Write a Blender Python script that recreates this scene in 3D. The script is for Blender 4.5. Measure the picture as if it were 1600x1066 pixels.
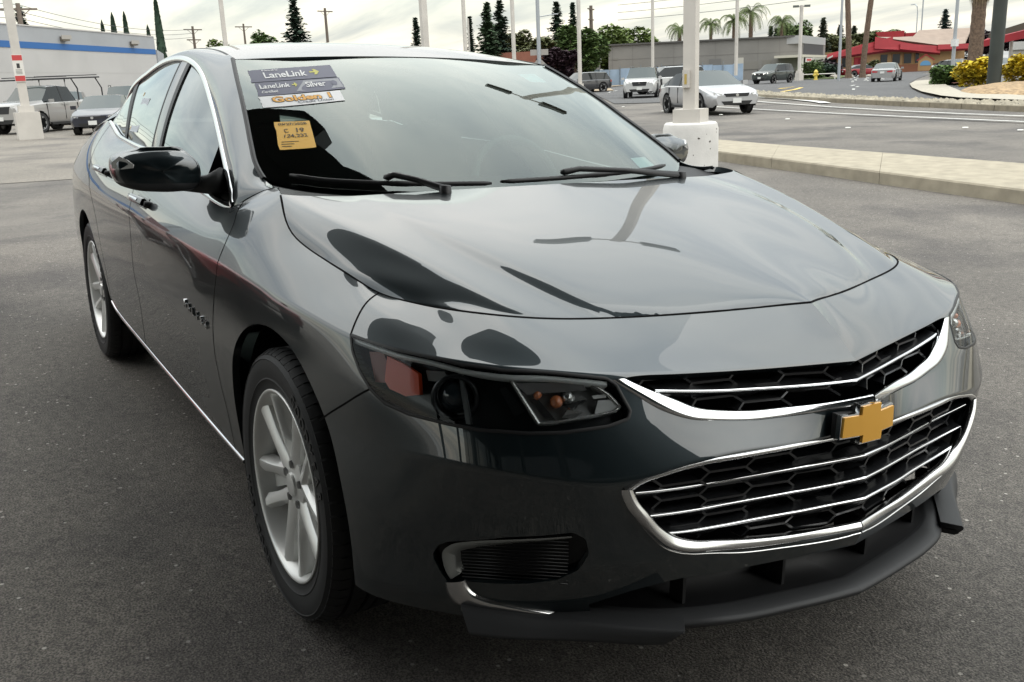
import bpy, bmesh, math, random
import numpy as np
from mathutils import Vector, Matrix, Quaternion

# ------------------------------------------------------------------ scene, camera, sky, sun
scene = bpy.context.scene
for o in list(bpy.data.objects): bpy.data.objects.remove(o)
scene.render.engine = 'CYCLES'
scene.render.resolution_x, scene.render.resolution_y = 1024, 682
COL = scene.collection
rad = math.radians

# the sedan stands on a lot that falls about 2.5 degrees towards the road
CAR_TO_WORLD = Matrix(((0.99995, -0.00021, 0.00995, 0), (-0.00021, 0.99907, 0.04305, 0), (-0.00995, -0.04305, 0.99902, 0), (0, 0, 0, 1)))
CAM_POS = Vector((2.14004, -1.49888, 1.30211))
CAM_F = Vector((-0.82842536, 0.49418508, -0.26361435))
CAM_R = Vector((0.52155472, 0.85221188, -0.04141946))
CAM_U = Vector((-0.20418641, 0.17180224, 0.9637385))
cam = bpy.data.objects.new('camera', bpy.data.cameras.new('camera'))
COL.objects.link(cam)
m3 = Matrix((CAM_R, CAM_U, -CAM_F)).transposed()
cam.matrix_world = Matrix.Translation(CAM_POS) @ m3.to_4x4()
cam.data.sensor_width = 36; cam.data.lens = 33.37
cam.data.clip_end = 3000; cam.data.clip_start = .05
scene.camera = cam

SUN_EL, SUN_AZ = rad(50), rad(60)
ZEN = 2.9     # overcast sky: the zenith is brighter than the horizon
world = bpy.data.worlds.new('World'); scene.world = world; world.use_nodes = True
def build_world():
    nt = world.node_tree; nt.nodes.clear(); N, L = nt.nodes.new, nt.links.new
    out = N('ShaderNodeOutputWorld'); bg = N('ShaderNodeBackground'); bg.inputs[1].default_value = 1.0
    sky = N('ShaderNodeTexSky'); sky.sky_type = 'NISHITA'; sky.sun_disc = False
    sky.sun_elevation = SUN_EL; sky.sun_rotation = SUN_AZ; sky.air_density = 1.2; sky.dust_density = 3
    sk = N('ShaderNodeVectorMath'); sk.operation = 'SCALE'; sk.inputs[3].default_value = .08
    L(sky.outputs[0], sk.inputs[0])
    tc = N('ShaderNodeTexCoord'); sep = N('ShaderNodeSeparateXYZ'); L(tc.outputs['Generated'], sep.inputs[0])
    # cloud deck: direction projected on a plane overhead, so that streaks converge at the horizon
    zc = N('ShaderNodeMath'); zc.operation = 'MAXIMUM'; zc.inputs[1].default_value = 0.0; L(sep.outputs[2], zc.inputs[0])
    za = N('ShaderNodeMath'); za.operation = 'ADD'; za.inputs[1].default_value = .10; L(zc.outputs[0], za.inputs[0])
    dx = N('ShaderNodeMath'); dx.operation = 'DIVIDE'; L(sep.outputs[0], dx.inputs[0]); L(za.outputs[0], dx.inputs[1])
    dy = N('ShaderNodeMath'); dy.operation = 'DIVIDE'; L(sep.outputs[1], dy.inputs[0]); L(za.outputs[0], dy.inputs[1])
    cm = N('ShaderNodeCombineXYZ'); L(dx.outputs[0], cm.inputs[0]); L(dy.outputs[0], cm.inputs[1])
    mp = N('ShaderNodeMapping'); mp.inputs['Rotation'].default_value = (0, 0, rad(28)); mp.inputs['Scale'].default_value = (.45, 1.5, 1)
    L(cm.outputs[0], mp.inputs[0])
    n1 = N('ShaderNodeTexNoise'); n1.inputs['Scale'].default_value = .9; n1.inputs['Detail'].default_value = 7; n1.inputs['Roughness'].default_value = .55; n1.inputs['Distortion'].default_value = .5
    L(mp.outputs[0], n1.inputs['Vector'])
    cr = N('ShaderNodeValToRGB'); e = cr.color_ramp.elements
    e[0].position = .34; e[0].color = (.46, .51, .55, 1); e[1].position = .66; e[1].color = (.95, .93, .88, 1)
    m = e.new(.5); m.color = (.70, .73, .72, 1)
    L(n1.outputs[0], cr.inputs[0])
    # warm band low over the horizon
    wr = N('ShaderNodeValToRGB'); w = wr.color_ramp.elements
    w[0].position = 0; w[0].color = (.90, .90, .89, 1); w[1].position = .22; w[1].color = (1, 1, 1, 1)
    a = w.new(.035); a.color = (1.12, 1.05, .94, 1); b = w.new(.075); b.color = (1.18, 1.14, 1.0, 1); b = w.new(.13); b.color = (1.08, 1.14, 1.07, 1)
    L(sep.outputs[2], wr.inputs[0])
    mu = N('ShaderNodeMix'); mu.data_type = 'RGBA'; mu.blend_type = 'MULTIPLY'; mu.inputs[0].default_value = 1
    L(cr.outputs[0], mu.inputs[6]); L(wr.outputs[0], mu.inputs[7])
    gr = N('ShaderNodeMath'); gr.operation = 'MULTIPLY_ADD'; gr.inputs[1].default_value = ZEN; gr.inputs[2].default_value = 1.0; pw = N('ShaderNodeMath'); pw.operation = 'POWER'; pw.inputs[1].default_value = 1.6; L(zc.outputs[0], pw.inputs[0]); L(pw.outputs[0], gr.inputs[0])
    ov = N('ShaderNodeVectorMath'); ov.operation = 'SCALE'; L(mu.outputs[2], ov.inputs[0]); L(gr.outputs[0], ov.inputs[3])
    mx = N('ShaderNodeMix'); mx.data_type = 'RGBA'; mx.inputs[0].default_value = .88
    L(sk.outputs[0], mx.inputs[6]); L(ov.outputs[0], mx.inputs[7])
    L(mx.outputs[2], bg.inputs[0]); L(bg.outputs[0], out.inputs[0])
build_world()
sun = bpy.data.objects.new('sun', bpy.data.lights.new('sun', 'SUN')); COL.objects.link(sun)
sun.data.energy = .9; sun.data.angle = rad(90); sun.data.color = (1, .95, .87)
sun.rotation_euler = Vector((math.cos(SUN_EL) * math.sin(SUN_AZ), math.cos(SUN_EL) * math.cos(SUN_AZ), math.sin(SUN_EL))).to_track_quat('Z', 'Y').to_euler()
vs = scene.view_settings
vs.view_transform = 'Standard'; vs.look = 'None'; vs.gamma = 1; vs.exposure = .42
try: vs.use_curve_mapping = False
except Exception: pass

# ------------------------------------------------------------------ materials
MATS = {}
def nodes(m): return m.node_tree.nodes, m.node_tree.links
def mat(name, col, rough=.5, metal=0, coat=0, coat_rough=.03, spec=.5, emis=None, est=0, trans=0, ior=1.45):
    if name in MATS: return MATS[name]
    m = bpy.data.materials.new(name); m.use_nodes = True
    b = m.node_tree.nodes['Principled BSDF']
    b.inputs['Base Color'].default_value = (*col, 1); b.inputs['Roughness'].default_value = rough
    b.inputs['Metallic'].default_value = metal; b.inputs['Coat Weight'].default_value = coat
    b.inputs['Coat Roughness'].default_value = coat_rough; b.inputs['Specular IOR Level'].default_value = spec
    b.inputs['Transmission Weight'].default_value = trans; b.inputs['IOR'].default_value = ior
    if emis: b.inputs['Emission Color'].default_value = (*emis, 1); b.inputs['Emission Strength'].default_value = est
    MATS[name] = m; return m
def vary(m, scale=5, amt=.3, bump=0, bscale=None, rough=0, detail=5, stretch=(1, 1, 1), coord='Object'):
    """break the base colour (and relief) up with noise"""
    if m.get('varied'): return m
    m['varied'] = 1; n, l = nodes(m); b = n['Principled BSDF']; base = b.inputs['Base Color'].default_value[:]
    tc = n.new('ShaderNodeTexCoord'); mp = n.new('ShaderNodeMapping'); mp.inputs['Scale'].default_value = stretch
    l.new(tc.outputs[coord], mp.inputs[0])
    t = n.new('ShaderNodeTexNoise'); t.inputs['Scale'].default_value = scale; t.inputs['Detail'].default_value = detail
    l.new(mp.outputs[0], t.inputs['Vector'])
    r = n.new('ShaderNodeValToRGB'); e = r.color_ramp.elements
    e[0].position = .3; e[1].position = .7
    e[0].color = (*[c * (1 - amt) for c in base[:3]], 1); e[1].color = (*[min(1, c * (1 + amt)) for c in base[:3]], 1)
    l.new(t.outputs[0], r.inputs[0]); l.new(r.outputs[0], b.inputs['Base Color'])
    if bump:
        t2 = n.new('ShaderNodeTexNoise'); t2.inputs['Scale'].default_value = bscale or scale * 4; t2.inputs['Detail'].default_value = 4
        l.new(mp.outputs[0], t2.inputs['Vector'])
        bp = n.new('ShaderNodeBump'); bp.inputs['Strength'].default_value = bump; bp.inputs['Distance'].default_value = .01
        l.new(t2.outputs[0], bp.inputs['Height']); l.new(bp.outputs[0], b.inputs['Normal'])
    return m
def clear_glass(name, tint, ior=1.5, refl=1.0, gloss_col=(1, 1, 1)):
    """thin pane: see-through with mirror reflections that grow towards grazing angles"""
    if name in MATS: return MATS[name]
    m = bpy.data.materials.new(name); m.use_nodes = True; n, l = nodes(m); n.clear()
    o = n.new('ShaderNodeOutputMaterial'); mx = n.new('ShaderNodeMixShader'); fr = n.new('ShaderNodeFresnel'); fr.inputs[0].default_value = ior
    tr = n.new('ShaderNodeBsdfTransparent'); tr.inputs[0].default_value = (*tint, 1)
    gl = n.new('ShaderNodeBsdfGlossy'); gl.inputs['Roughness'].default_value = .0; gl.inputs[0].default_value = (*gloss_col, 1)
    k = n.new('ShaderNodeMath'); k.operation = 'MULTIPLY'; k.inputs[1].default_value = refl; k.use_clamp = True
    l.new(fr.outputs[0], k.inputs[0]); l.new(k.outputs[0], mx.inputs[0]); l.new(tr.outputs[0], mx.inputs[1]); l.new(gl.outputs[0], mx.inputs[2])
    l.new(mx.outputs[0], o.inputs[0]); MATS[name] = m; return m

PAINT = mat('graphite_paint', (.014, .023, .027), .34, .6, 1, .006); PAINT.node_tree.nodes['Principled BSDF'].inputs['Coat IOR'].default_value = 1.78
BLACK = mat('black_plastic', (.012, .012, .013), .45)
SATIN = mat('textured_black_plastic', (.030, .031, .033), .55)
GLOSSB = mat('gloss_black', (.006, .006, .007), .06, 0, .5)
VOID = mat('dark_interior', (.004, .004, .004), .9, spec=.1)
CHROME = mat('chrome', (.83, .84, .85), .10, 1)
BRUSH = mat('satin_chrome', (.72, .72, .72), .2, 1)
RUBBER = mat('tyre_rubber', (.020, .020, .021), .62)
ALLOY = mat('alloy_silver', (.82, .82, .80), .38, .45, .4, .08)
GOLD = mat('gold_emblem', (.80, .42, .06), .42, .35, .3)
AMBER = mat('amber_reflector', (.80, .085, .012), .3, 0, .3)
LENS = clear_glass('lamp_lens', (.92, .95, .97), 1.38, .6)
WSG = clear_glass('windscreen_glass', (.52, .66, .60), 1.5, 1.75, (.84, .90, .87))
SIDEG = clear_glass('tinted_side_glass', (.10, .12, .12), 1.5, 1.7, (.90, .95, .95))

# ------------------------------------------------------------------ object helpers
def tagp(o, label=None, cat=None, group=None, kind=None):
    if label: o['label'] = label
    if cat: o['category'] = cat
    if group: o['group'] = group
    if kind: o['kind'] = kind
    return o
def link(name, me, parent=None, loc=None):
    o = bpy.data.objects.new(name, me); COL.objects.link(o)
    if parent is not None: o.parent = parent
    if loc is not None: o.location = loc
    return o
def empty(name, loc=(0, 0, 0), rz=0, **k):
    o = link(name, None, None, loc); o.rotation_euler = (0, 0, rz); o.empty_display_size = .2
    return tagp(o, **k)
def mesh(name, V, F, m=None, smooth=True, normals=None, angle=None):
    me = bpy.data.meshes.new(name)
    me.from_pydata([tuple(map(float, v)) for v in V], [], [tuple(int(i) for i in f) for f in F]); me.validate(); me.update()
    if m: me.materials.append(m)
    if smooth:
        me.polygons.foreach_set('use_smooth', [True] * len(me.polygons))
        if angle: me.set_sharp_from_angle(angle=rad(angle))
    if normals is not None and len(me.vertices) == len(normals):
        me.normals_split_custom_set_from_vertices([tuple(map(float, n)) for n in normals])
    return me
class MB:
    """collects simple solids and links them as ONE mesh object"""
    def __init__(s): s.v = []; s.f = []
    def add(s, V, F):
        k = len(s.v); s.v += [tuple(v) for v in V]; s.f += [tuple(i + k for i in f) for f in F]; return s
    def box(s, x0, x1, y0, y1, z0, z1, M=None):
        V = [Vector((x, y, z)) for x in (x0, x1) for y in (y0, y1) for z in (z0, z1)]
        if M: V = [M @ v for v in V]
        return s.add(V, [(0, 1, 3, 2), (4, 6, 7, 5), (0, 4, 5, 1), (2, 3, 7, 6), (0, 2, 6, 4), (1, 5, 7, 3)])
    def prism(s, pts, ax, d0, d1):
        """outline pts (2D) extruded along axis ax between d0 and d1"""
        def P(p, d): q = list(p); q.insert(ax, d); return tuple(q)
        n = len(pts); V = [P(p, d0) for p in pts] + [P(p, d1) for p in pts]
        F = [tuple(range(n)), tuple(range(2 * n - 1, n - 1, -1))] + [(i, (i + 1) % n + 0, (i + 1) % n + n, i + n) for i in range(n)]
        return s.add(V, F)
    def tube(s, path, r, n=8, cap=True):
        path = [Vector(p) for p in path]; rr = r if hasattr(r, '__len__') else [r] * len(path)
        k = len(s.v); up = Vector((0, 0, 1))
        for i, p in enumerate(path):
            t = (path[min(i + 1, len(path) - 1)] - path[max(i - 1, 0)]).normalized()
            a = t.cross(up if abs(t.z) < .95 else Vector((1, 0, 0))).normalized(); b = t.cross(a)
            for j in range(n):
                q = 2 * math.pi * j / n; s.v.append(tuple(p + (a * math.cos(q) + b * math.sin(q)) * rr[i]))
        for i in range(len(path) - 1):
            for j in range(n):
                s.f.append((k + i * n + j, k + i * n + (j + 1) % n, k + (i + 1) * n + (j + 1) % n, k + (i + 1) * n + j))
        if cap:
            s.f.append(tuple(k + j for j in range(n))[::-1]); s.f.append(tuple(k + (len(path) - 1) * n + j for j in range(n)))
        return s
    def lathe(s, prof, n=32, axis='z', c=(0, 0, 0), close=False):
        """prof: (radius, height)"""
        k = len(s.v)
        for (r, h) in prof:
            for j in range(n):
                q = 2 * math.pi * j / n; a, b = r * math.cos(q), r * math.sin(q)
                p = (a, b, h) if axis == 'z' else ((a, h, b) if axis == 'y' else (h, a, b))
                s.v.append((p[0] + c[0], p[1] + c[1], p[2] + c[2]))
        for i in range(len(prof) - (0 if close else 1)):
            i2 = (i + 1) % len(prof)
            for j in range(n): s.f.append((k + i * n + j, k + i * n + (j + 1) % n, k + i2 * n + (j + 1) % n, k + i2 * n + j))
        return s
    def me(s, name, m, smooth=False, angle=35):
        me = mesh(name, s.v, s.f, m, True, None, angle if not smooth else None)
        bm = bmesh.new(); bm.from_mesh(me); bmesh.ops.recalc_face_normals(bm, faces=bm.faces); bm.to_mesh(me); bm.free()
        return me
    def obj(s, name, m, parent=None, loc=None, smooth=False, angle=35):
        return link(name, s.me(name, m, smooth, angle), parent, loc)

import numpy as np
# ---------- smooth surface through feature curves ----------
def hermite(P, u, crease=None):
    """P (n,...,3) control rows, u index parameters; crease (n,...) weights 0..1"""
    P = np.asarray(P, float); n = len(P)
    D = P[1:] - P[:-1]; L = np.maximum(np.linalg.norm(D, axis=-1), 1e-6)
    S = D / L[..., None]
    T = np.zeros_like(P)
    a = L[1:] / (L[1:] + L[:-1])
    T[1:-1] = S[:-1] * a[..., None] + S[1:] * (1 - a)[..., None]
    if n > 2:
        T[0] = 2 * S[0] - T[1]; T[-1] = 2 * S[-1] - T[-2]
    else:
        T[0] = S[0]; T[-1] = S[-1]
    TL, TR = T.copy(), T.copy()          # tangent arriving at / leaving a row
    if crease is not None:
        c = np.asarray(crease, float)
        c = c.reshape(c.shape + (1,) * (P.ndim - 1 - c.ndim)) if c.ndim < P.ndim - 1 else c
        c = np.broadcast_to(c, P.shape[:-1])[..., None]
        TL[1:-1] = T[1:-1] * (1 - c[1:-1]) + S[:-1] * c[1:-1]
        TR[1:-1] = T[1:-1] * (1 - c[1:-1]) + S[1:] * c[1:-1]
    i = np.clip(np.floor(u).astype(int), 0, n - 2); t = u - i
    sh = (len(u),) + (1,) * (P.ndim - 1)
    t = t.reshape(sh); t2 = t * t; t3 = t2 * t
    Li = L[i][..., None] if P.ndim > 1 else L[i]
    return ((2*t3-3*t2+1)*P[i] + (t3-2*t2+t)*Li*TR[i] + (-2*t3+3*t2)*P[i+1] + (t3-t2)*Li*TL[i+1])
def dense(pts, n=1200):
    return hermite(np.array(pts, float), np.linspace(0, len(pts) - 1, n))
def arc(c):
    return np.r_[0, np.cumsum(np.linalg.norm(np.diff(c, axis=0), axis=1))]
def at_frac(c, f):
    s = arc(c); return np.stack([np.interp(np.asarray(f) * s[-1], s, c[:, k]) for k in range(3)], 1)

ROWS = [
 # row 0: lower edge
 [(.90,0,.28),(.88,.12,.28),(.86,.25,.28),(.84,.36,.27),(.815,.44,.265),(.775,.53,.26),(.73,.61,.255),(.685,.68,.25),(.625,.745,.248),(.54,.815,.247),(.44,.875,.246),(.33,.885,.245),(.2,.87,.24),(0,.865,.24),(-.42,.865,.215),(-1.25,.865,.222),(-2.2,.87,.25),(-2.45,.87,.26),(-2.83,.87,.27),(-3.2,.86,.28),(-3.5,.83,.3),(-3.8,.75,.32),(-3.9,.5,.32),(-3.95,0,.32)],
 # row 1: rocker strip line
 [(.945,0,.33),(.925,.12,.33),(.90,.25,.33),(.875,.36,.33),(.85,.44,.325),(.81,.53,.315),(.76,.61,.305),(.71,.68,.30),(.645,.75,.295),(.55,.825,.29),(.44,.882,.29),(.33,.893,.295),(.2,.885,.29),(0,.888,.275),(-.42,.885,.253),(-1.4,.885,.272),(-2.0,.89,.298),(-2.3,.895,.318),(-2.83,.90,.33),(-3.2,.89,.33),(-3.5,.86,.34),(-3.8,.78,.36),(-3.93,.5,.36),(-3.98,0,.36)],
 # row 2
 [(.970,0,.385),(.945,.12,.385),(.92,.22,.387),(.897,.34,.400),(.875,.44,.405),(.835,.53,.395),(.79,.61,.385),(.735,.68,.375),(.66,.755,.37),(.55,.828,.365),(.44,.885,.36),(.33,.900,.365),(.2,.897,.37),(0,.90,.37),(-.45,.898,.36),(-1.25,.896,.36),(-2.45,.905,.37),(-2.83,.91,.37),(-3.2,.9,.37),(-3.5,.87,.38),(-3.8,.8,.4),(-3.95,.55,.4),(-4.0,0,.4)],
 # row 3
 [(.968,0,.50),(.945,.12,.495),(.915,.25,.485),(.885,.38,.48),(.868,.48,.48),(.835,.55,.48),(.795,.62,.48),(.745,.69,.48),(.67,.76,.48),(.56,.835,.475),(.44,.884,.47),(.33,.905,.48),(.2,.906,.49),(0,.915,.5),(-.45,.915,.50),(-1.25,.912,.50),(-2.45,.918,.50),(-2.83,.92,.5),(-3.2,.905,.5),(-3.5,.885,.5),(-3.8,.82,.5),(-4.0,.55,.5),(-4.05,0,.5)],
 # row 4: bumper crease
 [(.953,0,.603),(.935,.12,.600),(.922,.24,.602),(.895,.36,.597),(.868,.48,.580),(.855,.53,.568),(.815,.61,.575),(.765,.69,.585),(.70,.755,.593),(.585,.825,.594),(.46,.868,.590),(.33,.895,.60),(.2,.912,.615),(0,.923,.62),(-.45,.927,.62),(-1.25,.928,.62),(-2.45,.930,.63),(-2.83,.928,.64),(-3.2,.915,.64),(-3.5,.89,.64),(-3.8,.82,.64),(-4.0,.55,.64),(-4.05,0,.64)],
 # row 5
 [(.967,0,.665),(.915,.12,.655),(.883,.25,.650),(.852,.38,.660),(.82,.50,.668),(.785,.60,.665),(.735,.69,.662),(.665,.76,.668),(.55,.825,.680),(.459,.865,.700),(.35,.885,.705),(.2,.902,.715),(0,.917,.72),(-.25,.925,.722),(-.45,.927,.724),(-1.25,.929,.725),(-2.45,.930,.73),(-2.83,.926,.75),(-3.2,.91,.76),(-3.5,.885,.76),(-3.8,.80,.76),(-3.97,.55,.76),(-4.02,0,.76)],
 # row 6: bumper top crease, headlight top, shoulder line
 [(.917,0,.740),(.877,.124,.738),(.838,.254,.738),(.808,.377,.743),(.775,.50,.751),(.715,.62,.760),(.66,.71,.770),(.60,.765,.776),(.501,.82,.781),(.436,.845,.785),(.371,.862,.788),(.25,.882,.80),(.1,.898,.81),(-.05,.907,.818),(-.25,.917,.823),(-.45,.921,.828),(-.85,.925,.832),(-1.25,.926,.836),(-1.66,.926,.84),(-2.1,.927,.85),(-2.45,.927,.86),(-2.83,.923,.87),(-3.2,.90,.88),(-3.5,.87,.89),(-3.75,.80,.9),(-3.92,.60,.9),(-3.98,0,.9)],
 # row 7
 [(.857,0,.792),(.811,.12,.786),(.768,.25,.784),(.723,.37,.785),(.688,.5,.790),(.635,.61,.801),(.565,.69,.807),(.49,.74,.812),(.40,.79,.820),(.30,.818,.83),(.2,.838,.84),(.05,.858,.863),(-.1,.872,.885),(-.25,.880,.905),(-.42,.887,.905),(-.56,.888,.90),(-.85,.888,.905),(-1.25,.883,.92),(-1.66,.88,.935),(-2.1,.875,.95),(-2.45,.87,.97),(-2.83,.86,.985),(-3.2,.84,.99),(-3.5,.81,.99),(-3.75,.75,.99),(-3.9,.5,.99),(-3.96,0,.99)],
 # row 8: hood shut line, cowl corner, belt line
 [(.791,0,.838),(.738,.12,.829),(.691,.249,.824),(.644,.352,.819),(.611,.441,.820),(.588,.516,.825),(.565,.585,.832),(.52,.64,.836),(.44,.69,.838),(.37,.725,.842),(.279,.755,.848),(.187,.78,.872),(.046,.80,.899),(-.053,.812,.920),(-.13,.818,.945),(-.19,.812,.975),(-.225,.80,1.0),(-.26,.785,1.02),(-.35,.765,1.022),(-.43,.77,1.012),(-.50,.80,.985),(-.565,.825,.955),(-.70,.83,.958),(-.855,.83,.972),(-1.25,.82,1.008),(-1.558,.81,1.04),(-2.2,.79,1.062),(-2.756,.76,1.095),(-2.93,.745,1.13),(-3.2,.73,1.13),(-3.5,.70,1.11),(-3.8,.62,1.08),(-3.9,.4,1.07),(-3.93,0,1.07)],
]
WG = [0,.06,.12,.18,.24,.31,.38,.44,.50,.56,.62,.68]
NB = 9
XG = [0,-.12,-.25,-.36,-.46,-.56,-.70,-.85,-1.05,-1.25,-1.45,-1.66,-1.9,-2.1,-2.3,-2.45,-2.64,-2.83,-3.0,-3.2,-3.5]
def stations(row):
    c = dense(row)
    k = np.argmax(c[:, 1] >= WG[-1])
    A = np.stack([np.interp(WG, c[:k+1, 1], c[:k+1, j]) for j in range(3)], 1)
    c2 = c[k:]; k2 = np.argmax(c2[:, 0] <= 0)
    B = at_frac(c2[:k2+1], np.linspace(0, 1, NB + 1))[1:-1]
    c3 = c2[k2-1:]; k3 = np.argmax(c3[:, 0] <= XG[-1]) + 1
    x = c3[:k3+1, 0]; o = np.argsort(-x)
    C = np.stack([np.interp(-np.array(XG), -x[o], c3[:k3+1, j][o]) for j in range(3)], 1)
    Dd = at_frac(c3[k3:], np.linspace(0, 1, 7))[1:]
    return np.vstack([A, B, C, Dd])
RING = np.stack([stations(r) for r in ROWS])           # (9, ns, 3)  x,w,z
for _r, _d in ((8, 5), (7, 5), (6, 5), (5, 6), (4, 6), (3, 5), (2, 5)):      # fair the nose curves
    _n = len(WG) + 1; _w = RING[_r, :_n, 1]
    for _c in (0, 2):
        _f = np.polyval(np.polyfit(_w, RING[_r, :_n, _c], _d), _w); _k = np.linspace(0, 1, _n); _b = np.clip((1 - _k) * 4, 0, 1)
        RING[_r, :_n, _c] = RING[_r, :_n, _c] * (1 - _b) + _f * _b
RING[:, :, 1] *= -1                                     # right side of the car: y < 0
NS = RING.shape[1]
def grid(rows, ss, ts, crease=None):
    """rows (nr,ns,3) -> (len(ts), len(ss), 3)"""
    rows = np.asarray(rows, float)
    R = np.stack([hermite(r, ss) for r in rows])
    cr = None
    if crease is not None:
        cr = np.stack([np.interp(ss, np.arange(rows.shape[1]), c) for c in crease])
    return hermite(R, ts, cr)
iB = len(WG) - 1; iC = iB + NB                           # station index of x = 0
def ring_crease():
    cr = np.zeros((9, NS)); s = np.arange(NS)
    cr[6] = np.clip((iC + 2 - s) / 8, 0, 1)
    cr[6] = np.maximum(cr[6], np.where(s > iC, .6, 0))
    cr[4] = np.clip((iC - 1 - s) / 5, 0, 1)
    cr[2] = np.where(s < iB, .5, 0); cr[5] = np.where(s < iB-2, .6, 0)
    cr[1] = .7
    return cr

def relax(G, n, ax):
    """even out curvature along one grid direction, end rows fixed"""
    G = G.copy()
    for _ in range(n):
        if ax == 1: G[:, 1:-1] += .5 * ((G[:, :-2] + G[:, 2:]) / 2 - G[:, 1:-1])
        else: G[1:-1] += .5 * ((G[:-2] + G[2:]) / 2 - G[1:-1])
    return G

# ------------------------------------------------------------------ sedan: panels cut from one smooth surface
FS, FT = 14, 10
RS = np.linspace(0, NS - 1, (NS - 1) * FS + 1); RT = np.linspace(0, 8, 8 * FT + 1)
RG = relax(grid(RING, RS, RT, ring_crease()), 50, 1)
def normals_of(G, flip=False):
    n = np.cross(np.gradient(G, axis=0), np.gradient(G, axis=1)); n /= np.linalg.norm(n, axis=2, keepdims=True) + 1e-12
    return -n if flip else n
RN = normals_of(RG)
if RN[FT * 4, int(NS * .6 * FS), 1] > 0: RN = -RN
def ring_at(s, t):
    s = np.clip(np.asarray(s, float) * FS, 0, RG.shape[1] - 1.001); t = np.clip(np.asarray(t, float) * FT, 0, RG.shape[0] - 1.001)
    i, j = s.astype(int), t.astype(int); a, b = (s - i)[..., None], (t - j)[..., None]
    f = lambda A: (A[j, i] * (1-a) * (1-b) + A[j, i+1] * a * (1-b) + A[j+1, i] * (1-a) * b + A[j+1, i+1] * a * b)
    n = f(RN); return f(RG), n / (np.linalg.norm(n, axis=-1, keepdims=True) + 1e-12)
_flat = RG.reshape(-1, 3); _nc = RG.shape[1]
def to_st(P):
    out = []
    for p in np.atleast_2d(np.asarray(P, float)):
        k = np.argmin(((_flat - p) ** 2).sum(1)); i, j = k % _nc, k // _nc
        i1, j1 = min(i + 1, _nc - 1), min(j + 1, RG.shape[0] - 1); i0, j0 = max(i - 1, 0), max(j - 1, 0)
        ds = (RG[j, i1] - RG[j, i0]) / max(i1 - i0, 1); dt = (RG[j1, i] - RG[j0, i]) / max(j1 - j0, 1)
        A = np.stack([ds, dt], 1); x, *_ = np.linalg.lstsq(A, p - RG[j, i], rcond=None); x = np.clip(x, -1, 1)
        out.append(((i + x[0]) / FS, (j + x[1]) / FT))
    return np.array(out)
def R3(pts): return np.array([(x, -w, z) for x, w, z in pts], float)      # (x, |y|, z) -> right side
def curve3(pts, n=60, smooth=True):
    p = np.array(pts, float)
    d = hermite(p, np.linspace(0, len(p) - 1, 400)) if smooth else np.concatenate([p[i] + (p[i+1]-p[i]) * np.linspace(0, 1, 40)[:, None] for i in range(len(p)-1)])
    return at_frac(d, np.linspace(0, 1, n))

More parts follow.
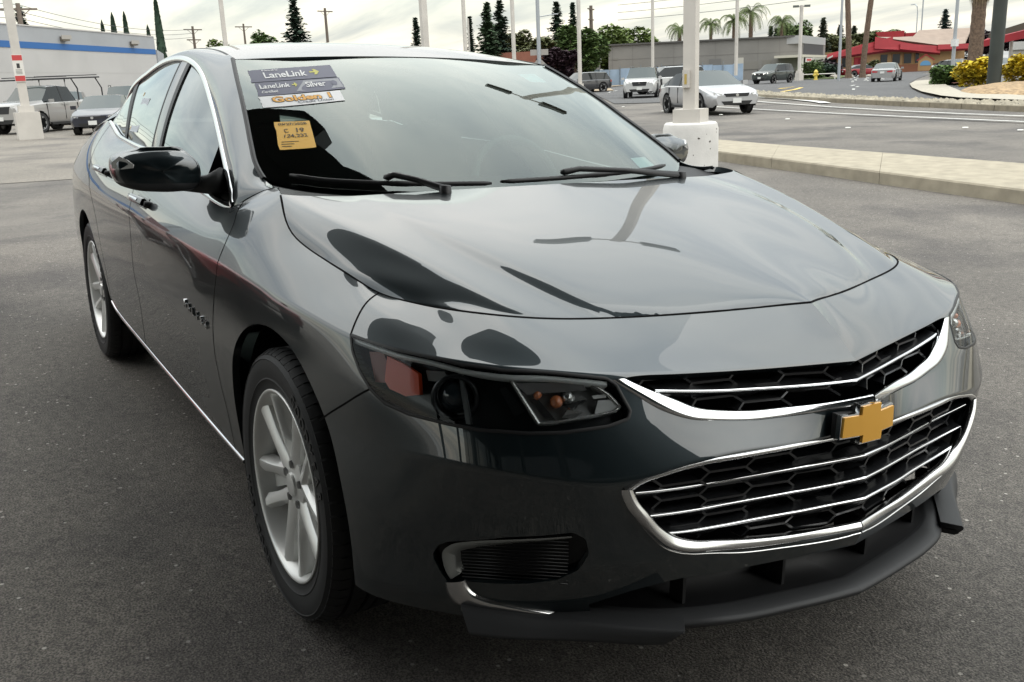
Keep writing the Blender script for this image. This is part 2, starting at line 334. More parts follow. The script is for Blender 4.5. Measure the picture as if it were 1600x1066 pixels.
class Piece:
    """polygons with position, normal and surface parameters, that can be split along a signed distance"""
    def __init__(s, V, N, S, F): s.V, s.N, s.S, s.F = V, N, S, F
    def split(s, d):
        V, N, S = [s.V], [s.N], [s.S]; n = len(s.V); cache = {}; nv, nn, ns_ = [], [], []
        neg = d <= 0; fin, fout = [], []
        negl = neg.tolist()
        for f in s.F:
            k = sum(negl[i] for i in f)
            if k == len(f): fin.append(f)
            elif k == 0: fout.append(f)
            else:
                a, b = [], []
                for q in range(len(f)):
                    i, j = f[q], f[(q + 1) % len(f)]
                    (a if negl[i] else b).append(i)
                    if negl[i] != negl[j]:
                        e = (min(i, j), max(i, j))
                        if e not in cache:
                            t = d[e[0]] / (d[e[0]] - d[e[1]])
                            nv.append(s.V[e[0]] * (1-t) + s.V[e[1]] * t); nn.append(s.N[e[0]] * (1-t) + s.N[e[1]] * t); ns_.append(s.S[e[0]] * (1-t) + s.S[e[1]] * t)
                            cache[e] = n + len(cache)
                        a.append(cache[e]); b.append(cache[e])
                if len(a) > 2: fin.append(tuple(a))
                if len(b) > 2: fout.append(tuple(b))
        if nv:
            V = np.vstack([s.V, nv]); N = np.vstack([s.N, nn]); S = np.vstack([s.S, ns_])
        else: V, N, S = s.V, s.N, s.S
        return Piece(V, N, S, fin).compact(), Piece(V, N, S, fout).compact()
    def compact(s):
        u = sorted({i for f in s.F for i in f}); m = {k: q for q, k in enumerate(u)}
        if not u: return Piece(np.zeros((0, 3)), np.zeros((0, 3)), np.zeros((0, 2)), [])
        return Piece(s.V[u], s.N[u], s.S[u], [tuple(m[i] for i in f) for f in s.F])
    def flange(s, depth=.012):
        E = {}
        for f in s.F:
            for q in range(len(f)):
                i, j = f[q], f[(q + 1) % len(f)]
                if (j, i) in E: E.pop((j, i))
                else: E[(i, j)] = 1
        V, N, S, F = [s.V], [s.N], [s.S], list(s.F); n = len(s.V); m = {}; nv, nn = [], []
        for (i, j) in E:
            e = s.V[j] - s.V[i]; L = np.linalg.norm(e)
            if L < 1e-6: continue
            o = np.cross(e / L, s.N[i])
            for k in (i, j):
                m.setdefault(k, []).append(o)
        idx = {}
        for k, os_ in m.items():
            o = sum(os_); o /= np.linalg.norm(o) + 1e-9
            idx[k] = n + len(nv); nv.append(s.V[k]); nn.append(o); nv.append(s.V[k] - s.N[k] * depth); nn.append(o)
        for (i, j) in E:
            if i in idx and j in idx: F.append((j, i, idx[i] + 1, idx[j] + 1)) if False else F.append((idx[j], idx[i], idx[i] + 1, idx[j] + 1))
        if nv: return Piece(np.vstack([s.V, nv]), np.vstack([s.N, nn]), np.vstack([s.S, np.zeros((len(nv), 2))]), F)
        return s
    def mirrored(s):
        M = np.array([1, -1, 1.]); return Piece(s.V * M, s.N * M, s.S, [f[::-1] for f in s.F])
    def plus(s, o):
        k = len(s.V); return Piece(np.vstack([s.V, o.V]), np.vstack([s.N, o.N]), np.vstack([s.S, o.S]), s.F + [tuple(i + k for i in f) for f in o.F])
def poly_sdf(S, poly):
    """signed distance (negative inside) of points S to closed polygon"""
    poly = np.asarray(poly, float); x, y = S[:, 0], S[:, 1]; best = np.full(len(S), 1e9); ins = np.zeros(len(S), bool)
    for a, b in zip(poly, np.roll(poly, -1, 0)):
        e = b - a; L = e @ e
        if L < 1e-12: continue
        t = np.clip(((x - a[0]) * e[0] + (y - a[1]) * e[1]) / L, 0, 1)
        best = np.minimum(best, (x - a[0] - t * e[0]) ** 2 + (y - a[1] - t * e[1]) ** 2)
        if a[1] != b[1]:
            c_ = ((a[1] > y) != (b[1] > y)) & (x < (b[0] - a[0]) * (y - a[1]) / (b[1] - a[1]) + a[0]); ins ^= c_
    return np.where(ins, -1, 1) * np.sqrt(best)
def grid_piece(G, N, flip=False):
    a, b, _ = G.shape; idx = np.arange(a * b).reshape(a, b)
    q = np.stack([idx[:-1, :-1], idx[:-1, 1:], idx[1:, 1:], idx[1:, :-1]], -1).reshape(-1, 4)
    P = G.reshape(-1, 3); f = q[len(q) // 2]
    nf = np.cross(P[f[1]] - P[f[0]], P[f[2]] - P[f[0]])
    if nf @ N.reshape(-1, 3)[f[0]] < 0: q = q[:, ::-1]
    return Piece(P, N.reshape(-1, 3), np.zeros((len(P), 2)), [tuple(r) for r in q.tolist()])
def make(name, piece, m, parent, fl=.012, **k):
    p = piece.flange(fl) if fl else piece
    o = link(name, mesh(name, p.V, p.F, m, True, p.N), parent); return tagp(o, **k)
def make2(name, piece, m, parent, fl=.012, **k):
    p = piece.flange(fl) if fl else piece
    q = p.mirrored()
    pl = parent if isinstance(parent, tuple) else (parent, parent)
    a = tagp(link(name, mesh(name, p.V, p.F, m, True, p.N), pl[0]), **k); b = tagp(link(name, mesh(name, q.V, q.F, m, True, q.N), pl[1]), **k)
    return a, b
def sweep(P, N, prof, closed=False):
    """sweep a cross-section (across, out) along points P with surface normals N -> Piece"""
    P = np.asarray(P, float); N = np.asarray(N, float)
    T = np.roll(P, -1, 0) - np.roll(P, 1, 0) if closed else np.gradient(P, axis=0)
    T /= np.linalg.norm(T, axis=1, keepdims=True) + 1e-12
    A = np.cross(N, T); A /= np.linalg.norm(A, axis=1, keepdims=True) + 1e-12
    G = np.stack([P + A * a + N * o for a, o in prof], 0)
    if closed: G = np.concatenate([G, G[:, :1]], 1)
    n = normals_of(G)
    if (n[len(prof) // 2] * (np.concatenate([N, N[:1]]) if closed else N)).sum() < 0: n = -n
    return grid_piece(G, n)
def loft2(A, B, bulge, cols=7, out=None, edge=.004):
    """band between curves A and B, bulging outwards; out = direction per point"""
    A, B = np.asarray(A), np.asarray(B); w = B - A; T = np.gradient(A, axis=0)
    n = np.cross(T, w); n /= np.linalg.norm(n, axis=1, keepdims=True) + 1e-12
    if out is not None and (n @ np.asarray(out, float)).sum() < 0: n = -n
    rows = [A - n * edge]
    for k in range(cols):
        f = k / (cols - 1); h = bulge * (1 - (2 * f - 1) ** 4) if bulge else 0
        rows.append(A + w * f + n * h)
    rows.append(B - n * edge)
    G = np.stack(rows, 0); N = normals_of(G)
    if (N[len(rows) // 2] * n).sum() < 0: N = -N
    return grid_piece(G, N)
DARKP = [(-.0021, .0004), (.0021, .0004)]
def ring_line(P3, n=80, lift=0.0):
    c = curve3(R3(P3), n) if n else R3(P3); st = to_st(c); return ring_at(st[:, 0], st[:, 1])

def st_poly(pts, smooth=False, n=None):
    P = R3(pts)
    Q = np.vstack([P, P[:1]]); d = np.concatenate([Q[i] + (Q[i+1]-Q[i]) * np.linspace(0, 1, 8, endpoint=False)[:, None] for i in range(len(Q)-1)])
    return to_st(d)
HL3 = [(.371,.860,.789),(.434,.844,.786),(.500,.819,.781),(.560,.785,.777),(.624,.746,.772),(.678,.685,.765),(.714,.620,.759),(.745,.565,.752),(.769,.517,.746),(.783,.503,.736),(.796,.497,.714),(.811,.490,.690),(.815,.498,.676),(.808,.539,.667),(.778,.619,.660),(.746,.675,.659),(.685,.745,.661),(.635,.781,.664),(.559,.826,.669),(.504,.850,.679),(.468,.863,.698),(.427,.869,.728),(.390,.868,.761)]
LG_OUT = [(.955,0,.605),(.935,.1,.600),(.928,.2,.602),(.912,.30,.600),(.89,.38,.594),(.873,.45,.583),(.86,.512,.567),(.857,.532,.557),(.863,.525,.532),(.872,.505,.50),(.878,.478,.462),(.884,.445,.430),(.893,.40,.412),(.90,.35,.405),(.909,.27,.393),(.927,.18,.388),(.946,.09,.387),(.970,0,.391)]
LG_IN = [(.957,0,.595),(.938,.1,.591),(.93,.2,.592),(.912,.30,.590),(.888,.38,.584),(.870,.45,.573),(.855,.500,.558),(.852,.512,.550),(.857,.505,.531),(.864,.484,.503),(.870,.456,.470),(.876,.418,.444),(.886,.38,.431),(.894,.335,.424),(.909,.26,.413),(.928,.17,.407),(.941,.085,.405),(.960,0,.407)]
UG_OUT = [(.969,0,.665),(.924,.102,.651),(.899,.181,.647),(.883,.251,.648),(.866,.318,.655),(.852,.378,.666),(.832,.429,.688),(.805,.469,.714),(.775,.508,.742)]
UG_IN = [(.964,0,.682),(.915,.10,.667),(.888,.17,.664),(.869,.235,.664),(.851,.295,.670),(.838,.350,.681),(.824,.392,.700),(.804,.436,.720),(.782,.478,.742)]
TOPL = [(.917,0,.740),(.877,.124,.738),(.838,.254,.738),(.808,.377,.743),(.782,.478,.745)]
FOG3 = [(.597,.802,.384),(.611,.796,.410),(.631,.783,.423),(.723,.709,.451),(.800,.609,.469),(.813,.588,.455),(.814,.580,.423),(.801,.593,.388),(.772,.624,.362),(.735,.668,.350),(.700,.709,.344),(.655,.752,.340),(.634,.770,.335),(.620,.779,.330),(.609,.790,.349)]
INTAKE3 = [(.955,0,.350),(.94,.142,.345),(.915,.284,.342),(.870,.428,.340),(.828,.499,.325),(.790,.560,.292),(.80,.56,.26),(.84,.36,.24),(.90,0,.24)]
SEAM_BF = [(.279,.755,.848),(.30,.79,.836),(.335,.83,.818),(.371,.862,.788),(.390,.868,.761),(.427,.869,.728),(.466,.863,.702),(.43,.875,.68),(.384,.884,.652),(.33,.895,.62),(.278,.903,.587),(.2,.91,.5),(.15,.90,.4),(.15,.87,.2)]
DOOR_F = [(-.565,.826,.955),(-.438,.853,.948),(-.394,.882,.913),(-.393,.900,.880),(-.405,.917,.836),(-.415,.924,.793),(-.442,.927,.737),(-.488,.927,.620),(-.514,.919,.539),(-.517,.910,.461),(-.505,.901,.386),(-.50,.888,.26)]
DOOR_B = [(-1.79,.80,1.05),(-1.70,.885,.93),(-1.640,.91,.87),(-1.610,.928,.820),(-1.611,.930,.725),(-1.634,.924,.575),(-1.69,.91,.42),(-1.75,.895,.30)]
DOOR_R = [(-2.93,.745,1.13),(-2.85,.85,1.0),(-2.70,.90,.92),(-2.55,.925,.86),(-2.44,.928,.75),(-2.38,.92,.6),(-2.40,.905,.45),(-2.42,.895,.32)]

def build_body(car):
    sv = np.stack(np.meshgrid(RS, RT), -1).reshape(-1, 2)
    full = grid_piece(RG, RN); full.S = sv
    # wheel openings
    def arch(p, cx, r): d = r - np.hypot(p.V[:, 0] - cx, p.V[:, 2] - .335); d[np.abs(p.V[:, 1]) < .6] = -1; return d
    full, _ = full.split(arch(full, 0, .40)); full, _ = full.split(arch(full, -2.829, .392))
    def region(p, line, before=True):
        st = to_st(R3(line)); st[0, 1] = 8.3; st[-1, 1] = -.3
        st = np.concatenate([st[i] + (st[i+1]-st[i]) * np.linspace(0, 1, 6, endpoint=False)[:, None] for i in range(len(st)-1)] + [st[-1:]])
        poly = np.vstack([st, [(-1, -.3), (-1, 8.3)]]); return p.split(poly_sdf(p.S, poly))
    bump, rest = region(full, SEAM_BF); fend, rest = region(rest, DOOR_F); fdoor, rest = region(rest, DOOR_B); rdoor, rear = region(rest, DOOR_R)
    # openings in the nose
    hl, bump = bump.split(poly_sdf(bump.S, st_poly(HL3)))
    hl2, fend = fend.split(poly_sdf(fend.S, st_poly(HL3)))
    def centre_poly(a, b):
        A, B = to_st(curve3(R3(a), 80)), to_st(curve3(R3(b), 80)); A[0, 0] = B[0, 0] = -1
        return np.vstack([A, B[::-1]])
    _, bump = bump.split(poly_sdf(bump.S, centre_poly(TOPL + [(.778,.495,.743)], UG_OUT)))
    k = 8
    _, bump = bump.split(poly_sdf(bump.S, np.vstack([to_st(curve3(R3(LG_OUT[:k]), 60)), to_st(curve3(R3(LG_OUT[k-1:]), 80))[1:], [(-1, to_st(R3(LG_OUT[-1:]))[0, 1])], [(-1, to_st(R3(LG_OUT[:1]))[0, 1])]])))
    _, bump = bump.split(poly_sdf(bump.S, st_poly(FOG3)))
    ip = to_st(curve3(R3(INTAKE3[:6]), 60)); _, bump = bump.split(poly_sdf(bump.S, np.vstack([[(-1, ip[0, 1])], ip, [(ip[-1, 0] - .5, -.5)], [(-1, -.5)]])))
    b = bump.flange(.02); make('front_bumper', b.plus(b.mirrored()), PAINT, car, 0)
    fenders = make2('fender', fend, PAINT, car, .02)
    fd = make2('front_door', fdoor, PAINT, car); rd = make2('rear_door', rdoor, PAINT, car)
    make2('quarter_panel', rear, PAINT, car, .02)
    # shut lines
    def seam(name, pts, parent, w=.0021, n=90):
        P, N = ring_line(pts, n); pr = sweep(P, N, [(-w, .0005), (w, .0005)]); return make2(name, pr, VOID, parent, 0)
    seam('shut_line', SEAM_BF[:4], fenders); seam('shut_line', SEAM_BF[6:11], fenders)
    seam('shut_line', DOOR_F[1:], fd); seam('shut_line', DOOR_B, rd); seam('shut_line', DOOR_R, rd, .002)
    seam('shut_line', [(-.66,.716,1.056),(-.56,.79,1.0),(-.5,.815,.975),(-.438,.853,.948)], fd)
    # hood
    H = [[(.791,0,.838),(.762,0,.847),(.66,0,.873),(.55,0,.898),(.42,0,.923),(.27,0,.949),(.12,0,.973),(-.02,0,.994),(-.15,0,1.012)],
         [(.68,.28,.825),(.652,.28,.836),(.57,.28,.866),(.47,.28,.896),(.36,.28,.923),(.22,.28,.949),(.08,.28,.973),(-.05,.28,.991),(-.19,.28,1.008)],
         [(.635,.385,.822),(.605,.40,.8325),(.535,.437,.861),(.455,.462,.888),(.35,.498,.914),(.22,.535,.939),(.09,.560,.966),(-.06,.572,.989),(-.205,.58,1.004)],
         [(.610,.441,.820),(.583,.455,.829),(.515,.485,.853),(.435,.512,.879),(.335,.542,.904),(.21,.575,.931),(.08,.60,.959),(-.065,.61,.987),(-.213,.62,1.003)],
         [(.580,.55,.828),(.552,.575,.8385),(.49,.605,.857),(.41,.620,.878),(.32,.643,.901),(.20,.688,.927),(.07,.722,.953),(-.06,.743,.981),(-.235,.757,1.011)],
         [(.44,.69,.838),(.37,.725,.842),(.29,.752,.847),(.20,.777,.868),(.11,.793,.886),(-.0,.806,.908),(-.10,.817,.935),(-.18,.813,.970),(-.26,.785,1.02)]]
    H = np.array(H); H[:, :, 1] *= -1
    # outer edge follows the shut line exactly
    top = RG[-1]; i0 = np.argmin(np.abs(top[:, 0] - .44) + (RS > iC) * 9); i1 = np.argmin(np.abs(top[:, 0] + .26) + np.abs(top[:, 1] + .785))
    ss = np.linspace(0, 8, 97); ts = np.concatenate([np.linspace(a, a + 1, q, endpoint=False) for a, q in zip(range(5), (22, 16, 8, 14, 16))] + [[5.]])
    uq = np.linspace(0, 1, H.shape[1])
    for q in range(5):
        for k_ in range(3): H[q, :, k_] = np.polyval(np.polyfit(uq, H[q, :, k_], 4), uq)
    rows = relax(np.stack([hermite(r, ss) for r in H]), 40, 1)
    rows[-1] = at_frac(top[i0:i1+1], np.linspace(0, 1, len(ss)))
    cr = np.zeros((6, len(ss))); cr[2] = np.interp(ss, [0, 1, 2, 8], [0, .2, .8, .5]); cr[3] = np.interp(ss, [0, 1, 2, 8], [.1, .4, .7, .5]); cr[4] = np.interp(ss, [0, 3, 8], [.9, .9, .7])
    mirr = rows[1] * np.array([1, -1, 1.]); G = hermite(np.concatenate([mirr[None], rows]), ts + 1, np.concatenate([cr[:1] * 0, cr]))
    G = np.concatenate([G[6:0:-1] * np.array([1, -1, 1.]), G]); G = relax(relax(G, 7, 0), 20, 1)[6:]; G[0, :, 1] = 0
    # front edge of the hood follows the shut line of the nose
    fr = top[:i0+1]; a = arc(G[:, 0]); tgt = at_frac(fr, np.linspace(0, 1, 400))
    for q in range(G.shape[0]):
        y = G[q, 0, 1]; kk = np.argmin(np.abs(tgt[:, 1] - y)); dlt = tgt[kk] - G[q, 0]; dlt[1] = 0
        wgt = np.clip(1 - np.arange(G.shape[1]) / 22, 0, 1) ** 2; G[q] += wgt[:, None] * dlt
    Nn = normals_of(G); Nn = -Nn if Nn[40, 40, 2] < 0 else Nn
    Nn[0, :, 1] = 0; Nn /= np.linalg.norm(Nn, axis=2, keepdims=True)
    hp = grid_piece(G, Nn).flange(.018); hood = make('hood', hp.plus(hp.mirrored()), PAINT, car, 0)
    P = top[:i1+1]; Nt = RN[-1][:i1+1].copy(); Nt[:, 2] = np.abs(Nt[:, 2]) + .6; Nt /= np.linalg.norm(Nt, axis=1, keepdims=True)
    line = sweep(P[::3], Nt[::3], [(-.0026, -.001), (-.0026, .0009), (.0022, .0009), (.0022, -.001)]); make('shut_line', line.plus(line.mirrored()), VOID, hood, 0)
    return hl, hl2

def build_glasshouse(car):
    def A(l): a = np.array(l, float); a[:, 1] *= -1; return a
    W = A([(-.34,.762,1.024),(-.42,.752,1.019),(-.50,.752,1.033),(-.565,.752,1.066),(-.66,.735,1.118),(-.77,.711,1.177),(-.90,.684,1.247),(-1.05,.653,1.316),(-1.187,.622,1.374),(-1.38,.597,1.402),(-1.62,.576,1.424),(-1.95,.565,1.437),(-2.3,.562,1.427),(-2.65,.56,1.387),(-3.0,.568,1.31),(-3.3,.585,1.21),(-3.5,.60,1.15),(-3.75,.62,1.09)])
    Cc = A([(-.34,.768,1.022),(-.43,.775,1.010),(-.50,.80,.985),(-.565,.826,.957),(-.62,.812,.982),(-.70,.795,1.014),(-.83,.770,1.070),(-1.035,.73,1.156),(-1.246,.69,1.235),(-1.481,.652,1.323),(-1.74,.622,1.377),(-2.0,.608,1.402),(-2.3,.605,1.397),(-2.6,.615,1.358),(-2.89,.638,1.293),(-3.107,.68,1.165),(-3.2,.725,1.132),(-3.8,.63,1.085)])
    M = (W + Cc) / 2; wd = np.linalg.norm(W - Cc, axis=1); b = np.minimum(.17 * wd, .016)
    M += np.stack([0 * b, -b * .75, b * .66], 1)
    ss = np.linspace(0, 17, 17 * 8 + 1); G = grid(np.stack([W, M, Cc]), ss, np.linspace(0, 2, 15)); N = normals_of(G)
    if N[7, 60, 1] > 0: N = -N
    pil = make2('roof_pillar', grid_piece(G, N), PAINT, car, .01)
    # roof and boot
    wc, cc = hermite(W, ss), hermite(Cc, ss)
    top = W[8:]; n = len(top)
    zc = np.interp(-top[:, 0], [1.09, 1.35, 1.65, 2.0, 2.4, 2.8, 3.2, 3.5, 3.75], [1.392, 1.435, 1.465, 1.472, 1.455, 1.41, 1.30, 1.19, 1.13])
    def rowf(f):
        r = top.copy(); r[:, 1] = top[:, 1] * f; r[:, 2] = top[:, 2] + (zc - top[:, 2]) * (1 - f ** 2.6)
        r[0] = [-1.09 - .097 * f ** 2, top[0, 1] * f, 1.392 - .018 * f ** 2.2]; r[1, 0] += .06 * (1 - f); return r
    Gr = grid(np.stack([rowf(f) for f in (0, .25, .5, .75, .92, 1)]), np.linspace(0, n - 1, (n - 1) * 8 + 1), np.linspace(0, 5, 41))
    Nr = normals_of(Gr); Nr = -Nr if Nr[10, 10, 2] < 0 else Nr; Nr[0, :, 1] = 0; Nr /= np.linalg.norm(Nr, axis=2, keepdims=True)
    kx = 4 * 8
    rp = grid_piece(Gr[:, :kx + 17], Nr[:, :kx + 17]).flange(.01); roof = make('roof', rp.plus(rp.mirrored()), PAINT, car, 0)
    rg = grid_piece(Gr[:, kx + 16:kx + 33], Nr[:, kx + 16:kx + 33]); make('rear_window', rg.plus(rg.mirrored()), SIDEG, car, 0)
    td = grid_piece(Gr[:, kx + 32:], Nr[:, kx + 32:]); make('boot_lid', td.plus(td.mirrored()), PAINT, car, 0)
    boot = MB(); boot.prism([(-3.74, .9), (-3.74, 1.10), (-3.95, 1.075), (-4.0, 1.0), (-3.98, .9)], 1, -.66, .66)
    d = boot.me('boot_deck', PAINT); d2 = link('boot_deck', d, car)
    # roof edge line towards the side panel
    Pw = hermite(top, np.linspace(0, n - 4, 90)); Nw = np.tile([0, -.55, .83], (90, 1))
    make2('roof_seam', sweep(Pw, Nw, [(-.004, .0), (-.003, .0015), (.003, .0015), (.004, .0)]), BLACK, (roof, roof), 0)
    # windscreen
    B = A([(-.20,0,.985),(-.21,.15,.985),(-.235,.3,.985),(-.29,.5,.99),(-.40,.66,1.003),(-.50,.752,1.031)])
    T = A([(-1.09,0,1.390),(-1.095,.09,1.390),(-1.115,.25,1.387),(-1.15,.42,1.381),(-1.172,.54,1.378),(-1.187,.622,1.373)])
    side = hermite(W[2:9], np.linspace(0, 6, 25))
    cols = []
    uu = np.linspace(0, 5, 41)
    Bd, Td = hermite(B, uu), hermite(T, uu); f = np.linspace(0, 1, 41)
    mid0 = (Bd[0] + Td[0]) / 2
    Gw = np.zeros((41, 41, 3))
    sd = at_frac(hermite(W[2:9], np.linspace(0, 6, 200)), f)
    for i in range(41):
        base = Bd[i] * (1 - f)[:, None] + Td[i] * f[:, None]
        dl = sd - (Bd[-1] * (1 - f)[:, None] + Td[-1] * f[:, None])
        q = i / 40; base += dl * q ** 3; h = .040 * (1 - q ** 3) * 4 * f * (1 - f)
        base[:, 2] += h * .9; base[:, 0] += h * .4; Gw[i] = base
    Nw_ = normals_of(Gw); Nw_ = -Nw_ if Nw_[20, 20, 2] < 0 else Nw_; Nw_[0, :, 1] = 0; Nw_ /= np.linalg.norm(Nw_, axis=2, keepdims=True)
    wp = grid_piece(Gw, Nw_); ws = make('windscreen', wp.plus(wp.mirrored()), WSG, car, 0)
    # printed black border under the glass
    uv = np.stack(np.meshgrid(np.linspace(0, 1, 41), np.linspace(0, 1, 41), indexing='ij'), -1).reshape(-1, 2)
    inner = grid_piece(Gw - Nw_ * .006, Nw_); inner.S = uv
    hole = [(-1, .10), (.80, .095), (.88, .12), (.935, .2), (.955, .5), (.93, .90), (.90, .935), (-1, .945)]
    _, frit = inner.split(poly_sdf(inner.S, hole))
    cam_patch = [(-1, 1), (.20, 1), (.20, .93), (.16, .80), (.13, .775), (-1, .775)]
    a, _ = inner.split(poly_sdf(inner.S, hole)); pch, _ = a.split(poly_sdf(a.S, cam_patch))
    fr2 = frit.plus(pch); make('windscreen_border', fr2.plus(fr2.mirrored()), mat('frit_black', (.006, .006, .007), .3), ws, 0)
    # rubber seals
    Ps = hermite(W[2:9], np.linspace(0, 6, 60)); Ns = RN_avg(Ps)
    make2('windscreen_seal', sweep(Ps, Ns, [(-.007, -.002), (-.006, .006), (.002, .009), (.006, .003), (.007, -.002)]), BLACK, (ws, ws), 0)
    Pt = hermite(T, np.linspace(0, 5, 60)); Nt = np.tile([.35, 0, .94], (60, 1)); s1 = sweep(Pt, Nt, [(-.003, .001), (.003, .001)]); make('header_seal', s1.plus(s1.mirrored()), VOID, ws, 0)
    # side glass
    belt = RG[-1]; kb = (belt[:, 0] < -.56) & (belt[:, 0] > -2.99) & (RS > iC); bl = belt[kb]
    bl = np.vstack([bl, A([(-3.06, .712, 1.148), (-3.11, .69, 1.160)])])
    xs = np.linspace(-.58, -3.10, 127); cx = hermite(Cc, np.linspace(3, 15, 300)); o = np.argsort(-cx[:, 0])
    Bq = np.stack([xs, np.interp(-xs, -bl[:, 0], bl[:, 1]), np.interp(-xs, -bl[:, 0], bl[:, 2])], 1)
    Tq = np.stack([xs, np.interp(-xs, -cx[o, 0], cx[o, 1]), np.interp(-xs, -cx[o, 0], cx[o, 2])], 1)
    inn = np.array([0, .010, -.002])
    def side_pt(fb, ft, f, lift=0):
        """point on the glass: blend of belt x-fraction and roof x-fraction"""
        pass
    Mq = (Bq + Tq) / 2 + np.stack([0 * xs, -.015 * np.clip((Tq - Bq)[:, 2] / .25, 0, 1), 0 * xs], 1)
    Gs = hermite(np.stack([Bq, Mq, Tq]) + inn, np.linspace(0, 2, 17)); Nsd = normals_of(Gs); Nsd = -Nsd if Nsd[8, 60, 1] > 0 else Nsd
    def gpt(x, z, lift):          # surface point at x, height z
        i = np.interp(-x, -xs, np.arange(len(xs))); i0 = int(np.clip(i, 0, len(xs) - 2)); a_ = i - i0
        col = Gs[:, i0] * (1 - a_) + Gs[:, i0 + 1] * a_; nn = Nsd[:, i0] * (1 - a_) + Nsd[:, i0 + 1] * a_
        return np.array([np.interp(z, col[:, 2], col[:, k]) for k in range(3)]) + lift * np.array([np.interp(z, col[:, 2], nn[:, k]) for k in range(3)])
    sg = grid_piece(Gs, Nsd); sg.S = np.stack([sg.V[:, 0], sg.V[:, 2]], 1)
    def cutx(p, xb, xt): # line from (xb at z=1.04) to (xt at z=1.39)
        return p.split(-(p.V[:, 0] - (xb + (xt - xb) * (p.V[:, 2] - 1.04) / .35)))
    f1, r = cutx(sg, -1.63, -1.86); f2, f3 = cutx(r, -2.44, -2.85)
    g1 = make2('front_side_window', f1, SIDEG, car, 0); g2 = make2('rear_side_window', f2, SIDEG, car, 0); make2('quarter_window', f3, SIDEG, car, 0)
    def bar(name, xb0, xb1, xt0, xt1, m, lift, parent):
        rows = []
        for q in np.linspace(0, 1, 12):
            x0 = xb0 + (xt0 - xb0) * q; x1 = xb1 + (xt1 - xb1) * q
            zb0, zt0 = [np.interp(-x0, -xs, Z) for Z in (Bq[:, 2], Tq[:, 2])]; zb1, zt1 = [np.interp(-x1, -xs, Z) for Z in (Bq[:, 2], Tq[:, 2])]
            a_, b_ = gpt(x0, zb0 + (zt0 - zb0) * q, lift), gpt(x1, zb1 + (zt1 - zb1) * q, lift); rows.append([a_, (a_ + b_) / 2 - np.array([0, .002, 0]), b_])
        Gb = np.array(rows); Nb = normals_of(Gb); Nb = -Nb if Nb[5, 1, 1] > 0 else Nb
        return make2(name, grid_piece(Gb, Nb), m, parent, .006)
    bar('window_seal', -1.595, -1.635, -1.80, -1.86, BLACK, .005, g1)
    bar('b_pillar_cover', -1.637, -1.76, -1.862, -1.98, mat('pillar_gloss', (.05, .05, .048), .12, 0, .6), .0035, car)
    bar('window_seal', -1.762, -1.785, -1.982, -2.0, BLACK, .004, g2)
    bar('window_divider', -2.41, -2.47, -2.80, -2.88, BLACK, .004, g2)
    # bright window surround and black rubber inside it
    Ct = hermite(Cc, np.linspace(3, 15, 200)); Nt2 = RN_avg(Ct, .35)
    br = sweep(Ct, Nt2, [(-.013, -.004), (-.013, .002), (-.009, .006), (.005, .006), (.009, .002), (.009, -.004)]); tr = make2('window_trim', br, CHROME, car, 0)
    Bt = bl[:-2]; bb = sweep(Bt[::2], np.tile([0, -.92, .39], (len(Bt[::2]), 1)), [(-.009, -.004), (-.009, .002), (-.006, .006), (.009, .006), (.013, .002), (.013, -.004)]); make2('belt_trim', bb, CHROME, car, 0)
    make2('window_rubber', sweep(Ct + np.array([0, .004, -.012]), Nt2, [(-.010, -.006), (-.010, .003), (.010, .003), (.010, -.006)]), BLACK, tr, 0)
    # small black triangle where the mirror stands
    t = [gpt(-.62, .985, .006), gpt(-.76, .985, .006), gpt(-.90, .99, .006), gpt(-.96, 1.125, .006), gpt(-.82, 1.06, .006)]
    V = np.array(t); Nn = np.tile([0, -.97, .2], (5, 1)); make2('mirror_sail', Piece(V, Nn, np.zeros((5, 2)), [(0, 1, 2, 3, 4)]), SATIN, car, .008)
    return Gw, Nw_, gpt
def RN_avg(P, up=.66):
    n = np.tile([.25, -1, up], (len(P), 1)).astype(float); T = np.gradient(P, axis=0); T /= np.linalg.norm(T, axis=1, keepdims=True)
    n -= (n * T).sum(1, keepdims=True) * T; return n / np.linalg.norm(n, axis=1, keepdims=True)

# ------------------------------------------------------------------ sedan: fittings
FRONTP = None
def front_x(w, z):
    """x of the nose surface at half-width w and height z"""
    global FRONTP
    if FRONTP is None: FRONTP = RG[:, :FS * (iB + 3)].reshape(-1, 3)
    d = (FRONTP[:, 1] + w) ** 2 + (FRONTP[:, 2] - z) ** 2; k = np.argpartition(d, 4)[:4]; ww = 1 / (d[k] + 1e-7)
    return float((FRONTP[k, 0] * ww).sum() / ww.sum())
def ring_offset(pts, depth):
    P, N = (lambda st: ring_at(st[:, 0], st[:, 1]))(to_st(R3(pts))); return P - N * np.asarray(depth).reshape(-1, 1) if np.ndim(depth) else P - N * depth
def slab(name, pts, N, th, m, parent, both=True, bev=0):
    """flat outline with thickness th along -N"""
    V = np.array(pts, float); N = np.asarray(N, float); N = np.tile(N, (len(V), 1)) if N.ndim == 1 else N
    f = tuple(range(len(V))); n0 = np.cross(V[1] - V[0], V[2] - V[1])
    if n0 @ N[0] < 0: f = f[::-1]
    p = Piece(V, N, np.zeros((len(V), 2)), [f])
    return (make2 if both else make)(name, p, m, parent, th)
LAMPT = clear_glass('led_light_guide', (.75, .78, .8), 1.5, .8)
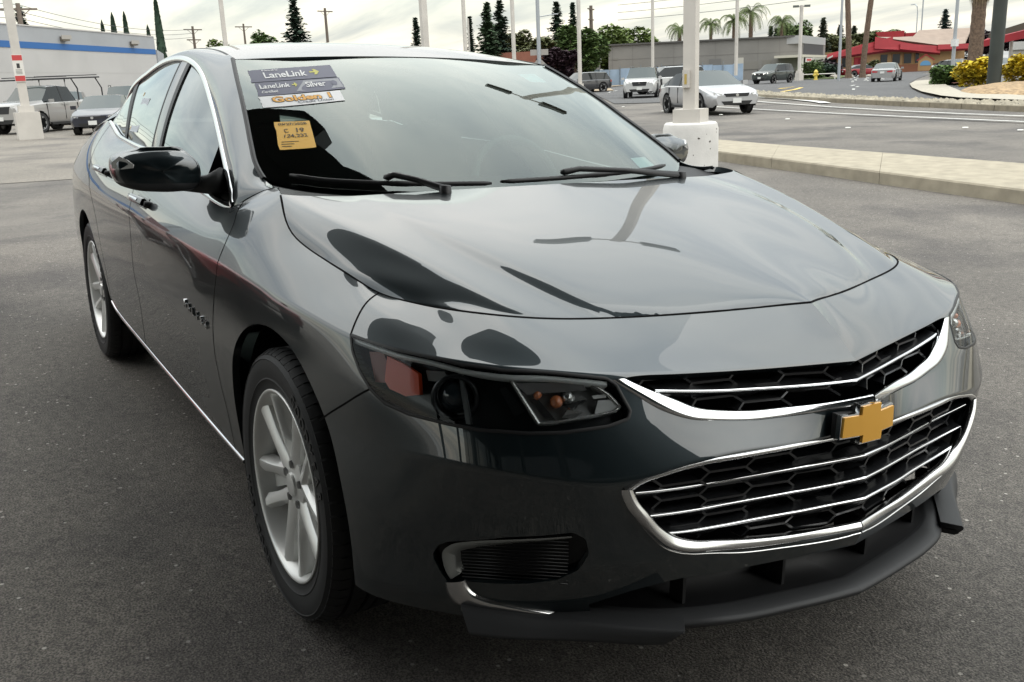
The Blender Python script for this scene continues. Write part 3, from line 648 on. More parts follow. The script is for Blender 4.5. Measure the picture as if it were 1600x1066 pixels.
def build_headlights(car, hl, hl2):
    p = hl.plus(hl2)
    root = make2('headlight', p, LENS, car, .0)
    # black housing behind the lens
    bowl = Piece(p.V - p.N * .042, p.N, p.S, p.F); make2('housing', bowl, mat('lamp_housing', (.026, .029, .031), .24), root, 0)
    P3 = R3(HL3 + HL3[:1]); st = to_st(curve3(P3, 200, False)); P, N = ring_at(st[:, 0], st[:, 1])
    G = np.stack([P + N * .0005, P - N * .042]); n = normals_of(G); wl = grid_piece(G, n); cen = P.mean(0)
    if ((cen - P) * n[0]).sum() < 0: wl = grid_piece(G, -n)
    make2('housing_wall', wl, mat('lamp_housing', (.026, .029, .031), .24), root, 0)
    make2('lamp_gasket', sweep(P, N, [(-.0035, -.001), (-.003, .0012), (.003, .0012), (.0035, -.001)]), BLACK, root, 0)
    # bright strip along the top edge
    a = curve3(HL3[:9], 60); sa = to_st(R3(a * [1, 1, 1])); Pa, Na = ring_at(sa[:, 0], sa[:, 1] - .10)
    strip = sweep(Pa - Na * .004, Na, [(-.0060, -.02), (-.0055, 0), (.0045, .0), (.005, -.01)]); make2('chrome_strip', strip, mat('lamp_strip', (.80, .82, .80), .35, .1), root, 0)
    # amber side reflector
    am = [(.474,.832,.765),(.512,.816,.757),(.551,.802,.744),(.564,.806,.706),(.536,.822,.698),(.500,.843,.707),(.485,.845,.72)]
    Pm, Nm = (lambda s: ring_at(s[:, 0], s[:, 1]))(to_st(R3(am)))
    make2('amber_reflector', Piece(Pm - Nm * .008, Nm, np.zeros((7, 2)), [tuple(range(7))] if np.cross(Pm[1]-Pm[0], Pm[2]-Pm[1]) @ Nm[0] > 0 else [tuple(range(7))[::-1]]), AMBER, root, .012)
    am2 = [(.418,.857,.767),(.455,.843,.772),(.478,.838,.745),(.482,.848,.715),(.455,.862,.712)]
    Pm, Nm = (lambda s: ring_at(s[:, 0], s[:, 1]))(to_st(R3(am2)))
    make2('amber_reflector', Piece(Pm - Nm * .018, Nm, np.zeros((5, 2)), [tuple(range(5))] if np.cross(Pm[1]-Pm[0], Pm[2]-Pm[1]) @ Nm[0] > 0 else [tuple(range(5))[::-1]]), mat('amber_dim', (.28, .08, .05), .3), root, .01)
    # projector behind the lens
    c = ring_offset([(.625, .775, .715)], .030)[0]
    m = MB(); m.lathe([(.044, .0), (.046, .012), (.041, .016), (.037, .012), (.037, -.01)], 32, 'z'); me = m.me('projector_ring', mat('ring_grey', (.04, .043, .045), .3, .6), True)
    m2 = MB(); m2.lathe([(.0001, .018), (.012, .0165), (.024, .011), (.034, .0), (.034, -.01)], 32, 'z'); me2 = m2.me('projector_lens', mat('projector_glass', (.02, .03, .035), .03, 0, 1), True)
    q = Vector((.86, -.50, .05)).to_track_quat('Z', 'Y')
    bar_ = MB()
    for side in (1, -1):
        for nm_, me_ in (('projector_ring', me), ('projector_lens', me2)):
            o = link(nm_, me_, root[0] if side == 1 else root[1]); v = Vector((.80, -.58 * side, .05)); o.rotation_euler = v.to_track_quat('Z', 'Y').to_euler(); o.location = (c[0], c[1] * side, c[2])
    # upright bezel rib in the middle
    rib = [(.617,.756,.770),(.625,.750,.770),(.668,.757,.668),(.660,.762,.668)]
    Pm, Nm = (lambda s: ring_at(s[:, 0], s[:, 1]))(to_st(R3(rib))); make2('bezel_rib', Piece(Pm - Nm * .012, Nm, np.zeros((4, 2)), [(0, 1, 2, 3)] if np.cross(Pm[1]-Pm[0], Pm[2]-Pm[1]) @ Nm[0] > 0 else [(3, 2, 1, 0)]), mat('bezel_grey', (.18, .19, .19), .3, .4), root, .012)
    # inner pocket with the indicator: chrome frame, silver bowl, bulb
    fr = [(.690,.678,.751),(.720,.630,.752),(.750,.572,.746),(.762,.548,.743),(.787,.520,.722),(.801,.504,.698),(.799,.520,.690),(.785,.560,.684),(.762,.632,.677),(.752,.655,.677)]
    Pf, Nf = (lambda s: ring_at(s[:, 0], s[:, 1]))(to_st(curve3(R3(fr + fr[:1]), 90, False)))
    make2('chrome_frame', sweep(Pf - Nf * .006, Nf, [(-.0035, -.02), (-.003, 0), (.003, 0), (.0035, -.02)]), mat('frame_bright', (.70, .69, .66), .18, .8), root, 0)
    Pm = Pf[:-1] - Nf[:-1] * .030; ce = Pm.mean(0) - Nf.mean(0) * .012
    V = np.vstack([Pm, [ce]]); Nn = np.vstack([Nf[:-1], [Nf.mean(0)]]); k = len(Pm); F = [(i, (i + 1) % k, k) for i in range(k)]
    if np.cross(V[1] - V[0], V[k] - V[0]) @ Nn[0] < 0: F = [f[::-1] for f in F]
    make2('indicator_bowl', Piece(V, Nn, np.zeros((len(V), 2)), F), mat('bowl_silver', (.34, .34, .33), .28, .7), root, 0)
    G = np.stack([Pf - Nf * .008, Pf - Nf * .030]); n = normals_of(G); make2('bowl_wall', grid_piece(G, n), mat('bowl_silver', (.34, .34, .33), .28, .7), root, 0)
    def hlp(w, z, dp): return ring_offset([(front_x(w, z), w, z)], dp)[0]
    def facet(nm, pts, m_):        # pts: (|y|, z, depth)
        P = np.array([hlp(*p) for p in pts]); n_ = np.cross(P[1] - P[0], P[2] - P[0]); n_ /= np.linalg.norm(n_); f = tuple(range(len(P)))
        if n_ @ np.array([.8, -.55, .2]) < 0: n_ = -n_; f = f[::-1]
        return make2(nm, Piece(P, np.tile(n_, (len(P), 1)), np.zeros((len(P), 2)), [f]), m_, root, .006)
    FC = mat('facet_chrome', (.62, .62, .62), .10, 1); FW = mat('facet_white', (.80, .80, .78), .25, .3)
    facet('reflector_facet', [(.540, .713, .012), (.518, .712, .008), (.508, .700, .008), (.512, .690, .010), (.552, .686, .026), (.548, .697, .024)], FW)
    facet('reflector_facet', [(.548, .722, .014), (.524, .722, .009), (.524, .716, .009), (.546, .716, .014)], FW)
    facet('reflector_facet', [(.592, .700, .010), (.560, .716, .012), (.566, .722, .016), (.600, .708, .020)], FC)
    facet('reflector_facet', [(.612, .688, .020), (.598, .700, .014), (.572, .696, .016), (.590, .686, .020)], FC)
    facet('reflector_facet', [(.672, .744, .006), (.560, .742, .006), (.556, .731, .012), (.660, .728, .020)], mat('facet_smoke', (.25, .25, .25), .2, .6))
    facet('reflector_facet', [(.655, .722, .028), (.640, .690, .028), (.622, .686, .028), (.640, .722, .030)], FC)
    for w, z, r_, m_ in ((.612, .716, .0125, mat('bulb_amber', (.60, .20, .08), .25, 0, .6)), (.640, .728, .008, mat('bulb_amber', (.60, .20, .08), .25, 0, .6)), (.590, .722, .013, mat('bulb_cap', (.45, .45, .43), .15, .8))):
        c = hlp(w, z, .022); me_ = MB().lathe([(.0001, r_), (r_ * .6, r_ * .8), (r_, 0), (r_ * .8, -r_)], 16, 'z').me('bulb', m_, True)
        for side in (1, -1):
            o = link('bulb', me_, root[0] if side == 1 else root[1]); v = Vector((.85, -.45 * side, .2)); o.rotation_euler = v.to_track_quat('Z', 'Y').to_euler(); o.location = (c[0], c[1] * side, c[2])
    facet('bezel_step', [(.700, .735, .020), (.690, .740, .020), (.668, .700, .030), (.690, .690, .030)], mat('bezel_dark', (.035, .038, .04), .25, .3))
    facet('bezel_step', [(.800, .752, .022), (.776, .756, .020), (.772, .738, .024), (.800, .734, .024)], mat('bezel_grey', (.18, .19, .19), .3, .4))
def build_grille(car):
    MESHM = mat('grille_black', (.020, .021, .023), .28, 0, .4, .15)
    def sym(pc): return pc.plus(pc.mirrored())
    # upper opening
    n = 90
    up = loft2(curve3(R3(UG_OUT), n), curve3(R3(UG_IN), n), .004, 7, [.8, 0, .5], .012)
    ug = make('upper_grille_surround', sym(up), CHROME, car, 0)
    lo = loft2(curve3(R3(LG_OUT[:8]), n), curve3(R3(LG_IN[:8]), n), .003, 7, [1, 0, .3], .012)
    lo2 = loft2(curve3(R3(LG_OUT[7:]), n), curve3(R3(LG_IN[7:]), n), .006, 9, [1, 0, .2], .012)
    lg = make('lower_grille_surround', sym(lo.plus(lo2)), BRUSH, car, 0)
    hl_ = sweep(*(lambda s: ring_at(s[:, 0], s[:, 1]))(to_st(curve3(R3(LG_OUT[7:]), n) + np.array([.0, -.002, -.007]))), [(-.0012, 0), (-.001, .002), (.001, .002), (.0012, 0)]); make('lower_grille_lip', sym(hl_), BRUSH, car, 0)
    # honeycomb and blades
    UP = [(w, z) for x, w, z in TOPL]; 
    def inside(poly, w, z):
        return poly_sdf(np.array([[abs(w), z]]), poly)[0] < .002
    pu = np.array([(-.01, .75)] + [(w, z + .006) for x, w, z in TOPL] + [(w, z) for x, w, z in UG_IN[::-1]] + [(-.01, .682)])
    plo = np.array([(-.01, LG_IN[0][2])] + [(w, z) for x, w, z in LG_IN] + [(-.01, LG_IN[-1][2])])
    def base_x(w, z): return front_x(abs(w), z)
    def comb(name, poly, z0, z1, cw, ch, depth, th, parent):
        mb = MB(); A2, B2, H2 = cw * .5, cw * .34, ch * .5
        for k in range(-9, 10):
            cy = k * (A2 + B2)
            for r in range(-3, 14):
                cz = z0 + r * ch + (H2 if k % 2 else 0)
                for a, b in (((cy - B2, cz + H2), (cy + B2, cz + H2)), ((cy + B2, cz + H2), (cy + A2, cz)), ((cy + A2, cz), (cy + B2, cz - H2))):
                    if not inside(poly, (a[0] + b[0]) / 2, (a[1] + b[1]) / 2): continue
                    A_ = Vector((base_x(a[0], a[1]) - depth, a[0], a[1])); B_ = Vector((base_x(b[0], b[1]) - depth, b[0], b[1]))
                    d = (B_ - A_)
                    if d.length < 1e-4: continue
                    u = Vector((1, 0, 0)); v = d.cross(u).normalized() * th
                    q = [A_ + v, A_ - v, B_ - v, B_ + v]; bk = [p - u * .03 for p in q]
                    mb.add(q + bk, [(0, 1, 2, 3), (0, 4, 5, 1), (2, 6, 7, 3), (1, 5, 6, 2), (3, 7, 4, 0)])
        o = mb.obj(name, MESHM, parent); o['kind'] = 'stuff'; return o
    comb('honeycomb', pu, .66, .745, .118, .029, .022, .0024, ug)
    comb('honeycomb', plo, .405, .60, .118, .030, .030, .0024, lg)
    def blade(pts, parent, chrome=True, dep=.028, dz=-.016, jag=True):
        c = curve3(R3(pts), 70); c = np.vstack([c[::-1] * [1, 1, 1], c[1:] * [1, -1, 1]])
        N = np.tile([1., 0, 0], (len(c), 1))
        G = np.stack([c + [0, 0, .004], c + [.002, 0, .002], c + [.002, 0, -.003], c + [-.004, 0, -.006], c + [-dep, 0, dz], c + [-dep, 0, .008], c + [0, 0, .004]])
        nn = normals_of(G); nn = -nn if nn[1, 40, 0] < 0 else nn
        wv = np.abs(((c[:, 1] / .118) % 1) - .5) * 2; wv = np.clip((wv - .35) * 3, 0, 1)
        G[4, :, 2] -= .010 * wv; G[3, :, 2] -= .006 * wv; G[5, :, 2] += .006 * wv
        b = make('grille_blade', grid_piece(G, nn), MESHM, parent, 0)
        cs = np.stack([c + [0, 0, .0043], c + [.0035, 0, .0032], c + [.004, 0, .0012], c + [.003, 0, -.0006]]); nc = normals_of(cs); nc = -nc if nc[1, 40, 0] < 0 else nc
        if chrome: make('blade_trim', grid_piece(cs, nc), CHROME, b, 0)
    blade([(.921,0,.699),(.898,.071,.697),(.877,.142,.697),(.856,.216,.699),(.837,.289,.702),(.819,.361,.708),(.806,.41,.713),(.80,.425,.714)], ug)
    for L in ([(.957,0,.549),(.941,.077,.546),(.914,.172,.540),(.884,.27,.533),(.858,.36,.528),(.848,.44,.532),(.846,.502,.540)],
              [(.963,0,.502),(.941,.083,.496),(.915,.173,.490),(.886,.273,.484),(.864,.367,.481),(.855,.44,.485),(.853,.482,.490)],
              [(.967,0,.458),(.952,.075,.457),(.930,.16,.452),(.905,.24,.447),(.885,.314,.443),(.868,.398,.444),(.864,.442,.450)]): blade(L, lg)
    # near-black backing sheet added as the deep shade inside the openings
    bk = MB(); bk.box(.70, .72, -.50, .50, .36, .75); bk.obj('grille_backing', VOID, car)
    # air intake under the bumper and its uprights
    ib = MB()
    for w in (-.36, -.13, .13, .36): MB().box(.80, front_x(abs(w), .33) - .035, w - .004, w + .004, .262, .35).obj('intake_upright', BLACK, car)
    # emblem
    half = [(-1, -.21), (-.90, .20), (-.32, .20), (-.26, .42), (.36, .42), (.31, .20), (1, .20), (.90, -.21), (.32, -.21), (.26, -.42), (-.36, -.42), (-.31, -.21)]
    def bow(s, grow, x0, x1, mb):
        P = []
        for i, (a, b) in enumerate(half):
            a0, b0 = a * s, b * s
            P.append((a0 + math.copysign(grow, a), b0 + math.copysign(grow, b)))
        # the emblem folds back a little either side of the middle
        n = len(P); V = []
        for d in (x0, x1):
            for (y, z) in P: V.append((d - abs(y) * .16 - z * .15, y, z))
        F = [(i, (i + 1) % n, n + (i + 1) % n, n + i) for i in range(n)]
        for o in (0, n):
            F += [tuple(o + i for i in q) for q in ((0, 1, 2, 11), (2, 3, 4, 5, 8, 9, 10, 11), (5, 6, 7, 8))]
        mb.add(V, F); return mb
    em = empty('emblem'); em.parent = car; em.location = (.972, -.010, .628)
    bow(.074, .008, -.012, .005, MB()).obj('emblem_rim', CHROME, em, angle=20); bow(.074, -.0045, .0, .009, MB()).obj('emblem_face', GOLD, em, angle=20)
    bow(.074, .0095, -.016, -.006, MB()).obj('emblem_back', BLACK, em, angle=20)
def build_lower_front(car):
    # splitter blade under the bumper
    T = [(.940,0,.268),(.927,.085,.268),(.914,.169,.270),(.893,.27,.269),(.866,.36,.270),(.838,.412,.269),(.798,.463,.266),(.764,.508,.266),(.764,.553,.263)]
    Bm = [(.985,0,.264),(.975,.09,.265),(.964,.17,.267),(.944,.27,.266),(.915,.36,.266),(.892,.400,.262),(.860,.448,.262),(.812,.535,.268),(.768,.566,.266)]
    t, b = curve3(R3(T), 80), curve3(R3(Bm), 80); m_ = (t + b) / 2
    G = np.stack([t + [-.03, 0, -.010], t + [-.004, 0, -.002], t + [.003, 0, .0015], m_ + [0, 0, .002], b + [-.010, 0, .001], b + [-.002, 0, -.003], b + [0, 0, -.010], b + [-.008, 0, -.018], b + [-.06, 0, -.022]])
    n = normals_of(G); n = -n if n[3, 40, 2] < 0 else n
    p = grid_piece(G, n); make('front_splitter', p.plus(p.mirrored()), SATIN, car, 0)
    # air intake: a dark box between the bumper edge and the splitter
    up = ring_line(INTAKE3[:6], 80)[0]; lo = t + [-.006, 0, -.004]
    G = np.stack([up + [-.004, 0, .004], up * [1, .97, 1] + [-.07, 0, .0], lo * [1, .97, 1] + [-.10, 0, .0], lo]); n = normals_of(G); n = -n if n[1, 10, 0] < 0 else n
    p = grid_piece(G, n); make('air_intake', p.plus(p.mirrored()), mat('intake_black', (.006, .006, .007), .5), car, 0)
    # corner wings
    o = [(.645,.765,.285),(.70,.705,.280),(.755,.635,.272),(.795,.585,.272),(.86,.51,.270),(.926,.432,.272)]
    i_ = [(.684,.768,.245),(.735,.70,.240),(.785,.62,.238),(.83,.555,.237),(.868,.505,.236),(.900,.458,.238)]
    a, c = curve3(R3(o), 40), curve3(R3(i_), 40)
    G = np.stack([a + [-.04, .03, .004], a + [-.003, .002, .001], a * .85 + c * .15 + [.002, -.001, 0], a * .5 + c * .5 + [.003, -.002, 0], a * .12 + c * .88, c + [-.001, .001, -.002], c + [-.008, .006, -.006], c + [-.09, .06, -.004]]); n = normals_of(G); n = -n if n[3, 20, 0] < 0 else n
    make2('corner_wing', grid_piece(G, n).flange(.012), SATIN, car, 0)
    # fog lamp recess
    st = to_st(curve3(R3(FOG3 + FOG3[:1]), 160, False)); P, N = ring_at(st[:, 0], st[:, 1])
    dirn = np.array([.72, -.62, .1]); Q = P - dirn * .028; Q[:, 2] += np.where(Q[:, 2] < .33, .008, -.004)
    G = np.stack([P, Q]); n = normals_of(G); cen = P.mean(0)
    if ((cen - P) * n[0]).sum() < 0: n = -n
    fog = make2('fog_recess', grid_piece(G, n), BLACK, car, 0)
    k = len(Q) - 1; V = np.vstack([Q[:-1], [Q.mean(0)]]); F = [(i, (i + 1) % k, k) for i in range(k)]
    if np.cross(V[1] - V[0], V[k] - V[0]) @ dirn < 0: F = [f[::-1] for f in F]
    make2('fog_panel', Piece(V, np.tile(dirn, (k + 1, 1)), np.zeros((k + 1, 2)), F), mat('fog_black', (.006, .006, .007), .35), fog, 0)
    rib = MB()
    e0, e1 = Vector((.638, -.757, 0)), Vector((.783, -.606, 0))
    for i in range(13):
        z = .345 + i * .0068; rib.tube([e0 + Vector((0, 0, z)), e1 + Vector((0, 0, z + .008 + .0005 * i))], .0017, 5)
    rm = rib.me('fog_rib', mat('fog_black', (.006, .006, .007), .35), True)
    for s_, pr in ((1, fog[0]), (-1, fog[1])):
        q = link('fog_ribs', rm, pr); q.scale = (1, s_, 1)
    # running light frame: along the top edge and down the outer side
    fr = [(.802,.612,.458),(.76,.668,.450),(.716,.712,.442),(.66,.757,.428),(.630,.778,.414),(.614,.787,.395),(.612,.786,.372),(.622,.776,.335)]
    wv = [.010,.012,.013,.016,.020,.024,.026,.024]
    c = curve3(R3(fr), 60); s1 = to_st(c); Pc, Nc = ring_at(s1[:, 0], s1[:, 1]); W_ = np.interp(np.linspace(0, 7, 60), range(8), wv)
    Tt = np.gradient(Pc, axis=0); Tt /= np.linalg.norm(Tt, axis=1, keepdims=True); Ac = np.cross(Nc, Tt)
    if Ac[5, 2] > 0: Ac = -Ac      # towards the inside of the recess
    Pc = Pc - Nc * .004
    G = np.stack([Pc - Nc * .0, Pc + Ac * W_[:, None] * .25 + Nc * .001, Pc + Ac * W_[:, None] * .9 - Nc * .008, Pc + Ac * W_[:, None] - Nc * .03]); n = normals_of(G)
    if (n[1] * Nc).sum() < 0: n = -n
    make2('running_light', grid_piece(G, n), mat('running_light', (.28, .29, .28), .25, .2, .6), car, 0)
    A_ = curve3(R3([(.615,.782,.332),(.616,.778,.307),(.620,.767,.285),(.633,.751,.276),(.666,.719,.277),(.711,.658,.271),(.739,.600,.261),(.756,.558,.253)]), 60)
    B_ = curve3(R3([(.649,.758,.343),(.651,.752,.327),(.657,.743,.313),(.669,.728,.305),(.697,.693,.296),(.726,.645,.283),(.746,.598,.269),(.759,.560,.258)]), 60)
    wedge = loft2(A_ + [.004, -.003, 0], B_ + [.004, -.003, 0], .004, 7, [.72, -.62, .1], .014)
    make2('fog_chrome', wedge, BRUSH, car, 0)
def build_wheels(car):
    R_, RW = .338, .2385
    tyre = MB()
    # sidewall and tread profile: (radius, y) with y = 0 at wheel centre plane, outside negative
    prof = [(.236, -.098), (.241, -.106), (.250, -.1075), (.262, -.112), (.2645, -.1145), (.268, -.113), (.285, -.1165), (.300, -.117), (.312, -.115), (.3145, -.1165), (.318, -.113), (.327, -.106), (.333, -.096), (.3355, -.088),
            (.3365, -.066), (.329, -.064), (.329, -.057), (.3375, -.055), (.338, -.022), (.330, -.020), (.330, -.012), (.338, -.010), (.338, .010), (.330, .012), (.330, .020), (.338, .022), (.337, .055), (.329, .057), (.329, .064), (.3365, .066), (.3335, .095), (.318, .113), (.29, .116), (.25, .107), (.236, .098)]
    tyre.lathe(prof, 120, 'y')
    tme = tyre.me('tyre', RUBBER, angle=28)
    # shoulder blocks: thin dark sipes cut as raised pads
    pads = MB(); n = 66
    for i in range(n):
        a = 2 * math.pi * i / n; w = 2 * math.pi / n * .40
        for (y0, y1, r0, r1, sh) in ((-.109, -.068, .3265, .3385, 0), (-.053, -.024, .3365, .3395, .5)):
            V = []
            for y, r in ((y0, r0), ((y0 + y1) / 2, r1 - .0005), (y1, r1)):
                for s_ in (-1, 1): q = a + sh * .05 + s_ * w; V += [(math.cos(q) * r, y, math.sin(q) * r), (math.cos(q) * (r - .012), y, math.sin(q) * (r - .012))]
            pads.add(V, [(0, 2, 6, 4), (4, 6, 10, 8), (0, 4, 5, 1), (4, 8, 9, 5), (2, 3, 7, 6), (6, 7, 11, 10), (0, 1, 3, 2), (8, 10, 11, 9)])
    pme = pads.me('tread_block', RUBBER)
    rim = MB(); rim.lathe([(.232, -.092), (.236, -.101), (.2395, -.104), (.2400, -.108), (.2375, -.1105), (.2325, -.1085), (.2285, -.100), (.222, -.088), (.216, -.06), (.205, -.035), (.203, .03), (.215, .08), (.236, .10)], 96, 'y')
    rme = rim.me('rim', ALLOY, True)
    sp = MB()
    web = MB()
    def spoke(a0, sp):
        """twin spoke: two arms that spread from the hub to the rim with a groove between"""
        ca, sa = math.cos(a0), math.sin(a0)
        for sd, sp in ((-1, sp[0]), (1, sp[1])):
            rr = np.linspace(.035, .232, 12); sec = []
            for r in rr:
                f = (r - .035) / .197
                cen = sd * (.026 + .027 * f); hw = .028 - .0075 * math.sin(f * math.pi) - .004 * f
                yf = -.083 - .012 * math.sin(min(1, f * 1.1) * math.pi * .5) - .006 * f ** 3
                ct = hw * .35
                # cross-section: outer edge, crest, inner edge dropping into the groove
                pts = [(cen + sd * hw, yf + .034), (cen + sd * hw * .93, yf + .010), (cen + sd * hw * .45, yf), (cen - sd * hw * .30, yf + .001), (cen - sd * hw, yf + .012), (cen - sd * hw, yf + .034)]
                sec.append([(r, t, y) for t, y in pts])
            V = [(p[0] * ca - p[1] * sa, p[2], p[0] * sa + p[1] * ca) for s_ in sec for p in s_]; F = []
            for i in range(len(sec) - 1):
                for j in range(5): F.append((i * 6 + j, i * 6 + j + 1, (i + 1) * 6 + j + 1, (i + 1) * 6 + j))
            sp.add(V, F)
        # web closing the groove
        V = []; F = []
        for r, hh in ((.05, .010), (.12, .012), (.19, .020), (.228, .024)):
            for t in (-1, 1): V.append((r * ca - t * hh * sa * .8, -.066, r * sa + t * hh * ca * .8))
        F = [(0, 1, 3, 2), (2, 3, 5, 4), (4, 5, 7, 6)]; web.add(V, F)
    sps = (MB(), MB()); spoke(0, sps); smes = [q.me('spoke', ALLOY, angle=40) for q in sps]; wme = web.me('spoke_web', ALLOY)
    hub = MB(); hub.lathe([(.0001, -.094), (.020, -.0945), (.028, -.092), (.030, -.086), (.040, -.084), (.062, -.080), (.070, -.066), (.072, -.03), (.001, -.03)], 40, 'y')
    hme = hub.me('hub', ALLOY, angle=30)
    nut = MB()
    for k in range(5):
        if k == 0: nut.lathe([(.0001, -.090), (.010, -.089), (.012, -.080), (.012, -.06)], 6, 'y', (.052, 0, 0))
    nme = nut.me('wheel_nut', mat('nut_dark', (.20, .20, .20), .3, .8))
    disc = MB(); disc.lathe([(.001, -.03), (.155, -.03), (.155, -.005), (.001, -.005)], 48, 'y'); disc.lathe([(.001, -.048), (.07, -.046), (.075, -.03)], 32, 'y')
    dme = disc.me('brake_disc', mat('disc_metal', (.19, .18, .175), .38, .6), angle=30)
    cal = MB(); cal.prism([(.08 * math.cos(a), .08 * math.sin(a)) for a in np.linspace(2.4, 3.9, 7)] + [(.17 * math.cos(a), .17 * math.sin(a)) for a in np.linspace(3.9, 2.4, 7)], 1, -.055, .03)
    cme = cal.me('brake_caliper', mat('caliper_metal', (.10, .10, .10), .5, .6))
    wh = []
    for x, s_ in ((0, 1), (-2.829, 1), (0, -1), (-2.829, -1)):
        t = link('wheel', None, car, (x, -.797 * s_, .335)); t.rotation_euler = (0, 0, 0 if s_ == 1 else math.pi)
        ty = link('tyre', tme, t); link('tread_block', pme, ty)['kind'] = 'stuff'
        for n_, me_ in (('rim', rme), ('hub', hme), ('brake_disc', dme), ('brake_caliper', cme)):
            link(n_, me_, t)
        for k in range(5):
            for n_, me_, off in (('spoke', smes[0], -90), ('spoke', smes[1], -90), ('spoke_web', wme, -90), ('wheel_nut', nme, -54)):
                o = link(n_, me_, t); o.rotation_euler = (0, -math.radians(off + 72 * k), 0)
        wh.append((t, ty))
    # raised lettering on the sidewall
    LETM = mat('tyre_letter', (.050, .050, .050), .45)
    for word, a0, r, size in (('GOODYEAR', 62, .2915, .036), ('GOODYEAR', 242, .2915, .036), ('ASSURANCE', 150, .283, .020), ('245/45R18 96V', 330, .283, .013)):
        if word in ('ASSURANCE', '245/45R18 96V'): continue
        step = 6.6 if word == 'GOODYEAR' else 4
        for i, ch in enumerate(word):
            cu = bpy.data.curves.new('letter', 'FONT'); cu.body = ch; cu.size = size; cu.align_x = 'CENTER'; cu.align_y = 'CENTER'; cu.extrude = .0012; cu.offset = .0009
            tmp = bpy.data.objects.new('tmp', cu); me = bpy.data.meshes.new_from_object(tmp); bpy.data.objects.remove(tmp)
            me.materials.clear(); me.materials.append(LETM)
            ang = math.radians(a0 - i * step)
            for t, ty in wh[:2]:
                o = link('sidewall_letter', me, ty)
                # letter plane faces -y; local up = radial
                up = Vector((math.cos(ang), 0, math.sin(ang))); nrm = Vector((0, -1, 0)); rt = up.cross(nrm)
                o.matrix_local = Matrix.Translation(Vector((up.x * r, -.1175, up.z * r))) @ Matrix((rt, up, nrm)).transposed().to_4x4()
    # wheel houses
    for x in (0, -2.829):
        n = 28; WL = {-1: MB(), 1: MB()}
        for i in range(n):
            a0, a1 = math.pi * (i / n * 1.16 - .08), math.pi * ((i + 1) / n * 1.16 - .08)
            for y0, y1 in ((-.872, -.55), (.55, .872)):
                wl = WL[1 if y0 > 0 else -1]; wl.add([(x + .405 * math.cos(a0), y0, .335 + .405 * math.sin(a0)), (x + .405 * math.cos(a1), y0, .335 + .405 * math.sin(a1)), (x + .405 * math.cos(a1), y1, .335 + .405 * math.sin(a1)), (x + .405 * math.cos(a0), y1, .335 + .405 * math.sin(a0))], [(0, 1, 2, 3)])
        for s_ in (-1, 1): WL[s_].add([(x - .42, s_ * .55, .24), (x + .42, s_ * .55, .24), (x + .42, s_ * .55, .78), (x - .42, s_ * .55, .78)], [(0, 1, 2, 3)])
        for s_ in (-1, 1): WL[s_].obj('wheel_house', VOID, car, smooth=True)
    ub = MB(); pl = [(.72, -.40), (.60, -.60), (.43, -.70), (.43, -.54), (-.43, -.54), (-.43, -.80), (-2.41, -.80), (-2.41, -.54), (-3.25, -.54), (-3.25, -.78), (-3.85, -.55)]; pl = pl + [(x, -y) for x, y in pl[::-1]]; ub.prism(pl, 2, .25, .36); ub.obj('underbody', VOID, car)
def build_side_fittings(car):
    # bright strip above the sill
    L = [(-.415,.885,.254),(-.8,.886,.260),(-1.2,.885,.268),(-1.6,.887,.280),(-2.0,.89,.298),(-2.25,.894,.314),(-2.36,.897,.33),(-2.42,.90,.352)]
    c = curve3(R3(L), 90); N = np.tile([0, -.9, -.35], (90, 1)); make2('sill_trim', sweep(c, N, [(-.007, -.004), (-.006, .004), (.0, .007), (.006, .004), (.007, -.004)]), CHROME, car, 0)
    # door handles
    for (x0, x1, w0, z0) in ((-1.58, -1.36, .899, .888), (-2.46, -2.24, .887, .938)):
        P, N = (lambda s: ring_at(s[:, 0], s[:, 1]))(to_st([(x, -w0, z0) for x in np.linspace(x0, x1, 14)]))
        off = .016 + .020 * np.sin(np.linspace(0.25, math.pi - .15, 14)) ** .6
        pr = sweep(P + N * off[:, None], N, [(-.012, -.008), (-.014, .0), (-.009, .007), (.009, .007), (.014, .0), (.012, -.008), (-.012, -.008)]); h = make2('door_handle', pr, PAINT, car, 0)
        pr = sweep(P[1:-1] + N[1:-1] * .0006, N[1:-1], [(-.020, -.001), (-.018, .0012), (.018, .0012), (.020, -.001)]); make2('handle_cup', pr, mat('cup_dark', (.012, .014, .015), .25, .3, .5), h, 0)
        pr = sweep((P + N * off[:, None])[2:12] + N[2:12] * .0075, N[2:12], [(-.005, -.001), (-.004, .0015), (.004, .0015), (.005, -.001)]); make2('handle_trim', pr, CHROME, h, 0)
        ee = ring_at(*to_st([(x1 + .012, -w0 - .0, z0)])[0].reshape(2, 1)); lk = MB(); lk.lathe([(.0001, .02), (.011, .019), (.013, .0)], 16, 'z'); me = lk.me('handle_lock', BLACK, True)
        for s_ in (1, -1):
            o = link('handle_lock', me, h[0] if s_ == 1 else h[1]); o.location = (ee[0][0][0], ee[0][0][1] * s_, ee[0][0][2]); o.rotation_euler = Vector((0, -s_, .2)).to_track_quat('Z', 'Y').to_euler()
    # name badge on the front door
    xs = np.linspace(-.785, -.55, 6)
    for i, ch in enumerate('MALIBU'):
        x = xs[i]; z = .648 - .004 * i + .0; P, N = (lambda s: ring_at(s[:, 0], s[:, 1]))(to_st([(x, -.928, z)]))
        me = text_mesh(ch, .034, .003, CHROME, .0006)
        for s_ in (1,):
            o = link('badge_letter', me, car); n = Vector(N[0]); up = Vector((0, 0, 1)); up = (up - n * up.dot(n)).normalized(); rt = up.cross(n)
            o.matrix_local = Matrix.Translation(Vector(P[0]) + n * .002) @ Matrix((rt, up, n)).transposed().to_4x4()
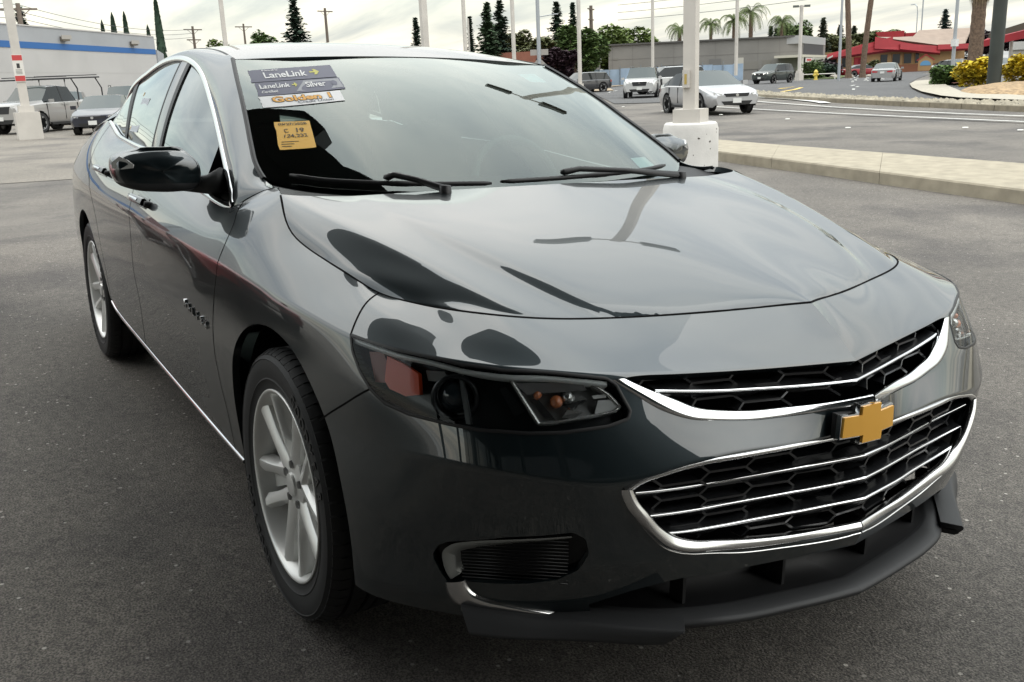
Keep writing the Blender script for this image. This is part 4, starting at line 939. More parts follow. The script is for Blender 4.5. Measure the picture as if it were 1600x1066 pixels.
def text_mesh(s, size, ext, m, off=0, ax='CENTER'):
    cu = bpy.data.curves.new('text', 'FONT'); cu.body = s; cu.size = size; cu.align_x = ax; cu.align_y = 'CENTER'; cu.extrude = ext; cu.offset = off; cu.resolution_u = 3
    tmp = bpy.data.objects.new('tmp', cu); me = bpy.data.meshes.new_from_object(tmp); bpy.data.objects.remove(tmp); bpy.data.curves.remove(cu)
    me.materials.clear(); me.materials.append(m); return me
def build_mirrors(car):
    # outline of the shell seen from the front: (w, z); lofted back in x
    def sec(x, k, dz=0):
        o = [(.868,1.030),(.872,1.062),(.892,1.090),(.915,1.103),(.975,1.107),(1.035,1.103),(1.078,1.094),(1.100,1.082),(1.106,1.060),(1.103,1.030),(1.090,1.006),(1.055,.990),(1.00,.983),(.94,.982),(.892,.988),(.872,1.006)]
        cx, cz = .985, 1.045
        return [(x, -(cx + (w - cx) * k), cz + (z - cz) * k + dz) for w, z in o]
    S = [sec(-.655, .02), sec(-.656, .50), sec(-.658, .78), sec(-.662, .90), sec(-.676, .965), sec(-.712, 1.0), sec(-.765, .985), sec(-.785, .95)]
    for q_ in S[:5]:
        for i_, p_ in enumerate(q_): q_[i_] = (p_[0] - max(0, p_[2] - 1.070) * 1.1, p_[1], p_[2])
    # sweep back towards the tip
    S = np.array(S); S[:, :, 0] -= .11; S[:, :, 1] += .018; S[:, :, 0] -= np.clip(-S[:, :, 1] - .95, 0, 1) * .35
    m0 = np.concatenate([S, S[:, :1]], 1); ss = np.linspace(0, 16, 65); ts = np.linspace(0, 7, 36)
    G = grid(m0, ss, ts, [[0] * 17, [0] * 17, [0] * 17, [.6] * 17, [.4] * 17, [0] * 17, [0] * 17, [0] * 17]); N = normals_of(G); cen = np.array([-.84, -.967, 1.045])
    if ((G[20] - cen) * N[20]).sum() < 0: N = -N
    p = grid_piece(G, N)
    zc = p.V[:, 2] - (1.008 + (p.V[:, 1] + .86) * -.02)
    lower, upper = p.split(zc)
    car_m = make2('door_mirror', upper, PAINT, car, .004); make2('mirror_base_shell', lower, SATIN, car_m, .004)
    gl = Piece(np.array(sec(-.775, .9)) - [.14, -.018, 0], np.tile([-1, 0, 0], (16, 1)), np.zeros((16, 2)), [tuple(range(16))]); make2('mirror_glass', gl, mat('mirror_glass', (.7, .7, .72), .02, 1), car_m, .003)
    # indicator at the outer corner
    P = np.array([(-.724,-1.085,1.088),(-.735,-1.106,1.070),(-.73,-1.107,1.054),(-.706,-1.085,1.052),(-.688,-1.058,1.056),(-.690,-1.055,1.066),(-.70,-1.068,1.078)]); P[:, 0] += -.104; P[:, 1] += .015
    slab('mirror_indicator', P, [.75, -.62, .1], .012, mat('clear_lamp', (.75, .74, .72), .12, .5, .8), car_m)
    # stalk to the sail
    st = MB(); st.tube([(-.84, -.90, 1.000), (-.82, -.86, .998), (-.79, -.83, 1.000), (-.76, -.795, 1.010)], [.020, .024, .030, .042], 12); me = st.me('mirror_stalk', SATIN, True)
    for s_ in (1, -1): o = link('mirror_stalk', me, car_m[0] if s_ == 1 else car_m[1]); o.scale = (1, s_, 1)
def build_wipers_and_stickers(car, gw):
    Gw, Nw, gpt = gw
    # windscreen surface lookups by (side position y, fraction up f)
    def wsp(w, f, sgn=-1, lift=.0):
        # w in metres at mid glass: choose the grid column by its half width
        i = np.interp(w, -Gw[:, int(np.clip(f, 0, 1) * 40), 1], np.arange(41)); i0 = int(np.clip(i, 0, 39)); a = i - i0; j = np.clip(f * 40, 0, 39.999); j0 = int(j); b = j - j0
        q = lambda A: (A[i0, j0] * (1-a) * (1-b) + A[i0+1, j0] * a * (1-b) + A[i0, j0+1] * (1-a) * b + A[i0+1, j0+1] * a * b)
        P, n = q(Gw).copy(), q(Nw).copy(); P = P + n * lift
        if sgn > 0: P[1] *= -1; n[1] *= -1
        return P, n
    # cowl cover below the glass
    cw = [(-.10,0,.955),(-.14,.3,.955),(-.18,.5,.96),(-.25,.7,.975),(-.27,.77,.99)]; ct = [(-.24,0,.99),(-.27,.3,.99),(-.33,.5,.995),(-.46,.66,1.008),(-.55,.725,1.022)]
    A_, B_ = curve3(R3(cw), 40), curve3(R3(ct), 40); G = np.stack([A_, (A_ + B_) / 2 + [0, 0, .006], B_]); n = normals_of(G); n = -n if n[1, 10, 2] < 0 else n
    cp = grid_piece(G, n); make('cowl_cover', cp.plus(cp.mirrored()), SATIN, car, 0)
    # wiper blades: (start, arm joint, end) positions on the glass
    for nm, y0, y1, f0, f1, piv, joint in (('wiper', -.69, -.18, .045, .03, (-.17, -.36, 1.005), (-.42, -.47)), ('wiper', -.15, .56, .035, .05, (-.20, .50, 1.005), (-.30, .08))):
        w = empty(nm); w.parent = car
        ys = np.linspace(y0, y1, 24); pts = []
        for y in ys:
            f = f0 + (f1 - f0) * (y - y0) / (y1 - y0); P, n = wsp(abs(y), f, 1 if y > 0 else -1, .018); pts.append(P)
        b = MB(); b.tube(pts, [.004] + [.0075] * 10 + [.009] * 2 + [.0075] * 10 + [.004], 6); b.obj('wiper_blade', BLACK, w, smooth=True)
        j = pts[11] if nm else None; jj = min(range(24), key=lambda i: abs(pts[i][1] - joint[1])); J = Vector(pts[jj]) + Vector((0, 0, .016))
        pv = Vector(piv); a = MB()
        a.tube([J + (J - pv).normalized() * .01, J, J + (pv - J) * .12 + Vector((0, 0, .012)), J + (pv - J) * .5 + Vector((0, 0, .014)), pv + Vector((0, 0, .008)), pv], [.006, .010, .0085, .008, .011, .012], 8); a.obj('wiper_arm', BLACK, w, smooth=True)
        k = MB(); k.lathe([(.0001, .02), (.016, .018), (.018, -.01)], 16, 'z', tuple(pv)); k.obj('wiper_cap', BLACK, w, smooth=True)
    # ---- decals on the inside of the glass
    def frame_for(corners):
        pass
    def decal(name, tl, tr, bl_, br_, m, lift, parent, nx=8, ny=6, items=()):
        """quad on the glass given by (w, f) corners on the car's right side; items = texts in unit coordinates"""
        def S(u, v, l):
            w = (tl[0] * (1-u) + tr[0] * u) * v + (bl_[0] * (1-u) + br_[0] * u) * (1 - v); f = (tl[1] * (1-u) + tr[1] * u) * v + (bl_[1] * (1-u) + br_[1] * u) * (1 - v)
            return wsp(w, f, -1, l)[0]
        V = [S(i / nx, j / ny, lift) for j in range(ny + 1) for i in range(nx + 1)]
        F = [(j * (nx + 1) + i, j * (nx + 1) + i + 1, (j + 1) * (nx + 1) + i + 1, (j + 1) * (nx + 1) + i) for j in range(ny) for i in range(nx)]
        d = link(name, mesh(name, V, F, m, True), parent)
        for it in items:
            kind = it[0]
            if kind == 'text':
                _, s, u0, u1, v0, v1, mt, *r = it
                me = text_mesh(s, 1, 0, mt, r[0] if r else .012, 'LEFT'); o = link('lettering', me, d)
                xs_ = [q.co.x for q in me.vertices]; ys_ = [q.co.y for q in me.vertices]; lx, ly = min(xs_), min(ys_); dx, dy = max(xs_) - lx, max(ys_) - ly
                for vtx in me.vertices:
                    uu = u0 + (vtx.co.x - lx) / dx * (u1 - u0); vv = v0 + (vtx.co.y - ly) / dy * (v1 - v0); vtx.co = Vector(S(uu, vv, lift + (.0012 if not r or r[0] < .04 else .0007)))
                me.update()
            elif kind == 'poly':
                _, pts, mt = it; me = mesh('print', [S(a, b, lift + .0008) for a, b in pts], [tuple(range(len(pts)))], mt, False); link('printed_shape', me, d)
        return d
    WHT = mat('print_white', (.80, .80, .80), .5); NAVY = mat('print_slate', (.10, .105, .16), .5); YEL = mat('print_yellow', (.55, .52, .08), .5); GREY = mat('print_grey', (.32, .33, .36), .5)
    ORG = mat('print_orange', (.80, .40, .06), .5); INK = mat('print_ink', (.05, .04, .02), .5); TAG = mat('tag_yellow', (.72, .42, .07), .5); PAPER = mat('paper_white', (.75, .76, .80), .5)
    ARROW = lambda x0, x1, y, h: [(x0, y - h * .25), (x0 + (x1 - x0) * .5, y - h * .25), (x0 + (x1 - x0) * .35, y - h), (x0 + (x1 - x0) * .62, y - h), (x1, y), (x0 + (x1 - x0) * .62, y + h), (x0 + (x1 - x0) * .35, y + h), (x0 + (x1 - x0) * .5, y + h * .25), (x0, y + h * .25)]
    D = DECALS
    ws = [c for c in car.children if c.name.startswith('windscreen')][0]
    decal('upper_sticker', *D['a'], NAVY, .0015, ws, items=[('text', 'LaneLink', .16, .66, .22, .70, WHT, .02), ('text', 'Powered by', .155, .34, .78, .92, WHT), ('poly', ARROW(.70, .82, .50, .22), YEL)])
    decal('middle_sticker', *D['b'], NAVY, .0019, ws, items=[('poly', [(.42, .12), (.56, .90), (.985, .90), (.985, .12)], GREY), ('text', 'LaneLink', .04, .38, .48, .82, WHT, .02), ('text', 'Certified', .045, .22, .16, .34, WHT), ('text', 'Silver', .56, .80, .34, .78, WHT, .02), ('poly', ARROW(.405, .47, .64, .15), YEL),
        ('poly', [(.905 + .035 * math.cos(q), .55 + .22 * math.sin(q)) for q in np.linspace(0, 6.28, 16, endpoint=False)], NAVY)])
    decal('lower_sticker', *D['c'], WHT, .0022, ws, items=[('text', 'Golden 1', .125, .865, .335, .915, INK, .055), ('text', 'Golden 1', .135, .855, .37, .88, ORG, .03), ('text', 'Credit Union', .42, .86, .12, .31, mat('print_blue', (.03, .04, .09), .5))])
    decal('date_tag', *D['d'], TAG, .0024, ws, items=[('text', '05/27/2028', .09, .90, .855, .945, INK), ('text', 'C', .22, .34, .58, .72, INK), ('text', '19', .56, .78, .58, .74, INK), ('text', '124,232', .20, .84, .38, .52, INK), ('poly', [(.08, .27), (.56, .27), (.56, .25), (.08, .25)], INK), ('poly', [(.08, .19), (.42, .19), (.42, .17), (.08, .17)], INK), ('poly', [(.08, .11), (.34, .11), (.34, .09), (.08, .09)], INK)])
    # small papers on the far side
    def L(w, f): return (-w, f)
    for nm, q, m_ in (('corner_card', D['e'], PAPER), ('blue_card', D['f'], mat('card_blue', (.35, .58, .66), .4))):
        V = [wsp(w, f, 1, -.003)[0] for w, f in q]; me = mesh(nm, V, [(0, 1, 2, 3)], m_, False); link(nm, me, ws)
    # price sheet in the rear side window
    sgp = [c for c in car.children if c.name.startswith('rear_side_window')][0]
    sheet = [gpt(-2.405, 1.105, .0015), gpt(-2.21, 1.105, .0015), gpt(-2.215, 1.245, .0015), gpt(-2.40, 1.245, .0015)]; sh = link('window_sheet', mesh('window_sheet', sheet, [(0, 1, 2, 3)], mat('sheet_white', (.62, .66, .72), .5), False), sgp)
    sheet = [gpt(-2.43, 1.11, .0012), gpt(-2.405, 1.11, .0012), gpt(-2.41, 1.27, .0012), gpt(-2.44, 1.27, .0012)]; link('window_sheet', mesh('window_sheet', sheet, [(0, 1, 2, 3)], mat('sheet_tan', (.62, .45, .22), .5), False), sgp)
def build_cabin(car):
    g = mat('cabin_grey', (.10, .10, .10), .85)
    m = MB(); m.prism([(-.30, .93), (-.55, .97), (-.85, .96), (-.95, .85), (-.95, .55), (-.3, .55)], 1, -.70, .70); m.obj('dashboard', g, car)
    m = MB(); m.box(-3.4, -.4, -.72, .72, .36, .40); m.box(-3.0, -2.9, -.68, .68, .4, 1.05); m.obj('cabin_floor', g, car)
    for x, y in ((-1.55, -.37), (-1.55, .37), (-2.5, -.37), (-2.5, .37)):
        s_ = link('seat', None, car, (x, y, .45))
        q = MB(); q.box(-.25, .27, -.24, .24, 0, .16); q.obj('seat_cushion', g, s_); q = MB(); q.prism([(-.22, .12), (-.10, .14), (-.32, .68), (-.42, .66)], 1, -.23, .23); q.obj('seat_back', g, s_); q = MB(); q.prism([(-.40, .70), (-.32, .70), (-.34, .86), (-.42, .85)], 1, -.12, .12); q.obj('headrest', g, s_)
    w = MB(); w.tube([(-.98 - .06 * math.sin(a), .37 + .18 * math.cos(a), .93 + .17 * math.sin(a)) for a in np.linspace(0, 6.283, 25)], .014, 8); w.obj('steering_wheel', g, car, smooth=True)
    m = MB(); m.box(-1.12, -1.10, -.12, .12, 1.27, 1.33); m.obj('rear_view_mirror', g, car)
DECALS = {}
DECALS['a'] = [(0.6107, 0.8566), (0.3384, 0.9004), (0.6275, 0.7335), (0.3615, 0.7705)]
DECALS['b'] = [(0.6208, 0.7282), (0.3589, 0.7624), (0.6373, 0.6052), (0.3725, 0.6588)]
DECALS['c'] = [(0.6395, 0.6004), (0.3962, 0.6436), (0.6463, 0.5123), (0.408, 0.5616)]
DECALS['d'] = [(0.6443, 0.4077), (0.5523, 0.4201), (0.6755, 0.221), (0.5791, 0.2516)]
DECALS['e'] = [(0.449, 0.1433), (0.5362, 0.139), (0.5501, 0.0599), (0.4493, 0.067)]
DECALS['f'] = [(0.3813, 0.8399), (0.486, 0.8653), (0.4798, 0.7587), (0.3864, 0.7504)]

# ------------------------------------------------------------------ ground and road
def sm(a, b, x): t = min(1, max(0, (x - a) / (b - a))); return t * t * (3 - 2 * t)
def gz(x, y):
    near = -.00995 * x - .04305 * y
    far = -.12 - .006 * min(x + 15, 0) * (1 if x > -110 else 110 / abs(x))
    w = sm(5, 12, math.hypot(x + 1, y)); return near * (1 - w) + far * w
def asphalt(name, c1, c2, speck=.25, scale=1.0, bump=.5, dark=None, rough=.82):
    m = bpy.data.materials.new(name); m.use_nodes = True; n, l = nodes(m); b = n['Principled BSDF']; b.inputs['Roughness'].default_value = rough
    tc = n.new('ShaderNodeTexCoord')
    def noise(sc, det=4, src=None, rg=.55): t = n.new('ShaderNodeTexNoise'); t.inputs['Scale'].default_value = sc; t.inputs['Detail'].default_value = det; t.inputs['Roughness'].default_value = rg; l.new(src or tc.outputs['Object'], t.inputs['Vector']); return t
    def ramp(src, p0, c0, p1, c1): r = n.new('ShaderNodeValToRGB'); e = r.color_ramp.elements; e[0].position = p0; e[0].color = (*c0, 1); e[1].position = p1; e[1].color = (*c1, 1); l.new(src, r.inputs[0]); return r
    def mix(kind, fac, a, b_): x = n.new('ShaderNodeMix'); x.data_type = 'RGBA'; x.blend_type = kind; (l.new(fac, x.inputs[0]) if not isinstance(fac, (int, float)) else setattr(x.inputs[0], 'default_value', fac)); l.new(a, x.inputs[6]); l.new(b_, x.inputs[7]); return x.outputs[2]
    big = ramp(noise(.35 * scale, 5).outputs[0], .35, c1, .68, c2)
    grain = ramp(noise(190 * scale, 4).outputs[0], .38, (.36, .36, .36), .64, (1.5, 1.48, 1.44))
    col = mix('MULTIPLY', 1.0, big.outputs[0], grain.outputs[0])
    mid = ramp(noise(28 * scale, 5).outputs[0], .35, (.8, .8, .8), .65, (1.15, 1.15, 1.15)); col = mix('MULTIPLY', 1.0, col, mid.outputs[0])
    # scattered pale stones
    vo = n.new('ShaderNodeTexVoronoi'); vo.inputs['Scale'].default_value = 31 * scale; l.new(tc.outputs['Object'], vo.inputs['Vector'])
    sp = ramp(vo.outputs['Distance'], .12, (1, 1, 1), .20, (0, 0, 0)); pick = ramp(vo.outputs['Color'], .74, (0, 0, 0), .80, (1, 1, 1))
    f = mix('MULTIPLY', 1.0, sp.outputs[0], pick.outputs[0]); sc_ = n.new('ShaderNodeMath'); sc_.operation = 'MULTIPLY'; sc_.inputs[1].default_value = speck * 2.4; l.new(f, sc_.inputs[0])
    st = n.new('ShaderNodeRGB'); st.outputs[0].default_value = (.50, .47, .42, 1); col = mix('MIX', sc_.outputs[0], col, st.outputs[0])
    cv = n.new('ShaderNodeTexVoronoi'); cv.feature = 'DISTANCE_TO_EDGE'; cv.inputs['Scale'].default_value = .33; wn_ = noise(1.3, 6); wv = n.new('ShaderNodeVectorMath'); wv.operation = 'SCALE'; wv.inputs[3].default_value = 2.2; l.new(wn_.outputs['Color'], wv.inputs[0]); wa = n.new('ShaderNodeVectorMath'); wa.operation = 'ADD'; l.new(wv.outputs[0], wa.inputs[0]); l.new(tc.outputs['Object'], wa.inputs[1]); l.new(wa.outputs[0], cv.inputs['Vector'])
    ck = ramp(cv.outputs['Distance'], .0018, (.62, .62, .62), .0045, (1, 1, 1)); col = mix('MULTIPLY', .75, col, ck.outputs[0])
    if dark:   # irregular darker, oil-soaked patches
        d = ramp(noise(dark, 5, rg=.6).outputs[0], .50, (1, 1, 1), .62, (.62, .62, .65)); col = mix('MULTIPLY', 1.0, col, d.outputs[0])
    l.new(col, b.inputs['Base Color'])
    bn = noise(170 * scale, 4); bp = n.new('ShaderNodeBump'); bp.inputs['Strength'].default_value = bump; bp.inputs['Distance'].default_value = .012; l.new(bn.outputs[0], bp.inputs['Height']); l.new(bp.outputs[0], b.inputs['Normal'])
    return m
def build_ground():
    def axis(c):
        a = [0, .5]; 
        while a[-1] < 16: a.append(a[-1] + .5)
        while a[-1] < 1600: a.append(a[-1] * 1.12)
        a = np.array(a); return np.unique(np.r_[-a, a, [-15, -110]] + 0)
    X, Y = axis(0), axis(0); V = [(x, y, gz(x, y)) for y in Y for x in X]; w = len(X)
    F = [(j * w + i, j * w + i + 1, (j + 1) * w + i + 1, (j + 1) * w + i) for j in range(len(Y) - 1) for i in range(w - 1)]
    LOT = asphalt('lot_asphalt', (.112, .103, .094), (.196, .178, .158), .5, 1, .7, .45)
    tagp(link('ground', mesh('ground', V, F, LOT)), kind='structure')
    def sheet(name, pts, m, lift, kind='structure', sub=3):
        bm = bmesh.new(); f = bm.faces.new([bm.verts.new((x, y, 0)) for x, y in pts]); bmesh.ops.triangulate(bm, faces=[f])
        for _ in range(sub): bmesh.ops.subdivide_edges(bm, edges=[e for e in bm.edges if e.calc_length() > 1.5], cuts=1, use_grid_fill=False); bmesh.ops.triangulate(bm, faces=bm.faces)
        for v in bm.verts: v.co.z = gz(v.co.x, v.co.y) + lift
        bmesh.ops.recalc_face_normals(bm, faces=bm.faces)
        for f in bm.faces:
            if f.normal.z < 0: f.normal_flip()
        me = bpy.data.meshes.new(name); bm.to_mesh(me); bm.free(); me.materials.append(m); o = link(name, me)
        if kind: o['kind'] = kind
        return o
    ROADM = asphalt('road_asphalt', (.075, .075, .078), (.10, .10, .103), .15, .6, .4)
    sheet('road', [(-59.70,43.59),(-78.34,58.24),(-94.26,76.20),(-100.15,87.60),(-130,120),(-190,200),(-160,260),(-82.21,125.09),(-74.27,103.74),(-62.66,89.02),(-49.73,69.34),(-40.61,56.17),(-33.59,46.84),(-28.87,40.91),(-24.42,35.62),(-21.08,32.13),(-16.43,29.45),(5,24),(30,18),(30,17),(-15.71,28.26),(-34.53,36.32),(-36.43,35.67),(-34.21,29.36),(-36.35,27.92)], ROADM, .03)
    sheet('pale_lot', [(-15.34,-3.11),(-17.48,-0.42),(-17.20,0.85),(-16.86,1.67),(-15.5,3.4),(-33.22,8.58),(-75,16),(-75,-25),(-30,-25)], asphalt('pale_asphalt', (.165, .150, .130), (.225, .203, .175), .3, .8, .4, .3), .008)
    PAINTW = vary(mat('road_paint', (.60, .60, .57), .7), 9, .2)
    def stripe(name, pts, w, m, lift=.045):
        c = np.array(pts); t = np.gradient(c, axis=0); t /= np.linalg.norm(t, axis=1, keepdims=True); n_ = np.stack([-t[:, 1], t[:, 0]], 1) * w / 2
        V = [(*(c[i] + s * n_[i]), gz(*(c[i] + s * n_[i])) + lift) for i in range(len(c)) for s in (-1, 1)]
        F = [(2 * i, 2 * i + 2, 2 * i + 3, 2 * i + 1) for i in range(len(c) - 1)]; me = mesh(name, V, F, m, False)
        bm = bmesh.new(); bm.from_mesh(me); bmesh.ops.recalc_face_normals(bm, faces=bm.faces)
        for f in bm.faces:
            if f.normal.z < 0: f.normal_flip()
        bm.to_mesh(me); bm.free(); return tagp(link(name, me), kind='structure')
    stripe('lane_line', [(-34,33),(-27.67,29.44),(-21.54,26.26),(-17.52,24.46),(-14.54,23.28),(-12.17,22.41),(-6,20.4),(6,17)], .13, PAINTW)
    stripe('lane_line', [(-27,25.8),(-22.95,24.24),(-18.54,22.75),(-15.49,21.80),(-12.96,20.95),(-10.85,20.22),(-5,18.4),(6,15.2)], .13, PAINTW)
    stripe('lane_line', [(-38.3,37.2),(-33,34.6),(-28.6,32.2),(-25.5,30.1),(-24.2,29.0)], .42, PAINTW)
    for a, b in (((-41.6, 51.5), (-43.0, 53.6)), ((-39.2, 49.1), (-40.1, 50.4)), ((-35.3, 44.1), (-36.6, 45.7)), ((-57.6, 43.6), (-59.4, 45.2)), ((-60.5, 46.2), (-62.5, 48.2))): stripe('lane_dash', [a, ((a[0]+b[0])/2, (a[1]+b[1])/2), b], .16, PAINTW, .05)
    YP = mat('road_paint_yellow', (.62, .45, .12), .7)
    stripe('lane_dash', [(-38.6, 41.9), (-41, 45.6), (-44, 49.5)], .3, YP, .05); stripe('lane_dash', [(-43, 47.0), (-44.6, 48.0), (-46.5, 51.5)], .2, YP, .05)
    rng = random.Random(3)
    me = MB().lathe([(.05, 0), (.045, .015), (.001, .018)], 8).me('marker', mat('marker_white', (.75, .75, .70), .5))
    for x, y in [(-17.7,19.9),(-13.4,17.3),(-10.9,18.1),(-9.4,17.7),(-32.3,25.3),(-26.5,22.7),(-21.8,21.2)]:
        o = link('road_marker', me, None, (x, y, gz(x, y) + .03)); tagp(o, kind='structure'); o.scale = (1.3, 1.3, 1)
    for i in range(46):   # raised markers along the far curve
        t = i / 46; x = -50 - 36 * t + rng.uniform(-.3, .3); y = 62 + 44 * t + (i % 3) * 1.7 + rng.uniform(-.3, .3)
        o = link('road_marker', me, None, (x, y, gz(x, y) + .05)); tagp(o, kind='structure'); o.scale = (2.0, 2.0, 1.5)
    # pavements, planting beds
    CONC = vary(mat('concrete', (.36, .33, .27), .85), 6, .16, .25, 60); DRIVE = asphalt('drive_asphalt', (.10, .10, .10), (.13, .13, .13), .1, .6, .3)
    sheet('driveway', [(-32.43,48.36),(-44.48,69.50),(-30,85),(20,60),(10,27),(-18.35,32.63),(-22.05,36.04),(-25.16,38.94)], DRIVE, .05)
    sheet('sidewalk', [(-37.34,51.77),(-42.43,59.24),(-42.86,61.27),(-41.16,60.54),(-32.43,48.36),(-25.16,38.94),(-22.05,36.04),(-18.99,33.67),(5,27),(5,25.5),(-16.68,29.86),(-20.37,31.87),(-22.51,33.78),(-26.81,38.47),(-31.91,44.67)], CONC, .12)
    sheet('planting_bed', [(-37.27,54.92),(-42.87,63.20),(-45.20,68.45),(-45.73,70.89),(-40.40,63.31),(-35.38,55.29),(-32.66,50.28),(-31.83,48.18)], vary(mat('red_mulch', (.13, .05, .035), .95), 25, .5, .6), .20)
    sheet('lawn', [(-95.09,102.39),(-86.72,102.36),(-80,98),(-64,77),(-68,76),(-84,88),(-100,108),(-120,140),(-110,150)], vary(mat('lawn_green', (.10, .13, .045), .95), 5, .35), .10)
    sheet('far_pavement', [(-62,47.5),(-78.34,59.24),(-94.26,77.20),(-98,84),(-104,84),(-100,74),(-82,58),(-64,44.5)], vary(mat('dry_verge', (.30, .24, .17), .95), 4, .2), .09)
    # dirt mound
    bm = bmesh.new(); bmesh.ops.create_uvsphere(bm, u_segments=32, v_segments=14, radius=1)
    for v in bm.verts:
        p = v.co; h = max(0, p.z); q = .25 * math.sin(7 * p.x + 1) * math.cos(6 * p.y); v.co = (p.x * 2.3 * (1 + .1 * q), p.y * 7.0, h * (.42 + .2 * q))
    me = bpy.data.meshes.new('mound'); bm.to_mesh(me); bm.free(); me.materials.append(vary(mat('straw_mulch', (.30, .21, .12), .95), 6, .6, .8, 30)); me.polygons.foreach_set('use_smooth', [True] * len(me.polygons))
    o = link('mound', me, None, (-23.6, 40.6, gz(-24, 41) - .02)); o.rotation_euler = (0, 0, .52); tagp(o, kind='structure')
    # kerb island beside the drum, cast in bays
    def kerb(name, A, B, h, m, gap=.012, parts='kerb_stone', lift=0):
        root = empty(name); root['kind'] = 'structure'
        for i in range(len(A) - 1):
            a0, a1, b0, b1 = [Vector((*p, 0)) for p in (A[i], A[i+1], B[i], B[i+1])]
            d = (a1 - a0).normalized() * gap; a0 = a0 + d; b0 = b0 + d; a1 = a1 - d; b1 = b1 - d; V = []; r = .02
            for p, s in ((a0, 1), (a1, 1), (b1, -1), (b0, -1)):
                g = gz(p.x, p.y); V.append((p.x, p.y, g - .05))
            top = [(p, gz(p.x, p.y) + h) for p in (a0, a1, b1, b0)]; inw = [(b0 - a0).normalized() * r, (b1 - a1).normalized() * r, (a1 - b1).normalized() * r, (a0 - b0).normalized() * r]
            V += [(p.x, p.y, z - r) for p, z in top] + [(p.x + w_.x, p.y + w_.y, z) for (p, z), w_ in zip(top, inw)]
            F = [(8, 9, 10, 11)] + [(k, (k + 1) % 4, 4 + (k + 1) % 4, 4 + k) for k in range(4)] + [(4 + k, 4 + (k + 1) % 4, 8 + (k + 1) % 4, 8 + k) for k in range(4)]
            me = mesh(parts, V, F, m, False); bm = bmesh.new(); bm.from_mesh(me); bmesh.ops.recalc_face_normals(bm, faces=bm.faces); bm.to_mesh(me); bm.free(); link(parts, me, root)
        return root
    def resample(p, n): p = np.array([(x, y, 0) for x, y in p], float); return at_frac(np.concatenate([p[i] + (p[i+1]-p[i]) * np.linspace(0, 1, 20)[:, None] for i in range(len(p)-1)]), np.linspace(0, 1, n))[:, :2]
    N_ = [(-10.4,9.95),(-10.02,9.80),(-8.24,9.32),(-6.77,9.01),(-5.57,8.78),(-4.57,8.59),(-3.75,8.50),(1,7.9),(8,7)]; F_ = [(-12.4,11.9),(-12.10,11.74),(-10.23,11.38),(-8.52,11.05),(-7.09,10.76),(-5.91,10.55),(-4.92,10.42),(.6,9.9),(8,9.2)]
    kerb('kerb_island', resample(N_, 9), resample(F_, 9), .16, vary(mat('kerb_concrete', (.31, .275, .21), .88), 5, .16, .4, 80), .003)
    MN = [(-39.51,39.14),(-32.34,34.07),(-24.87,30.15),(-20.06,27.80),(-16.61,26.33),(-13.67,24.89),(-4,21.5),(10,17)]; MF = [(-46.34,45.80),(-38.37,40.28),(-28.69,34.61),(-22.73,31.29),(-18.91,29.72),(-15.95,28.65),(-5,25),(10,21)]
    a, b = resample(MN, 32), resample(MF, 32); k = b - a; k /= np.linalg.norm(k, axis=1, keepdims=True)
    kerb('median_kerb', a, a + k * .25, .17, vary(mat('kerb_old', (.22, .19, .14), .9), 4, .2), .02)
    # stones on the median
    st = MB(); rng = random.Random(8)
    for i in range(2600):
        f = rng.random() ** .8; j = f * 30.99; j0 = int(j); p = (a[j0] * (1 - j + j0) + a[min(j0 + 1, 31)] * (j - j0)); q = (b[j0] * (1 - j + j0) + b[min(j0 + 1, 31)] * (j - j0)); w_ = .3 / np.linalg.norm(q - p) + rng.random() * .8
        c = p + (q - p) * min(w_, 1); s_ = rng.uniform(.07, .16); z = gz(*c) + .12; an = rng.uniform(0, 6)
        V = [(c[0] + s_ * math.cos(an + t) * rng.uniform(.7, 1.2), c[1] + s_ * math.sin(an + t) * rng.uniform(.7, 1.2), z + rng.uniform(-.02, .03)) for t in (0, 1.57, 3.14, 4.71)] + [(c[0], c[1], z + s_ * .7)]
        st.add(V, [(0, 1, 4), (1, 2, 4), (2, 3, 4), (3, 0, 4)])
    tagp(st.obj('median_stones', vary(mat('pale_stone', (.30, .27, .21), .9), 1.2, .4), angle=5), kind='stuff', label='pale rounded stones covering the road median', cat='gravel')

